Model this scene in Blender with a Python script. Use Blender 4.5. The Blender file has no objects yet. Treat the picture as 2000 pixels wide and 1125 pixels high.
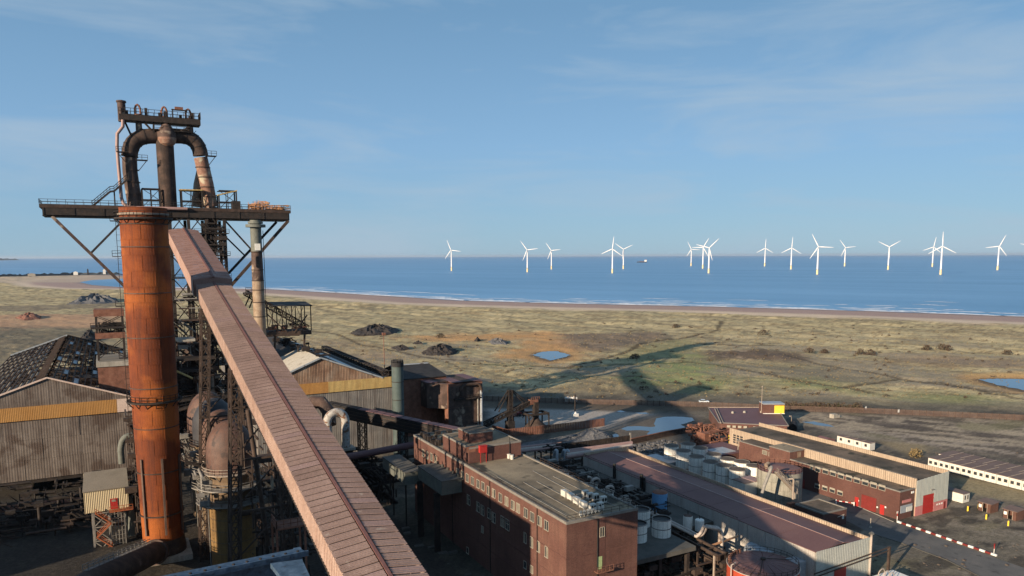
import bpy, math, random
import numpy as np
from mathutils import Vector, Matrix
random.seed(7); np.random.seed(7)
R = math.radians
SC = bpy.context.scene
COL = SC.collection
# ------------------------------------------------------------------ camera, sky, sun, exposure
CAM_H, PITCH, YAW, ROLL, FPX = 65.0, R(6.88), R(28.5), R(0.2), 1450.0   # the world axes run along the works' own grid
cam_d = bpy.data.cameras.new('camera'); cam = bpy.data.objects.new('camera', cam_d); COL.objects.link(cam)
cam_d.sensor_width = 36.0; cam_d.lens = 36.0*FPX/2000.0; cam_d.shift_y = 112.5/2000.0
cam_d.clip_start = 0.5; cam_d.clip_end = 120000
cam.matrix_world = (Matrix.Translation((0, 0, CAM_H)) @ Matrix.Rotation(-YAW, 4, 'Z')
                    @ Matrix.Rotation(R(90)-PITCH, 4, 'X') @ Matrix.Rotation(-ROLL, 4, 'Z'))
SC.camera = cam
SUN_AZ, SUN_EL = R(-158.5), R(15.6)
to_sun = Vector((math.cos(SUN_AZ)*math.cos(SUN_EL), math.sin(SUN_AZ)*math.cos(SUN_EL), math.sin(SUN_EL)))
world = bpy.data.worlds.new('World'); SC.world = world; world.use_nodes = True
nt = world.node_tree; nt.nodes.clear()
wo = nt.nodes.new('ShaderNodeOutputWorld'); bg = nt.nodes.new('ShaderNodeBackground'); sky = nt.nodes.new('ShaderNodeTexSky')
sky.sky_type = 'NISHITA'; sky.sun_disc = False; sky.sun_elevation = SUN_EL
sky.sun_rotation = R(90)-SUN_AZ; sky.altitude = 60; sky.air_density = 1.0; sky.dust_density = 0.2; sky.ozone_density = 4.0
bg.inputs['Strength'].default_value = 0.080
tc = nt.nodes.new('ShaderNodeTexCoord'); mp = nt.nodes.new('ShaderNodeMapping'); mp.inputs['Scale'].default_value = (1.2, 1.2, 7.0)
mp.inputs['Rotation'].default_value = (0.10, 0.06, 0.6)
n1 = nt.nodes.new('ShaderNodeTexNoise'); n1.inputs['Scale'].default_value = 2.3; n1.inputs['Detail'].default_value = 9; n1.inputs['Roughness'].default_value = .58
n1.inputs['Distortion'].default_value = .45
r1 = nt.nodes.new('ShaderNodeValToRGB'); r1.color_ramp.elements[0].position = .45; r1.color_ramp.elements[1].position = .68
r1.color_ramp.elements[1].color = (.58, .58, .58, 1)
mx = nt.nodes.new('ShaderNodeMix'); mx.data_type = 'RGBA'
mx.inputs['B'].default_value = (2.9, 3.7, 4.5, 1)
L = nt.links.new
hs = nt.nodes.new('ShaderNodeHueSaturation'); hs.inputs['Saturation'].default_value = .92; hs.inputs['Value'].default_value = .80
L(sky.outputs[0], hs.inputs['Color'])
# pale blue air towards the horizon, the same all the way round
sxyz = nt.nodes.new('ShaderNodeSeparateXYZ'); L(tc.outputs['Generated'], sxyz.inputs[0])
hr = nt.nodes.new('ShaderNodeValToRGB'); el_ = hr.color_ramp.elements; L(sxyz.outputs[2], hr.inputs[0])
while len(el_) < 4: el_.new(.5)
for e_, (p_, c_) in zip(el_, ((0, (.490,.835,1.14,1)), (.14, (.425,.775,1.20,1)), (.30, (.30,.60,.95,1)), (.7, (.30,.56,.90,1)))): e_.position = p_; e_.color = c_
sc4 = nt.nodes.new('ShaderNodeVectorMath'); sc4.operation = 'SCALE'; sc4.inputs['Scale'].default_value = 4.0; L(hr.outputs[0], sc4.inputs[0])
hm = nt.nodes.new('ShaderNodeMix'); hm.data_type = 'RGBA'; hm.inputs['Factor'].default_value = .80; L(sc4.outputs[0], hm.inputs['B']); L(hs.outputs[0], hm.inputs['A'])
L(tc.outputs['Generated'], mp.inputs[0]); L(mp.outputs[0], n1.inputs[0]); L(n1.outputs[0], r1.inputs[0])
L(r1.outputs[0], mx.inputs['Factor']); L(hm.outputs['Result'], mx.inputs['A']); L(mx.outputs['Result'], bg.inputs[0]); L(bg.outputs[0], wo.inputs[0])
sd = bpy.data.lights.new('sun', 'SUN'); sd.energy = 5.0; sd.angle = R(.5); sd.color = (1.0, .80, .58)
so = bpy.data.objects.new('sun', sd); COL.objects.link(so); so.rotation_euler = to_sun.to_track_quat('Z', 'Y').to_euler(); so.location = (0, -200, 300)
vs = SC.view_settings; vs.view_transform = 'Standard'; vs.look = 'None'; vs.gamma = 1; vs.use_curve_mapping = False; vs.exposure = 0.85

# ------------------------------------------------------------------ surveying: a sight line to a known plane gives the point in the works
CP, SP_, CY, SY = math.cos(PITCH), math.sin(PITCH), math.cos(YAW), math.sin(YAW)
def sight(u, v):
    x = (u-1000)/FPX; y = (675-v)/FPX; c, s = math.cos(ROLL), math.sin(ROLL)
    x, y = x*c+y*s, -x*s+y*c
    wx, wy, wz = x, y*SP_+CP, y*CP-SP_
    return (wx*CY+wy*SY, -wx*SY+wy*CY, wz)
def at(u, v, X=None, Y=None, z=None):
    d = sight(u, v)
    t = X/d[0] if X is not None else (Y/d[1] if Y is not None else (z-CAM_H)/d[2])
    return Vector((d[0]*t, d[1]*t, CAM_H+d[2]*t))
# ------------------------------------------------------------------ mesh building
class MB:
    def __init__(s): s.v = []; s.f = []; s.sm = []
    def _add(s, vs, fs, smooth=False):
        b = len(s.v); s.v += [tuple(p) for p in vs]
        for f in fs: s.f.append([i+b for i in f]); s.sm.append(smooth)
        return s
    def poly(s, pts): return s._add(pts, [list(range(len(pts)))])
    def box(s, x0, x1, y0, y1, z0, z1):
        return s._add([(x0,y0,z0),(x1,y0,z0),(x1,y1,z0),(x0,y1,z0),(x0,y0,z1),(x1,y0,z1),(x1,y1,z1),(x0,y1,z1)],
                      [(0,3,2,1),(4,5,6,7),(0,1,5,4),(1,2,6,5),(2,3,7,6),(3,0,4,7)])
    def prism(s, base, vec):
        n = len(base); b = [Vector(p) for p in base]; t = [p+Vector(vec) for p in b]
        nrm = Vector((0,0,0))
        for i in range(n): nrm += b[i].cross(b[(i+1) % n])
        if nrm.dot(Vector(vec)) > 0: lo, hi = list(range(n))[::-1], list(range(n, 2*n)); fl = 1
        else: lo, hi = list(range(n)), list(range(n, 2*n))[::-1]; fl = 0
        sides = [((i, (i+1) % n, n+(i+1) % n, n+i) if fl else (n+i, n+(i+1) % n, (i+1) % n, i)) for i in range(n)]
        return s._add(b+t, [lo, hi]+sides)
    def beam(s, p, q, w, h=None, up=(0,0,1)):
        p, q = Vector(p), Vector(q); h = h or w; d = q-p
        if d.length < 1e-6: return s
        d.normalize(); u = Vector(up)
        if abs(d.dot(u)) > .98: u = Vector((0,1,0))
        a = d.cross(u).normalized()*(w/2); b = a.cross(d).normalized()*(h/2)
        return s._add([p-a-b, p+a-b, p+a+b, p-a+b, q-a-b, q+a-b, q+a+b, q-a+b],
                      [(0,1,2,3),(7,6,5,4),(4,5,1,0),(5,6,2,1),(6,7,3,2),(7,4,0,3)])
    def pipe(s, pts, r, n=10, caps=True, r2=None):
        pts = [Vector(p) for p in pts]; m = len(pts); b0 = len(s.v); rings = []
        d0 = (pts[1]-pts[0]).normalized(); u = Vector((0,0,1)) if abs(d0.z) < .95 else Vector((1,0,0))
        a = d0.cross(u).normalized()
        for i, p in enumerate(pts):
            if i == 0: d = pts[1]-p
            elif i == m-1: d = p-pts[-2]
            else: d = (pts[i+1]-p).normalized()+(p-pts[i-1]).normalized()
            if d.length < 1e-6: d = d0
            d.normalize(); a = (a-d*a.dot(d)).normalized(); b = d.cross(a)
            rr = r if r2 is None else r+(r2-r)*i/(m-1)
            rings.append([p+a*(rr*math.cos(2*math.pi*k/n))+b*(rr*math.sin(2*math.pi*k/n)) for k in range(n)])
        vs = [q for rg in rings for q in rg]
        fs = [(i*n+k, i*n+(k+1) % n, (i+1)*n+(k+1) % n, (i+1)*n+k) for i in range(m-1) for k in range(n)]
        s._add(vs, fs, True)
        if caps: s._add(rings[0], [list(range(n))[::-1]]); s._add(rings[-1], [list(range(n))])
        return s
    def lathe(s, cx, cy, prof, n=24, smooth=True):
        for i in range(len(prof)-1):      # separate rings so that edges stay crisp
            (r0, z0), (r1, z1) = prof[i], prof[i+1]
            vs = [(cx+r0*math.cos(2*math.pi*k/n), cy+r0*math.sin(2*math.pi*k/n), z0) for k in range(n)]
            vs += [(cx+r1*math.cos(2*math.pi*k/n), cy+r1*math.sin(2*math.pi*k/n), z1) for k in range(n)]
            s._add(vs, [(k, (k+1) % n, n+(k+1) % n, n+k) for k in range(n)], smooth)
        return s
    def dome(s, cx, cy, z, r, h, n=28, m=9, zmin=0.0):
        vs = []
        for i in range(m+1):
            a = zmin+(math.pi/2-zmin)*i/m
            for k in range(n): vs.append((cx+r*math.cos(a)*math.cos(2*math.pi*k/n), cy+r*math.cos(a)*math.sin(2*math.pi*k/n), z+h*math.sin(a)))
        return s._add(vs, [(i*n+k, i*n+(k+1) % n, (i+1)*n+(k+1) % n, (i+1)*n+k) for i in range(m) for k in range(n)], True)
    def ring(s, cx, cy, z0, z1, r0, r1, n=28):
        return s.lathe(cx, cy, [(r0, z0), (r1, z0), (r1, z1), (r0, z1), (r0, z0)], n)
    def lattice(s, p, q, w, h, n, c=.25, b=.12, side=(1,0,0)):
        """four-chord truss from p to q"""
        p, q = Vector(p), Vector(q); d = (q-p).normalized(); a = Vector(side); a = (a-d*a.dot(d)).normalized(); e = d.cross(a)
        cs = [(-w/2, -h/2), (w/2, -h/2), (w/2, h/2), (-w/2, h/2)]
        P = [[p+(q-p)*(i/n)+a*x+e*y for (x, y) in cs] for i in range(n+1)]
        for k in range(4): s.beam(P[0][k], P[n][k], c)
        for i in range(n+1):
            for k in range(4): s.beam(P[i][k], P[i][(k+1) % 4], b)
        for i in range(n):
            for k in range(4):
                k2 = (k+1) % 4
                s.beam(P[i][k], P[i+1][k2], b); s.beam(P[i][k2], P[i+1][k], b)
        return s
    def rail(s, pts, h=1.1, step=2.0, r=.07, closed=False):
        pts = [Vector(p) for p in pts]
        if closed: pts = pts+[pts[0]]
        for a, b in zip(pts, pts[1:]):
            for k in (1.0, .5): s.beam(a+Vector((0,0,h*k)), b+Vector((0,0,h*k)), r)
            n = max(1, int((b-a).length/step))
            for i in range(n+1): p = a+(b-a)*(i/n); s.beam(p, p+Vector((0,0,h)), r)
        return s
    def ringrail(s, cx, cy, z, r, n=20, h=1.1, t=.07):
        pts = [(cx+r*math.cos(2*math.pi*k/n), cy+r*math.sin(2*math.pi*k/n), z) for k in range(n)]
        return s.rail(pts, h, 3.0, t, True)
    def build(s, name, mat, parent=None, **kw):
        me = bpy.data.meshes.new(name); off = ORG.get(parent.name, Vector((0,0,0))) if parent else Vector((0,0,0))
        me.from_pydata([(p[0]-off.x, p[1]-off.y, p[2]-off.z) for p in s.v], [], s.f)
        me.polygons.foreach_set('use_smooth', s.sm); me.materials.append(mat); me.update()
        o = bpy.data.objects.new(name, me); COL.objects.link(o)
        if parent: o.parent = parent; ORG[o.name] = off
        for k, v in kw.items(): o[k] = v
        return o
ORG = {}
def thing(name, label, cat, loc, group=None):
    o = bpy.data.objects.new(name, None); o.empty_display_size = 1; COL.objects.link(o); o.location = loc
    o['label'] = label; o['category'] = cat
    if group: o['group'] = group
    ORG[o.name] = Vector(loc); return o
def solo(name, label, cat, mb, m, group=None, origin=None):
    """a thing that is one mesh"""
    c = Vector(origin) if origin is not None else Vector((sum(p[0] for p in mb.v)/len(mb.v), sum(p[1] for p in mb.v)/len(mb.v), min(p[2] for p in mb.v)))
    me = bpy.data.meshes.new(name); me.from_pydata([(p[0]-c.x, p[1]-c.y, p[2]-c.z) for p in mb.v], [], mb.f)
    me.polygons.foreach_set('use_smooth', mb.sm); me.materials.append(m)
    o = bpy.data.objects.new(name, me); COL.objects.link(o); o.location = c
    o['label'] = label; o['category'] = cat
    if group: o['group'] = group
    return o
def struct(name, mb, m, kind='structure'): o = mb.build(name, m); o['kind'] = kind; return o
def inst(me, name, parent, loc, rotz=0, scale=(1,1,1), rot=None):
    """another piece sharing mesh data, loc in world axes"""
    o = bpy.data.objects.new(name, me); COL.objects.link(o); o.parent = parent
    o.location = Vector(loc)-ORG[parent.name]; o.rotation_euler = rot if rot else (0,0,rotz); o.scale = scale
    return o
def shared(name, mb, m):
    me = bpy.data.meshes.new(name); me.from_pydata(mb.v, [], mb.f); me.polygons.foreach_set('use_smooth', mb.sm); me.materials.append(m); return me
def dup(root, loc, label=None, scale=None):
    r = root.copy(); COL.objects.link(r); r.location = loc
    if label: r['label'] = label
    if scale: r.scale = scale
    m = {root: r}
    for ch in list(root.children):
        c = ch.copy(); COL.objects.link(c); c.parent = r
        for g in ch.children: d = g.copy(); COL.objects.link(d); d.parent = c
    return r
# ------------------------------------------------------------------ materials
def mat(name, cols, scale=.5, rough=.8, metal=0.0, streak=0.0, streakcol=None, corr=0, corrdepth=.5, bump=.3, bscale=6.0, brick=False, spots=None, spec=.35, ymask=None):
    m = bpy.data.materials.new(name); m.use_nodes = True; t = m.node_tree; N = t.nodes; K = t.links.new
    p = N['Principled BSDF']; p.inputs['Roughness'].default_value = rough; p.inputs['Metallic'].default_value = metal
    p.inputs['Specular IOR Level'].default_value = spec
    g = N.new('ShaderNodeNewGeometry'); pos = g.outputs['Position']
    nz = N.new('ShaderNodeTexNoise'); nz.inputs['Scale'].default_value = scale; nz.inputs['Detail'].default_value = 8; nz.inputs['Roughness'].default_value = .65
    K(pos, nz.inputs['Vector'])
    cr = N.new('ShaderNodeValToRGB'); K(nz.outputs[0], cr.inputs[0]); e = cr.color_ramp.elements
    while len(e) < len(cols): e.new(.5)
    for i, c in enumerate(cols): e[i].position = .32+.36*i/max(1, len(cols)-1); e[i].color = (*c, 1)
    out = cr.outputs[0]
    def mixc(fac, b, a):
        x = N.new('ShaderNodeMix'); x.data_type = 'RGBA'
        if hasattr(fac, 'links'): K(fac, x.inputs['Factor'])
        else: x.inputs['Factor'].default_value = fac
        K(a, x.inputs['A']); x.inputs['B'].default_value = (*b, 1); return x.outputs['Result']
    if streak:
        q = N.new('ShaderNodeMapping'); q.inputs['Scale'].default_value = (1.3, 1.3, .07); K(pos, q.inputs[0])
        sn = N.new('ShaderNodeTexNoise'); sn.inputs['Scale'].default_value = 1.0; sn.inputs['Detail'].default_value = 6; sn.inputs['Roughness'].default_value = .75; K(q.outputs[0], sn.inputs[0])
        rr = N.new('ShaderNodeMapRange'); rr.inputs[1].default_value = .45; rr.inputs[2].default_value = .72; rr.inputs[4].default_value = streak; K(sn.outputs[0], rr.inputs[0])
        out = mixc(rr.outputs[0], streakcol or (.05,.03,.02), out)
    if spots:
        sn = N.new('ShaderNodeTexNoise'); sn.inputs['Scale'].default_value = spots[1]; sn.inputs['Detail'].default_value = 5; K(pos, sn.inputs[0])
        rr = N.new('ShaderNodeMapRange'); rr.inputs[1].default_value = spots[2]; rr.inputs[2].default_value = spots[2]+.08; K(sn.outputs[0], rr.inputs[0])
        out = mixc(rr.outputs[0], spots[0], out)
    # fine grain
    fn = N.new('ShaderNodeTexNoise'); fn.inputs['Scale'].default_value = bscale; fn.inputs['Detail'].default_value = 4; K(pos, fn.inputs[0])
    fr = N.new('ShaderNodeMapRange'); fr.inputs[1].default_value = .3; fr.inputs[2].default_value = .7; fr.inputs[3].default_value = .8; fr.inputs[4].default_value = 1.15; K(fn.outputs[0], fr.inputs[0])
    vm = N.new('ShaderNodeVectorMath'); vm.operation = 'SCALE'; K(out, vm.inputs[0]); K(fr.outputs[0], vm.inputs['Scale']); out = vm.outputs[0]
    if brick:
        sx = N.new('ShaderNodeSeparateXYZ'); K(pos, sx.inputs[0]); ad = N.new('ShaderNodeMath'); K(sx.outputs[0], ad.inputs[0]); K(sx.outputs[1], ad.inputs[1])
        cb = N.new('ShaderNodeCombineXYZ'); K(ad.outputs[0], cb.inputs[0]); K(sx.outputs[2], cb.inputs[1])
        bt = N.new('ShaderNodeTexBrick'); bt.inputs['Scale'].default_value = 1.0; bt.inputs['Brick Width'].default_value = .45; bt.inputs['Row Height'].default_value = .16; bt.inputs['Mortar Size'].default_value = .02
        bt.inputs['Color1'].default_value = (1,1,1,1); bt.inputs['Color2'].default_value = (.72,.72,.72,1); bt.inputs['Mortar'].default_value = (1.25,1.2,1.15,1); K(cb.outputs[0], bt.inputs[0])
        x = N.new('ShaderNodeMix'); x.data_type = 'RGBA'; x.blend_type = 'MULTIPLY'; x.inputs['Factor'].default_value = .8; K(out, x.inputs['A']); K(bt.outputs[0], x.inputs['B']); out = x.outputs['Result']
    K(out, p.inputs['Base Color'])
    bp = N.new('ShaderNodeBump'); bp.inputs['Strength'].default_value = bump; bp.inputs['Distance'].default_value = .08; K(fn.outputs[0], bp.inputs['Height']); nrm = bp.outputs[0]
    if corr:
        sx = N.new('ShaderNodeSeparateXYZ'); K(pos, sx.inputs[0]); ad = N.new('ShaderNodeMath'); K(sx.outputs[0], ad.inputs[0]); K(sx.outputs[1], ad.inputs[1])
        ml = N.new('ShaderNodeMath'); ml.operation = 'MULTIPLY'; ml.inputs[1].default_value = 2*math.pi/corr; K(ad.outputs[0], ml.inputs[0])
        sn = N.new('ShaderNodeMath'); sn.operation = 'SINE'; K(ml.outputs[0], sn.inputs[0])
        b2 = N.new('ShaderNodeBump'); b2.inputs['Strength'].default_value = 1; b2.inputs['Distance'].default_value = corrdepth*corr*.2; K(sn.outputs[0], b2.inputs['Height']); K(nrm, b2.inputs['Normal']); nrm = b2.outputs[0]
    K(nrm, p.inputs['Normal'])
    return m
M = {}
M['rust_orange'] = mat('rust_orange', [(.10,.024,.008),(.15,.035,.009),(.22,.055,.011)], .10, .88, streak=.75, streakcol=(.05,.016,.010), spots=((.27,.075,.014), .06, .52))
M['rust_dark'] = mat('rust_dark', [(.024,.016,.014),(.045,.029,.023),(.085,.052,.04)], .5, .85, streak=.4, streakcol=(.014,.011,.009), spots=((.14,.10,.08), .35, .66))
M['rust_pipe'] = mat('rust_pipe', [(.04,.028,.024),(.075,.047,.038),(.13,.085,.07)], .35, .8, streak=.6, streakcol=(.02,.014,.013), spots=((.27,.21,.16), .28, .60))
M['pale_pipe'] = mat('pale_pipe', [(.33,.27,.19),(.22,.12,.085),(.12,.06,.042)], .4, .75, streak=.5, streakcol=(.10,.05,.035), spots=((.34,.30,.22), .3, .58))
M['rust_brown'] = mat('rust_brown', [(.10,.045,.03),(.17,.075,.05),(.22,.11,.075)], .6, .85)
M['steel_dark'] = mat('steel_dark', [(.012,.010,.010),(.022,.017,.015),(.04,.028,.023)], .7, .8)
M['steel_brown'] = mat('steel_brown', [(.028,.02,.016),(.048,.032,.025),(.07,.047,.036)], .7, .8)
M['steel_grey'] = mat('steel_grey', [(.14,.13,.12),(.2,.19,.175),(.27,.25,.22)], .8, .7)
M['steel_pale'] = mat('steel_pale', [(.27,.22,.18),(.33,.28,.23),(.22,.16,.12)], .8, .7)
M['conv_roof'] = mat('conv_roof', [(.21,.145,.125),(.26,.182,.158),(.30,.215,.188)], .22, .78, spots=((.34,.28,.245), 1.2, .66), bump=.3)
M['conv_roof_b'] = mat('conv_roof_b', [(.235,.165,.155),(.27,.19,.175),(.30,.215,.205)], .25, .72, bump=.2)
M['conv_wall'] = mat('conv_wall', [(.35,.25,.205),(.42,.31,.26),(.47,.36,.305)], .5, .75, streak=.6, streakcol=(.27,.165,.13), bump=.2)
M['conv_ridge'] = mat('conv_ridge', [(.12,.055,.05),(.17,.08,.07)], 1.0, .8)
M['grey_green'] = mat('grey_green', [(.09,.10,.09),(.14,.15,.13)], .8, .7, streak=.3)
M['tan_pipe'] = mat('tan_pipe', [(.26,.19,.12),(.33,.25,.17),(.38,.31,.23)], .6, .7, streak=.4, streakcol=(.15,.08,.05))
M['shed_wall'] = mat('shed_wall', [(.11,.088,.075),(.15,.125,.107),(.19,.16,.138)], .22, .85, streak=.9, streakcol=(.055,.038,.032), corr=.62, corrdepth=.12, spots=((.08,.058,.047), .18, .55))
M['shed_wall_stain'] = mat('shed_wall_stain', [(.14,.075,.05),(.24,.155,.105),(.29,.23,.18)], .2, .85, streak=.9, streakcol=(.04,.025,.02), corr=.5, corrdepth=.25)
M['shed_wall_blue'] = mat('shed_wall_blue', [(.12,.12,.12),(.165,.158,.15),(.20,.185,.17)], .2, .8, streak=.9, streakcol=(.055,.04,.035), corr=.62, corrdepth=.12)
M['yellow_band'] = mat('yellow_band', [(.30,.15,.042),(.36,.19,.058)], .3, .75, streak=.4, streakcol=(.2,.1,.035), corr=.4, corrdepth=.2)
M['yellow_pale'] = mat('yellow_pale', [(.36,.25,.09),(.42,.31,.13)], .3, .75, streak=.6, streakcol=(.22,.12,.045), corr=.4)
M['pink_pale'] = mat('pink_pale', [(.48,.36,.3),(.55,.44,.38)], .5, .8, streak=.4, streakcol=(.3,.2,.15))
M['sheet_pale'] = mat('sheet_pale', [(.17,.15,.12),(.25,.22,.18),(.11,.09,.07)], .5, .8, spots=((.07,.055,.045), .4, .55))
M['sheet_blue'] = mat('sheet_blue', [(.22,.25,.28),(.32,.35,.38)], .4, .4, spots=((.1,.08,.07), .4, .62))
M['roof_black'] = mat('roof_black', [(.012,.012,.014),(.03,.03,.032)], .5, .8)
M['stove_dome'] = mat('stove_dome', [(.055,.032,.026),(.085,.05,.04),(.12,.075,.06)], .35, .65, streak=.7, streakcol=(.13,.055,.032), spots=((.045,.03,.026), .5, .56))
M['stove_dark'] = mat('stove_dark', [(.03,.03,.035),(.05,.05,.055)], .3, .6)
M['stove_body'] = mat('stove_body', [(.12,.08,.05),(.17,.12,.07)], .3, .8, streak=.7, streakcol=(.05,.032,.024))
M['stove_yellow'] = mat('stove_yellow', [(.15,.09,.035),(.24,.145,.052)], .3, .8, streak=.7, streakcol=(.08,.045,.025))
M['brick'] = mat('brick', [(.085,.040,.032),(.112,.053,.042),(.14,.072,.055)], .16, .9, brick=True, bump=.25, streak=.55, streakcol=(.06,.032,.027))
M['brick_dark'] = mat('brick_dark', [(.075,.034,.028),(.095,.044,.036),(.115,.056,.046)], .15, .9, brick=True)
M['roof_felt'] = mat('roof_felt', [(.08,.068,.05),(.19,.155,.108),(.30,.245,.165)], .09, .95, spots=((.05,.045,.035), .18, .57), bump=.7)
M['roof_moss'] = mat('roof_moss', [(.04,.034,.026),(.085,.068,.052),(.17,.125,.09)], .10, .95, spots=((.03,.03,.02), .22, .58), bump=.6, bscale=3)
M['roof_red'] = mat('roof_red', [(.125,.062,.06),(.15,.078,.072),(.18,.098,.085)], .08, .75, bump=.15)
M['roof_purple'] = mat('roof_purple', [(.105,.055,.06),(.13,.07,.075)], .2, .7)
M['clad_grey'] = mat('clad_grey', [(.33,.30,.275),(.38,.355,.325),(.43,.405,.37)], .15, .75, streak=.45, streakcol=(.2,.165,.135), corr=.5, corrdepth=.2)
M['clad_cream'] = mat('clad_cream', [(.34,.26,.19),(.39,.31,.23)], .2, .8, streak=.5, streakcol=(.2,.14,.10), corr=.6)
M['clad_green'] = mat('clad_green', [(.36,.38,.34),(.42,.43,.39)], .15, .7, streak=.3, streakcol=(.2,.18,.15), corr=.5, corrdepth=.2)
M['concrete'] = mat('concrete', [(.24,.22,.19),(.31,.29,.25),(.36,.33,.29)], .4, .9, streak=.4)
M['concrete_dark'] = mat('concrete_dark', [(.06,.058,.052),(.1,.095,.085)], .4, .9)
M['coping'] = mat('coping', [(.15,.14,.125),(.21,.195,.175)], 1, .9)
M['white'] = mat('white', [(.62,.61,.57),(.72,.71,.67)], .6, .6, streak=.3, streakcol=(.4,.36,.3))
M['tank_white'] = mat('tank_white', [(.66,.65,.60),(.76,.74,.69)], .5, .6, streak=.5, streakcol=(.46,.41,.33))
M['tank_top'] = mat('tank_top', [(.05,.038,.03),(.09,.07,.055),(.13,.1,.08)], 1, .9)
M['black'] = mat('black', [(.01,.01,.01),(.02,.02,.02)], 1, .6)
M['glass'] = mat('glass', [(.02,.025,.03),(.04,.045,.05)], 1, .08, spec=.6, bump=.02)
M['glass_pale'] = mat('glass_pale', [(.10,.095,.08),(.24,.21,.165)], .7, .3, bump=.02)
M['frame_white'] = mat('frame_white', [(.27,.24,.19),(.36,.33,.27)], 1, .6)
M['panel_brown'] = mat('panel_brown', [(.09,.04,.03),(.12,.055,.04)], 1, .8)
M['red'] = mat('red', [(.30,.02,.018),(.36,.028,.024)], .8, .5)
M['red_dark'] = mat('red_dark', [(.14,.018,.015),(.18,.024,.02)], .8, .6)
M['red_tank'] = mat('red_tank', [(.36,.05,.025),(.42,.07,.035)], .4, .65, streak=.4, streakcol=(.2,.04,.02))
M['pink'] = mat('pink', [(.38,.14,.13),(.44,.18,.17)], .8, .8)
M['yellow'] = mat('yellow', [(.7,.45,.04),(.8,.55,.06)], 1, .6)
M['orange'] = mat('orange', [(.26,.07,.03),(.32,.10,.04)], 1, .6)
M['blue_tank'] = mat('blue_tank', [(.10,.24,.42),(.14,.30,.5)], .6, .5)
M['blue_steel'] = mat('blue_steel', [(.035,.06,.095),(.05,.085,.13),(.075,.115,.165)], 1.5, .5, bump=.4, bscale=3, spots=((.03,.04,.055), 2.5, .6))
M['beige'] = mat('beige', [(.42,.35,.22),(.46,.385,.25)], .4, .7, corr=.35)
M['beige_roof'] = mat('beige_roof', [(.16,.14,.11),(.2,.175,.14)], .4, .8)
M['pipe_pink'] = mat('pipe_pink', [(.24,.15,.135),(.30,.20,.18)], .5, .5, streak=.3, streakcol=(.14,.08,.07))
M['pipe_white'] = mat('pipe_white', [(.36,.30,.26),(.43,.37,.32)], .5, .5, streak=.4, streakcol=(.2,.13,.1))
M['wood_brown'] = mat('wood_brown', [(.08,.04,.03),(.12,.06,.045)], 1, .9)
M['cabin_white'] = mat('cabin_white', [(.50,.49,.45),(.58,.57,.52)], .5, .7, streak=.3, streakcol=(.38,.35,.3))
M['cabin_roof'] = mat('cabin_roof', [(.11,.075,.065),(.16,.115,.10)], .5, .8)
M['slag'] = mat('slag', [(.02,.018,.018),(.035,.03,.028),(.05,.04,.035)], .6, .9, bump=1, bscale=1.5)
M['gravel'] = mat('gravel', [(.065,.066,.07),(.10,.10,.105),(.15,.15,.15)], 1.5, .95, bump=1, bscale=3)
M['scrub'] = mat('scrub', [(.05,.035,.025),(.08,.055,.04),(.05,.055,.025)], .6, .95, bump=1, bscale=2)
M['scaffold'] = mat('scaffold', [(.42,.2,.1),(.5,.28,.15)], 1, .8)
M['turbine_white'] = mat('turbine_white', [(.60,.61,.63),(.62,.63,.65)], .01, .5, bump=0)
M['car_paint'] = mat('car_paint', [(.5,.55,.6),(.52,.57,.62)], 1, .25, bump=0)
M['asphalt'] = mat('asphalt', [(.075,.073,.072),(.10,.097,.093),(.13,.12,.11)], .2, .9, spots=((.06,.058,.056), .5, .6))
M['fence_brown'] = mat('fence_brown', [(.075,.05,.04),(.105,.07,.055),(.13,.09,.07)], .4, .9)
M['cream_base'] = mat('cream_base', [(.62,.50,.27),(.68,.56,.32)], .05, .6)
M['tan_pipe'] = mat('tan_pipe2', [(.19,.13,.09),(.25,.185,.13),(.30,.24,.18)], .6, .7, streak=.6, streakcol=(.10,.05,.035))
M['white_sheet'] = mat('white_sheet', [(.36,.34,.29),(.46,.43,.37),(.28,.25,.2)], .5, .7)
M['hood_roof'] = mat('hood_roof', [(.19,.105,.083),(.22,.125,.10),(.25,.145,.12)], .3, .75, spots=((.16,.085,.07), .4, .6))
M['hood_wall'] = mat('hood_wall', [(.27,.165,.125),(.33,.21,.165),(.38,.25,.20)], .4, .75, streak=.6, streakcol=(.19,.10,.075))
M['white_wall'] = mat('white_wall', [(.44,.43,.39),(.52,.51,.47)], .5, .7)
M['mud'] = mat('mud', [(.07,.055,.045),(.10,.08,.065)], .5, .8)

# ================================================================== LAND AND WATER
FW = np.array([SY, CY]); RT = np.array([CY, -SY])          # forward and right on the ground
def vn(x, y, seed):
    xi = np.floor(x).astype(np.int64); yi = np.floor(y).astype(np.int64); fx = x-xi; fy = y-yi
    fx = fx*fx*(3-2*fx); fy = fy*fy*(3-2*fy)
    def h(a, b):
        n = (a*374761393+b*668265263+seed*1442695041) & 0x7fffffff
        n = ((n ^ (n >> 13))*1274126177) & 0x7fffffff
        return ((n ^ (n >> 16)) & 0xffff)/65535.0
    return (h(xi,yi)*(1-fx)+h(xi+1,yi)*fx)*(1-fy)+(h(xi,yi+1)*(1-fx)+h(xi+1,yi+1)*fx)*fy
def fbm(x, y, seed, o=4, g=.5):
    s = 0; a = 1; t = 0
    for i in range(o): s = s+a*vn(x*2**i+i*17.3, y*2**i+i*5.1, seed+i); t += a; a *= g
    return s/t
def sstep(a, b, x): t = np.clip((x-a)/(b-a), 0, 1); return t*t*(3-2*t)
def px_poly(pts, z=0): return [tuple(at(u, v, z=z)[:2]) for u, v in pts]
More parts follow.
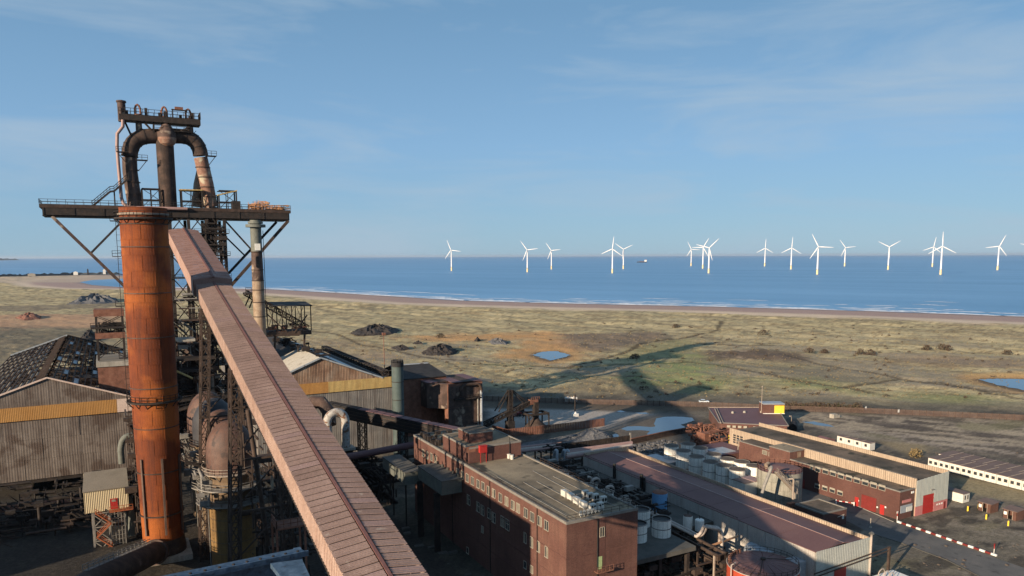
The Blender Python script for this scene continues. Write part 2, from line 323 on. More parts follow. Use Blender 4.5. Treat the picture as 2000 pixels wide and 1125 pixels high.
def seg_dist(PX, PY, pts):
    d = np.full(PX.shape, 1e9)
    for (x0, y0), (x1, y1) in zip(pts, pts[1:]):
        dx, dy = x1-x0, y1-y0; t = np.clip(((PX-x0)*dx+(PY-y0)*dy)/(dx*dx+dy*dy+1e-9), 0, 1)
        d = np.minimum(d, np.hypot(PX-x0-t*dx, PY-y0-t*dy))
    return d
def poly_sd(PX, PY, pts):
    ins = np.zeros(PX.shape, bool); q = pts+[pts[0]]
    for (x0, y0), (x1, y1) in zip(q, q[1:]):
        c = ((y0 > PY) != (y1 > PY)) & (PX < (x1-x0)*(PY-y0)/((y1-y0)+1e-12)+x0); ins ^= c
    d = seg_dist(PX, PY, q); return np.where(ins, d, -d)       # positive inside
SEA_Z = -3.0
shore_px = [(-500,541),(0,541),(120,538.5),(215,537),(262,539),(245,544),(180,547),(155,551),(180,556.5),(240,561),(330,562),(520,564.5),(700,574.5),(900,587),(1100,592.5),(1400,599),(1700,607.5),(2000,618.5),(2500,640)]
shore = px_poly(shore_px, SEA_Z)
land = shore+[(3000,-1500),(-3500,-1500)]
rows = [45.0]
while rows[-1] < 3600: rows.append(rows[-1]*1.0066)
YW = np.array(rows); A = np.arange(-.92, .9201, .0033)
AA, YY = np.meshgrid(A, YW); XX = AA*YY
GX = RT[0]*XX+FW[0]*YY; GY = RT[1]*XX+FW[1]*YY
sd_shore = poly_sd(GX, GY, land)
fence_w = np.interp(XX, [-900,-230,-12,86,117,204,400], [420,380,334,318,309,289.6,235])
out = sstep(2, 45, YY-fence_w)
wob = (fbm(GX/14, GY/14, 5)-.5)*2
def zone(px, soft=8, wobble=14): return sstep(-soft, soft, poly_sd(GX, GY, px_poly(px))+wob*wobble)
def track(px, w=1.6, soft=1.2): return 1-sstep(w, w+soft, seg_dist(GX, GY, px_poly(px))+wob*.8)
# relief: long ridges along the shore, hummocks, tussocks
sh = R(-31-28.5); u_ = GX*math.cos(sh)+GY*math.sin(sh); v_ = -GX*math.sin(sh)+GY*math.cos(sh)
inl = sstep(110, 200, sd_shore)
rid = 1-np.abs(2*fbm(u_/120+3*wob*.02, v_/38, 31, 5, .55)-1)
dune = sstep(560, 120, sd_shore)*inl
H = out*(inl*(2.4*(fbm(GX/70, GY/70, 11, 5, .55)-.48)+(0.5+2.6*dune)*(rid-.62)*1.9)+inl*(1.3+1.6*dune)*(fbm(u_/17, v_/7, 77, 4, .6)-.5))
H += out*inl*1.15*(fbm(u_/5.5, v_/3.0, 99, 3, .65)-.5)*sstep(60, 160, sd_shore)
lump = zone([(1130,745),(1240,735),(1350,757),(1330,785),(1180,775),(1090,765)], 12, 8)+.8*zone([(1370,688),(1480,684),(1580,694),(1560,706),(1400,702)], 10, 8)
lump = np.clip(lump+.7*zone([(1090,655),(1290,651),(1310,664),(1170,690),(1120,684)], 10, 8), 0, 1)
H += out*lump*(1.2+3.4*(fbm(GX/11, GY/8, 55, 5, .62)-.4))
rough_l = zone([(-80,640),(235,640),(235,700),(-80,720)], 20, 10); H += out*rough_l*3*(fbm(GX/22, GY/12, 66, 5, .6)-.45)
H += -2.95*(1-sstep(0, 130, sd_shore))
H = np.where(sd_shore < 0, np.maximum(SEA_Z-1.5, SEA_Z+.03+sd_shore*.03), H)
ponds_px = {'pond': [(1040,693),(1058,687),(1085,685.5),(1105,690),(1113,694),(1098,699),(1075,704),(1062,700)],
            'reed_pond': [(1912,741),(1945,739.5),(2010,741),(2070,748),(2060,768),(2000,762),(1950,752)]}
for k, pz in ponds_px.items():
    m_ = sstep(-14, 0, poly_sd(GX, GY, px_poly(pz))); H = H*(1-m_)-.5*m_
tr_main = [[(950,712),(1100,717),(1200,713),(1290,709),(1340,706)]]
tr_thin = [[(1330,704),(1450,722),(1560,744),(1640,757),(1700,766)], [(1535,699),(1640,717),(1760,741),(1860,752),(2000,782)], [(1195,733),(1290,747),(1400,763)],
           [(1100,716),(1160,706),(1215,690),(1260,671),(1335,661)], [(600,645),(660,652),(700,672),(760,685),(850,702),(950,706),(1100,716)], [(1640,757),(1760,742),(1860,756),(1990,770)], [(1340,661),(1400,648),(1410,630)], [(1365,672),(1450,676),(1540,676)]]
TM = np.zeros_like(H); TT = np.zeros_like(H)
for t_ in tr_main: TM = np.maximum(TM, track(t_, 1.4, 1.6))
for t_ in tr_thin: TT = np.maximum(TT, track(t_, 1.0, 1.6))
H -= out*.35*TT+out*.25*TM
# albedo zones
C = np.zeros(H.shape+(3,))
def lay(mask, col): 
    global C
    C = C*(1-mask[..., None])+np.array(col)*mask[..., None]
big = fbm(GX/90, GY/90, 201, 5, .6); mid = fbm(u_/26, v_/12, 203, 5, .62); fin = fbm(u_/5, v_/3, 207, 4, .65)
lay(np.ones_like(H), (.345,.29,.165))
lay(sstep(.5, .72, mid)*.8, (.46,.385,.23)); lay(sstep(.52, .38, mid)*.75, (.22,.175,.105)); lay(sstep(.5, .7, big)*.45*(1-dune), (.25,.215,.13))
lay(sstep(.50, .66, fin)*.5, (.45,.375,.22)); lay(sstep(.47, .33, fin)*.6, (.12,.095,.06))
nearplain = sstep(640, 480, YY)*out
lay(nearplain*sstep(.42, .62, fbm(u_/45, v_/20, 301, 5))*.75, (.235,.20,.15))
g1 = zone([(1190,742),(1240,725),(1300,700),(1360,688),(1390,700),(1405,735),(1420,765),(1395,787),(1330,790),(1260,765)], 14, 16)*out
lay(g1*.55, (.165,.195,.075)); lay(g1*sstep(.48,.62,mid)*.5, (.19,.24,.08))
g2 = zone([(1500,742),(1600,738),(1720,764),(1900,776),(1990,800),(1800,786),(1680,768),(1560,762)], 12, 16)*out
lay(g2*.6, (.175,.205,.08))
lay(zone([(1250,668),(1350,662),(1360,690),(1280,704),(1190,706)], 12, 10)*.5*out, (.16,.17,.07))
lay(zone([(1370,700),(1600,712),(1750,745),(1700,760),(1560,745),(1430,724)], 14, 12)*.55*out, (.14,.125,.085))
ree = zone([(780,660),(900,652),(1080,650),(1100,660),(1145,690),(1125,702),(1060,707),(960,697),(1010,675),(1030,665),(850,668)], 14, 18)*out
lay(ree*.85, (.44,.245,.105)); lay(ree*sstep(.5,.65,mid)*.6, (.30,.2,.11))
ree2 = zone([(1890,730),(2100,728),(2100,742),(1960,738),(1905,744)], 8, 3)*out; lay(ree2*.8, (.46,.29,.12))
lay(zone([(1090,656),(1290,652),(1310,663),(1180,688),(1125,684)], 12, 8)*.8*out, (.15,.115,.09))
lay(zone([(1370,690),(1480,685),(1590,696),(1560,706),(1400,703)], 8, 8)*.8*out, (.085,.06,.05))
lay(zone([(1680,700),(1850,695),(2000,705),(2000,722),(1800,716)], 8, 8)*.4*out, (.20,.13,.085))
lay(np.clip(lump, 0, 1)*sstep(.40, .6, fin)*.6*out, (.10,.075,.055)); lay(np.clip(lump, 0, 1)*sstep(.62, .7, mid)*.7*out, (.42,.32,.22))
lay(zone([(600,660),(700,668),(780,700),(700,702),(620,680)], 15, 15)*.35*out, (.20,.12,.08))
lay(zone([(-80,618),(235,612),(235,640),(-80,650)], 12, 18)*.75*out, (.36,.215,.135)); lay(rough_l*.85*out, (.115,.10,.075)); lay(rough_l*sstep(.5,.65,mid)*.7*out, (.24,.2,.13))
lay(zone([(-80,600),(140,596),(232,592),(232,600),(100,606),(-80,612)], 8, 12)*.6*out, (.11,.09,.075))
lay(TT*.8*out, (.06,.045,.03)); lay(TM*.75*out, (.075,.085,.035))
beach = sstep(185, 140, sd_shore+wob*14)*sstep(900, 1100, 1e4)
lay(beach, (.52,.42,.32)); lay(beach*sstep(140, 105, sd_shore+wob*8), (.33,.24,.21)); lay(sstep(30, 4, sd_shore), (.22,.18,.175))
lay(zone([(-100,541),(140,538),(240,537),(250,548),(120,550),(-100,556)], 30, 10)*.8, (.42,.34,.26))
for k_, pz_ in ponds_px.items():
    sdp = poly_sd(GX, GY, px_poly(pz_))+wob*3; lay(sstep(-16, -6, sdp)*.75*out, (.36,.22,.10)); lay(sstep(-6, -1, sdp)*.85*out, (.09,.07,.05))
# the works' yard
ins = 1-out
lay(ins, (.075,.067,.058)); yn = fbm(GX/9, GY/9, 401, 5, .6); yf = fbm(GX/2.2, GY/2.2, 403, 4, .6)
lay(ins*sstep(.48,.62,yn)*.75, (.15,.13,.10)); lay(ins*sstep(.5,.38,yn)*.6, (.045,.042,.038)); lay(ins*sstep(.55,.68,yf)*.4, (.18,.16,.12))
yard_r = zone([(1540,802),(2060,822),(2060,905),(1850,880),(1640,838),(1560,830)], 5, 5)*ins
lay(yard_r*.85, (.19,.155,.12)); lay(yard_r*sstep(.5,.62,fbm(u_/14, v_/5, 411, 4))*.8, (.085,.07,.06)); lay(yard_r*sstep(.55,.66,fbm(u_/20, v_/7, 417, 4))*.7, (.30,.25,.18))
lay(zone([(1600,836),(1760,846),(2050,880),(2050,900),(1830,872),(1640,848)], 2, 2)*.7*ins, (.26,.22,.18))
lay(zone([(1720,862),(1800,868),(1830,885),(1770,890)], 2, 4)*.6*ins, (.27,.21,.12))
lay(zone([(1840,930),(1960,950),(2060,965),(2060,990),(1900,965)], 3, 4)*.6*ins, (.21,.175,.10))
lay(zone([(955,798),(1080,797),(1250,806),(1370,812),(1240,818),(1215,838),(1170,842),(1120,834),(1000,848),(955,835)], 3, 5)*ins*.85, (.34,.31,.28))
lay(zone([(1000,846),(1050,832),(1100,828),(1130,836),(1060,848)], 2, 3)*ins*.8, (.17,.15,.11))
lay(zone([(1170,840),(1215,822),(1290,805),(1370,810),(1375,850),(1300,868),(1225,870)], 3, 4)*ins*.75, (.11,.095,.08))
lay(zone([(950,784),(1390,796),(1390,803),(1200,803),(950,797)], 3, 3)*ins*.8, (.10,.08,.06))
lay(zone([(1640,1010),(2080,1010),(2080,1150),(1700,1150)], 3, 4)*ins*.6, (.15,.13,.10)); lay(zone([(1700,935),(2080,955),(2080,1060),(1760,1010)], 3, 4)*ins*.6, (.17,.145,.115))
lay((GX < 60)*ins*(GY > 60)*.8, (.028,.025,.022)); lay((GX < 112)*(GX > 60)*(GY < 185)*ins*.6, (.035,.034,.026))  # ground at left near black: deep shade among the works put into the colour
lay(zone([(1760,1030),(1860,1065),(1960,1100),(1900,1080),(1790,1028)], 2, 3)*.5*ins, (.09,.11,.045))
for p_ in ([(1865,1010),(1910,1013),(1930,1020),(1880,1025)], [(1900,1050),(1975,1060),(1960,1073),(1905,1062)], [(1960,1030),(2010,1030),(2010,1040)], [(1735,1090),(1790,1095),(1800,1110),(1740,1105)]):
    lay(zone(p_, 1, 2)*.85*ins, (.03,.027,.025))
yz = fbm(u_/9, v_/3.2, 431, 5, .6); ya = fbm(GX/26, GY/26, 437, 4, .55)
far_y = zone([(1540,802),(2060,822),(2060,905),(1850,880),(1640,838),(1560,830)], 5, 5)*ins
lay(far_y*sstep(.54,.62,yz)*.75, (.33,.275,.20)); lay(far_y*sstep(.45,.37,yz)*.8, (.07,.058,.048)); lay(far_y*sstep(.56,.68,ya)*.6, (.17,.155,.085))
low_y = zone([(1700,935),(2080,955),(2080,1150),(1700,1150),(1640,1010)], 3, 4)*ins
lay(low_y*sstep(.52,.64,ya)*.6, (.165,.145,.085)); lay(low_y*sstep(.55,.63,yz)*.5, (.22,.19,.15)); lay(low_y*sstep(.44,.35,fbm(GX/7, GY/5, 443, 4))*.75, (.045,.04,.035))
lay(zone([(1875,932),(1950,948),(2060,962),(2060,985),(1960,975),(1890,962)], 2, 3)*.75*ins, (.25,.205,.12))
# terrain mesh
nr, nc = H.shape
me = bpy.data.meshes.new('ground'); nv = nr*nc; me.vertices.add(nv)
co = np.stack([GX, GY, H], -1).reshape(-1, 3); me.vertices.foreach_set('co', co.ravel())
idx = np.arange(nv).reshape(nr, nc); q = np.stack([idx[:-1,:-1], idx[:-1,1:], idx[1:,1:], idx[1:,:-1]], -1).reshape(-1, 4)
nf = len(q); me.loops.add(nf*4); me.loops.foreach_set('vertex_index', q.ravel()); me.polygons.add(nf)
me.polygons.foreach_set('loop_start', np.arange(nf)*4); me.polygons.foreach_set('loop_total', np.full(nf, 4)); me.polygons.foreach_set('use_smooth', np.ones(nf, bool))
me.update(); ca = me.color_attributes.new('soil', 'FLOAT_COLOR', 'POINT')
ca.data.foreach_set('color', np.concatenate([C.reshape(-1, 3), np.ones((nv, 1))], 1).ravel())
gm = bpy.data.materials.new('ground_soil'); gm.use_nodes = True; t = gm.node_tree; N = t.nodes; K = t.links.new; p = N['Principled BSDF']
p.inputs['Roughness'].default_value = .95; p.inputs['Specular IOR Level'].default_value = .15
va = N.new('ShaderNodeVertexColor'); va.layer_name = 'soil'; g = N.new('ShaderNodeNewGeometry')
f1 = N.new('ShaderNodeTexNoise'); f1.inputs['Scale'].default_value = 1.1; f1.inputs['Detail'].default_value = 9; f1.inputs['Roughness'].default_value = .7; K(g.outputs['Position'], f1.inputs[0])
fr = N.new('ShaderNodeMapRange'); fr.inputs[1].default_value = .32; fr.inputs[2].default_value = .68; fr.inputs[3].default_value = .62; fr.inputs[4].default_value = 1.38; K(f1.outputs[0], fr.inputs[0])
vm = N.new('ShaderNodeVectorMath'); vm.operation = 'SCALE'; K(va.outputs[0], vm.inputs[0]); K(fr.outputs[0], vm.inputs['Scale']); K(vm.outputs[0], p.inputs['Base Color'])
b = N.new('ShaderNodeBump'); b.inputs['Strength'].default_value = .8; b.inputs['Distance'].default_value = .35; K(f1.outputs[0], b.inputs['Height']); K(b.outputs[0], p.inputs['Normal'])
me.materials.append(gm); go = bpy.data.objects.new('ground', me); COL.objects.link(go); go['kind'] = 'structure'
def hgt(x, y):
    """height of the land at a point"""
    yw = x*FW[0]+y*FW[1]; a = (x*RT[0]+y*RT[1])/yw
    i = int(np.clip(np.searchsorted(YW, yw), 1, nr-1)); j = int(np.clip((a-A[0])/.0033, 0, nc-1)); return float(H[i, j])
# land that lies behind and beside the viewpoint
struct('terrain', MB().box(-700, 700, -500, 60, -1.0, -.25), M['concrete_dark'])
# sea
sm = bpy.data.materials.new('sea_water'); sm.use_nodes = True; t = sm.node_tree; N = t.nodes; K = t.links.new; p = N['Principled BSDF']
p.inputs['Roughness'].default_value = .42; p.inputs['IOR'].default_value = 1.33; p.inputs['Specular IOR Level'].default_value = .3
g = N.new('ShaderNodeNewGeometry'); q = N.new('ShaderNodeMapping'); q.inputs['Rotation'].default_value = (0, 0, -sh); K(g.outputs['Position'], q.inputs[0])
q2 = N.new('ShaderNodeMapping'); q2.inputs['Scale'].default_value = (.0007, .0045, 1); K(q.outputs[0], q2.inputs[0])
nb = N.new('ShaderNodeTexNoise'); nb.inputs['Scale'].default_value = 1; nb.inputs['Detail'].default_value = 7; nb.inputs['Roughness'].default_value = .6; K(q2.outputs[0], nb.inputs[0])
cr = N.new('ShaderNodeValToRGB'); K(nb.outputs[0], cr.inputs[0]); e = cr.color_ramp.elements
e[0].position = .36; e[0].color = (.095,.235,.41,1); e[1].position = .66; e[1].color = (.145,.31,.51,1)
K(cr.outputs[0], p.inputs['Base Color'])
q3 = N.new('ShaderNodeMapping'); q3.inputs['Scale'].default_value = (.05, .16, .1); K(q.outputs[0], q3.inputs[0])
nw = N.new('ShaderNodeTexNoise'); nw.inputs['Scale'].default_value = 1; nw.inputs['Detail'].default_value = 8; nw.inputs['Roughness'].default_value = .65; K(q3.outputs[0], nw.inputs[0])
b = N.new('ShaderNodeBump'); b.inputs['Strength'].default_value = 1.0; b.inputs['Distance'].default_value = 1.5; K(nw.outputs[0], b.inputs['Height']); K(b.outputs[0], p.inputs['Normal'])
# the sheet reaches the horizon, finer towards the shore
vsx = []; ring_r = [600, 1500, 4000, 12000, 80000]; nseg = 48; smb = MB()
pts = [[(r*math.cos(2*math.pi*k/nseg), r*math.sin(2*math.pi*k/nseg), SEA_Z) for k in range(nseg)] for r in ring_r]
allp = [p_ for rg in pts for p_ in rg]; smb._add(allp, [(i*nseg+k, (i+1)*nseg+k, (i+1)*nseg+(k+1) % nseg, i*nseg+(k+1) % nseg) for i in range(len(ring_r)-1) for k in range(nseg)])
struct('sea', smb, sm)
# surf: broken lines of foam lying on the shallow water
fo = bpy.data.materials.new('foam'); fo.use_nodes = True; fo.node_tree.nodes['Principled BSDF'].inputs['Base Color'].default_value = (.78,.80,.82,1); fo.node_tree.nodes['Principled BSDF'].inputs['Roughness'].default_value = .8
fm = MB(); rs = random.Random(3)
spx = [s for s in shore_px if s[0] >= 300]
def shore_at(u): return np.interp(u, [s[0] for s in spx], [s[1] for s in spx])
def shore_pt(u, off):                                   # off metres seaward of the waterline
    a = at(u, shore_at(u), z=SEA_Z); b_ = at(u+6, shore_at(u+6), z=SEA_Z); d = (b_-a).normalized(); n = Vector((-d.y, d.x, 0)); 
    if n.dot(Vector((FW[0], FW[1], 0))) < 0: n = -n
    return a+n*off
for off, wd, pr in ((2, 15, 1), (22, 9, .95), (44, 9, .7), (74, 8, .45), (110, 8, .28), (160, 7, .12), (240, 6, .05)):
    u = 300.0
    while u < 2300:
        du = rs.uniform(30, 90)*(2.5 if off < 30 else 1)
        if rs.random() < pr:
            n = max(3, int(du/6)); L0 = []; L1 = []; ph = rs.random()*9
            for i in range(n+1):
                uu = u+du*i/n; o_ = off+2.5*math.sin(ph+uu*.05)+2.*math.sin(uu*.021+off); w_ = wd*(max(0,math.sin(math.pi*i/n))**.7+.02)*rs.uniform(.5, 1.2)
                L0.append(shore_pt(uu, o_)+Vector((0,0,.15))); L1.append(shore_pt(uu, o_+w_)+Vector((0,0,.15)))
            for i in range(n): fm.poly([L0[i], L0[i+1], L1[i+1], L1[i]])
        u += du*rs.uniform(.7, 1.1)
struct('sea_foam', fm, fo, 'stuff')
# ponds and puddles
pm = bpy.data.materials.new('still_water'); pm.use_nodes = True; p = pm.node_tree.nodes['Principled BSDF']; p.inputs['Base Color'].default_value = (.05,.085,.12,1); p.inputs['Roughness'].default_value = .04; p.inputs['Specular IOR Level'].default_value = .8
def water_sheet(name, px, z, jit=.12, n=5, seed=1):
    pts = px_poly(px, z); rr = random.Random(seed); outl = []
    for i in range(len(pts)):
        a, b_ = Vector(pts[i]), Vector(pts[(i+1) % len(pts)]); L_ = (b_-a).length
        for k in range(n): 
            w = a.lerp(b_, k/n); outl.append((w.x+rr.uniform(-1,1)*jit*L_/n*2.2, w.y+rr.uniform(-1,1)*jit*L_/n*2, z))
    m_ = MB(); m_.poly(outl); o = struct(name, m_, pm)
    return o
water_sheet('pond', ponds_px['pond'], -.28, .2); water_sheet('pond', ponds_px['reed_pond'], -.28, .2)
water_sheet('puddle', [(1213,838),(1225,833),(1245,832),(1270,834),(1281,833),(1278,824),(1283,817),(1300,813.5),(1335,814),(1352,816),(1357,821),(1345,825),(1330,829),(1340,836),(1335,841),(1305,845),(1275,850),(1262,848),(1270,842),(1250,840),(1225,841)], .004, .1, 4, 5)
water_sheet('puddle', [(1186,857),(1192,850),(1203,847),(1209,850),(1206,856),(1195,859)], .004, .12, 4, 6)
water_sheet('puddle', [(1203,803),(1213,801.5),(1222,804),(1212,805)], .004, .1, 4, 7)
water_sheet('puddle', [(1241,806),(1262,805.5),(1268,808),(1250,808.5)], .004, .1, 4, 8)
water_sheet('puddle', [(1566,824),(1590,823),(1622,830),(1630,834),(1600,831)], .004, .1, 4, 9)
water_sheet('puddle', [(1035,803),(1060,802),(1070,805),(1048,806)], .004, .1, 4, 10)
# roads
def sheet(name, px, z, m): mb = MB(); mb.poly([(x, y, z) for x, y in px_poly(px, 0)]); return struct(name, mb, m)
sheet('road', [(1548,948),(1600,957),(1660,982),(1745,1019),(1800,1038),(1945,1090),(2120,1150),(2060,1290),(1925,1130),(1850,1092),(1740,1053),(1690,1036),(1640,1010),(1560,975)], .004, M['asphalt'])
kb = MB(); 
for a_, b_ in (((1600,957),(1660,982)), ((1660,982),(1745,1019))): kb.beam(at(*a_, z=.06), at(*b_, z=.06), .18, .12)
struct('kerb', kb, M['concrete'])
kb = MB(); lp = [(1700,1041),(1760,1060),(1850,1094),(1925,1131)]
for a_, b_ in zip(lp, lp[1:]): kb.beam(at(*a_, z=.06), at(*b_, z=.06), .18, .12)
struct('kerb', kb, M['concrete_dark'])
# breakwater beyond the bay, its few sheds, the far headland
def ridge_strip(name, path, w, h, m, seed, z0=SEA_Z):
    mb = MB(); rr = random.Random(seed)
    P = []
    for a, b_ in zip(path, path[1:]):
        a, b_ = at(*a, z=z0), at(*b_, z=z0); n = 14
        for i in range(n): P.append(a.lerp(b_, i/n))
    P.append(b_); prev = None
    for i, q_ in enumerate(P):
        e_ = min(1, .25+min(i, len(P)-1-i)/3); hh = h*rr.uniform(.7, 1.25)*e_
        sec = [q_+Vector((-FW[0]*w, -FW[1]*w, 0)), q_+Vector((-FW[0]*w*.5, -FW[1]*w*.5, hh*rr.uniform(.6,1))), q_+Vector((0,0,hh)), q_+Vector((FW[0]*w, FW[1]*w, 0))]
        if prev:
            for k in range(3): mb.poly([prev[k], sec[k], sec[k+1], prev[k+1]])
        prev = sec
    return struct(name, mb, m)
bk = mat('breakwater_rock', [(.04,.05,.055),(.07,.08,.085),(.13,.125,.11)], .06, .9)
ridge_strip('breakwater', [(-300,548),(0,543),(60,541),(150,538),(240,536.5)], 22, 11, bk, 4)
ridge_strip('headland', [(-200,509),(0,508.5),(34,508)], 160, 45, mat('headland', [(.09,.10,.10),(.14,.14,.13)], .002, .9), 5)
for i, (u, v, w_, h_, c_, lb) in enumerate([(148,536.5,14,9,'white','low white pilot building on the breakwater, left of the light'), (204,535,9,14,'white','small bright white lighthouse near the breakwater end'), (172,535.5,5,16,'steel_dark','dark mast hut on the breakwater between two white buildings'), (62,539,22,7,'concrete','long pale shed on the breakwater at the far left')]):
    c_0 = at(u, v, z=3); mb = MB(); mb.box(c_0.x-w_/2, c_0.x+w_/2, c_0.y-w_/3, c_0.y+w_/3, 2, 3+h_); mb.prism([(c_0.x-w_/2-.4, c_0.y-w_/3, 3+h_), (c_0.x+w_/2+.4, c_0.y-w_/3, 3+h_), (c_0.x, c_0.y-w_/3, 3+h_*1.35)], (0, w_*.66, 0))
    solo('breakwater_building', lb, 'building', mb, M[c_])
# ================================================================== WIND FARM
TB = [((882,529),(881.4,489.4),-7,'leftmost wind turbine, standing alone with one blade pointing right'),
 ((1030,531.5),(1030.5,489),7,'larger wind turbine of the second pair from the left, left one of that pair'),
 ((1077,526),(1077.3,490),6,'smaller wind turbine just right of the larger one in the left pair'),
 ((1196,533.5),(1196.7,487),84,'wind turbine with one blade upright, left of the distant cargo ship'),
 ((1217.4,525.4),(1217.7,487.6),25,'smaller turbine with two raised blades nearest the distant cargo ship'),
 ((1349.7,519.4),(1350.9,487.6),-3,'smallest and leftmost turbine of the overlapping cluster of three'),
 ((1372.5,524.5),(1374,484),60,'middle turbine of the overlapping cluster of three'),
 ((1384,533.5),(1386,485),45,'biggest and rightmost turbine of the overlapping cluster of three'),
 ((1493.5,520),(1495.4,485.4),88,'small turbine with upright blade, alone right of the cluster of three'),
 ((1544.7,526),(1547.2,485),87,'mid sized turbine with upright blade just left of the largest tilted one'),
 ((1596,536),(1599,483),-3,'large near turbine with blade pointing right beside a smaller one with the same pose'),
 ((1649.5,520),(1650.9,484.3),6,'small turbine with blade pointing right, right of the large near turbine'),
 ((1734.3,526.6),(1737.7,483.2),32,'turbine standing alone with two raised blades like a letter Y'),
 ((1820.8,521),(1824.2,483.2),80,'smaller turbine standing half behind the tallest turbine'),
 ((1836.8,536.4),(1841.6,482),91,'tallest turbine with one blade straight up near the right end of the row'),
 ((1948,527.4),(1952.4,482),66,'rightmost complete turbine with one blade pointing up right'),
 ((2012,523),(2015,482),165,'turbine at the right edge of which only a blade tip shows')]
HUBZ = 98.0
def blade_mesh():
    mb = MB(); secs = [(0,1.7,1.6),(3,1.8,1.4),(10,2.9,1.1),(20,2.3,.8),(35,1.7,.5),(47,1.0,.3),(51,.4,.2)]; vs = []
    for z_, c_, th in secs: vs += [(-c_*.4, -th, z_), (c_*.3, -th, z_), (c_*.9, 0, z_), (c_*.3, th, z_), (-c_*.4, th, z_), (-c_*.75, 0, z_)]
    mb._add(vs, [(i*6+k, i*6+(k+1) % 6, (i+1)*6+(k+1) % 6, (i+1)*6+k) for i in range(len(secs)-1) for k in range(6)]+[tuple(range(36, 42))], True); return mb
tb0 = thing('wind_turbine', 'x', 'wind turbine', (0,0,0), 'offshore wind turbines')
MB().lathe(0, 0, [(3.1,17),(2.7,50),(2.1,HUBZ-2)], 14).build('tower', M['turbine_white'], tb0)
MB().lathe(0, 0, [(3.5,-2),(3.5,16.5),(0,16.5)], 14).build('foundation', M['cream_base'], tb0)
MB().ring(0, 0, 16.5, 17.0, 2.6, 4.4, 14).ringrail(0, 0, 17, 4.3, 10, 1.2, .12).build('platform', M['steel_grey'], tb0)
MB().box(-1.9, 1.9, -3.0, 8.5, HUBZ-1.8, HUBZ+2.1).build('nacelle', M['turbine_white'], tb0)
MB().pipe([(0,-6.2,HUBZ),(0,-5.6,HUBZ),(0,-3,HUBZ)], .8, 12, r2=1.8).build('hub', M['turbine_white'], tb0)
bme = shared('blade', blade_mesh(), M['turbine_white'])
for k in range(3): bo = inst(bme, 'blade', tb0, (0,-4.8,HUBZ)); bo['slot'] = k
for i, (b0, h0, ang, lb) in enumerate(TB):
    g0 = at(*b0, z=SEA_Z); d = g0.x*FW[0]+g0.y*FW[1]
    top = (b0[1]-h0[1])/FPX*d*1.005; s_ = top/HUBZ
    o = tb0 if i == 0 else dup(tb0, g0)
    o.location = g0; o['label'] = lb; o.scale = (s_, s_, s_); o.rotation_euler = (0, 0, R(-28.5-17))
    for ch in o.children:
        if 'slot' in ch: ch.rotation_euler = (0, R(90-ang-120*ch['slot']), 0)
for o in bpy.data.objects:
    if 'slot' in o: del o['slot']
# cargo ship
s0 = at(1255, 512.6, z=SEA_Z); sh_ = thing('cargo_ship', 'dark hulled cargo ship with white bridge on the horizon among the turbines', 'ship', s0)
ax = Vector((RT[0], RT[1], 0)); ay = Vector((FW[0], FW[1], 0)); Ls = 92
def sbox(a0, a1, b0, b1, z0, z1, nm, m_):
    mb = MB(); mb.prism([s0+ax*a0+ay*b0+Vector((0,0,z0)), s0+ax*a1+ay*b0+Vector((0,0,z0)), s0+ax*a1+ay*b1+Vector((0,0,z0)), s0+ax*a0+ay*b1+Vector((0,0,z0))], (0,0,z1-z0)); return mb.build(nm, M[m_], sh_)
mb = MB(); mb.prism([s0+ax*-Ls/2, s0+ax*(Ls/2-4)+ay*0, s0+ax*(Ls/2)+ay*8, s0+ax*(Ls/2-4)+ay*16, s0+ax*(-Ls/2)+ay*16, s0+ax*(-Ls/2-9)+ay*8], (0,0,8)); mb.build('hull', M['roof_black'], sh_)
sbox(20, 40, 2, 14, 8, 25, 'bridge', 'white'); sbox(34, 38, 6, 10, 25, 31, 'funnel', 'rust_brown'); sbox(-30, 14, 3, 13, 8, 11, 'hatch_cover', 'rust_brown')
# ================================================================== CONVEYOR GALLERY
CX0, CW, CZ, CS = 17.2, 7.0, 23.8, .198          # left eave x, width, height at y = 0, slope
def cz(t): return CZ+CS*t
def curve(a, b, c, n=8): return [a.lerp(b, k/n).lerp(b.lerp(c, k/n), k/n) for k in range(n+1)]
cg = thing('conveyor_gallery', 'long red brown covered conveyor gallery climbing to the top of the blast furnace', 'conveyor', (CX0, 20, 0))
T0, TK, TE = 14.0, 178.0, 246.0
RX = CX0+CW*.52; RH = .42
pitch = 1.22
def roof_piece(side, ln, n=4):
    """one roof sheet, from the eave to the ridge, with upstanding ribs, lying along +y from the origin at the eave"""
    mb = MB(); x0, x1 = (0, RX-CX0-.16) if side < 0 else (0, -(CX0+CW-RX-.16)); zr = RH*.98; dz = CS*ln
    P = [Vector((x0,0,0)), Vector((x1,0,zr)), Vector((x1,ln,zr+dz)), Vector((x0,ln,dz))]
    if side > 0: P = P[::-1]
    mb.poly(P)
    for k in range(n):
        y = ln*(k+.4)/n; b_ = .12 if k else .15; hh = .06 if k else .09
        a = Vector((x0, y, CS*y)); c = Vector((x1, y, zr+CS*y)); mb.beam(a+Vector((0,0,hh/2)), c+Vector((0,0,hh/2)), b_, hh)
    return mb
rl = shared('roof_panel', roof_piece(-1, pitch-.10), M['conv_roof']); rr_ = shared('roof_panel', roof_piece(1, pitch-.10), M['conv_roof'])
rlb = shared('roof_panel', roof_piece(-1, pitch-.10), M['conv_roof_b']); rrb = shared('roof_panel', roof_piece(1, pitch-.10), M['conv_roof_b'])
n = int((TK-T0)/pitch); rp = random.Random(2)
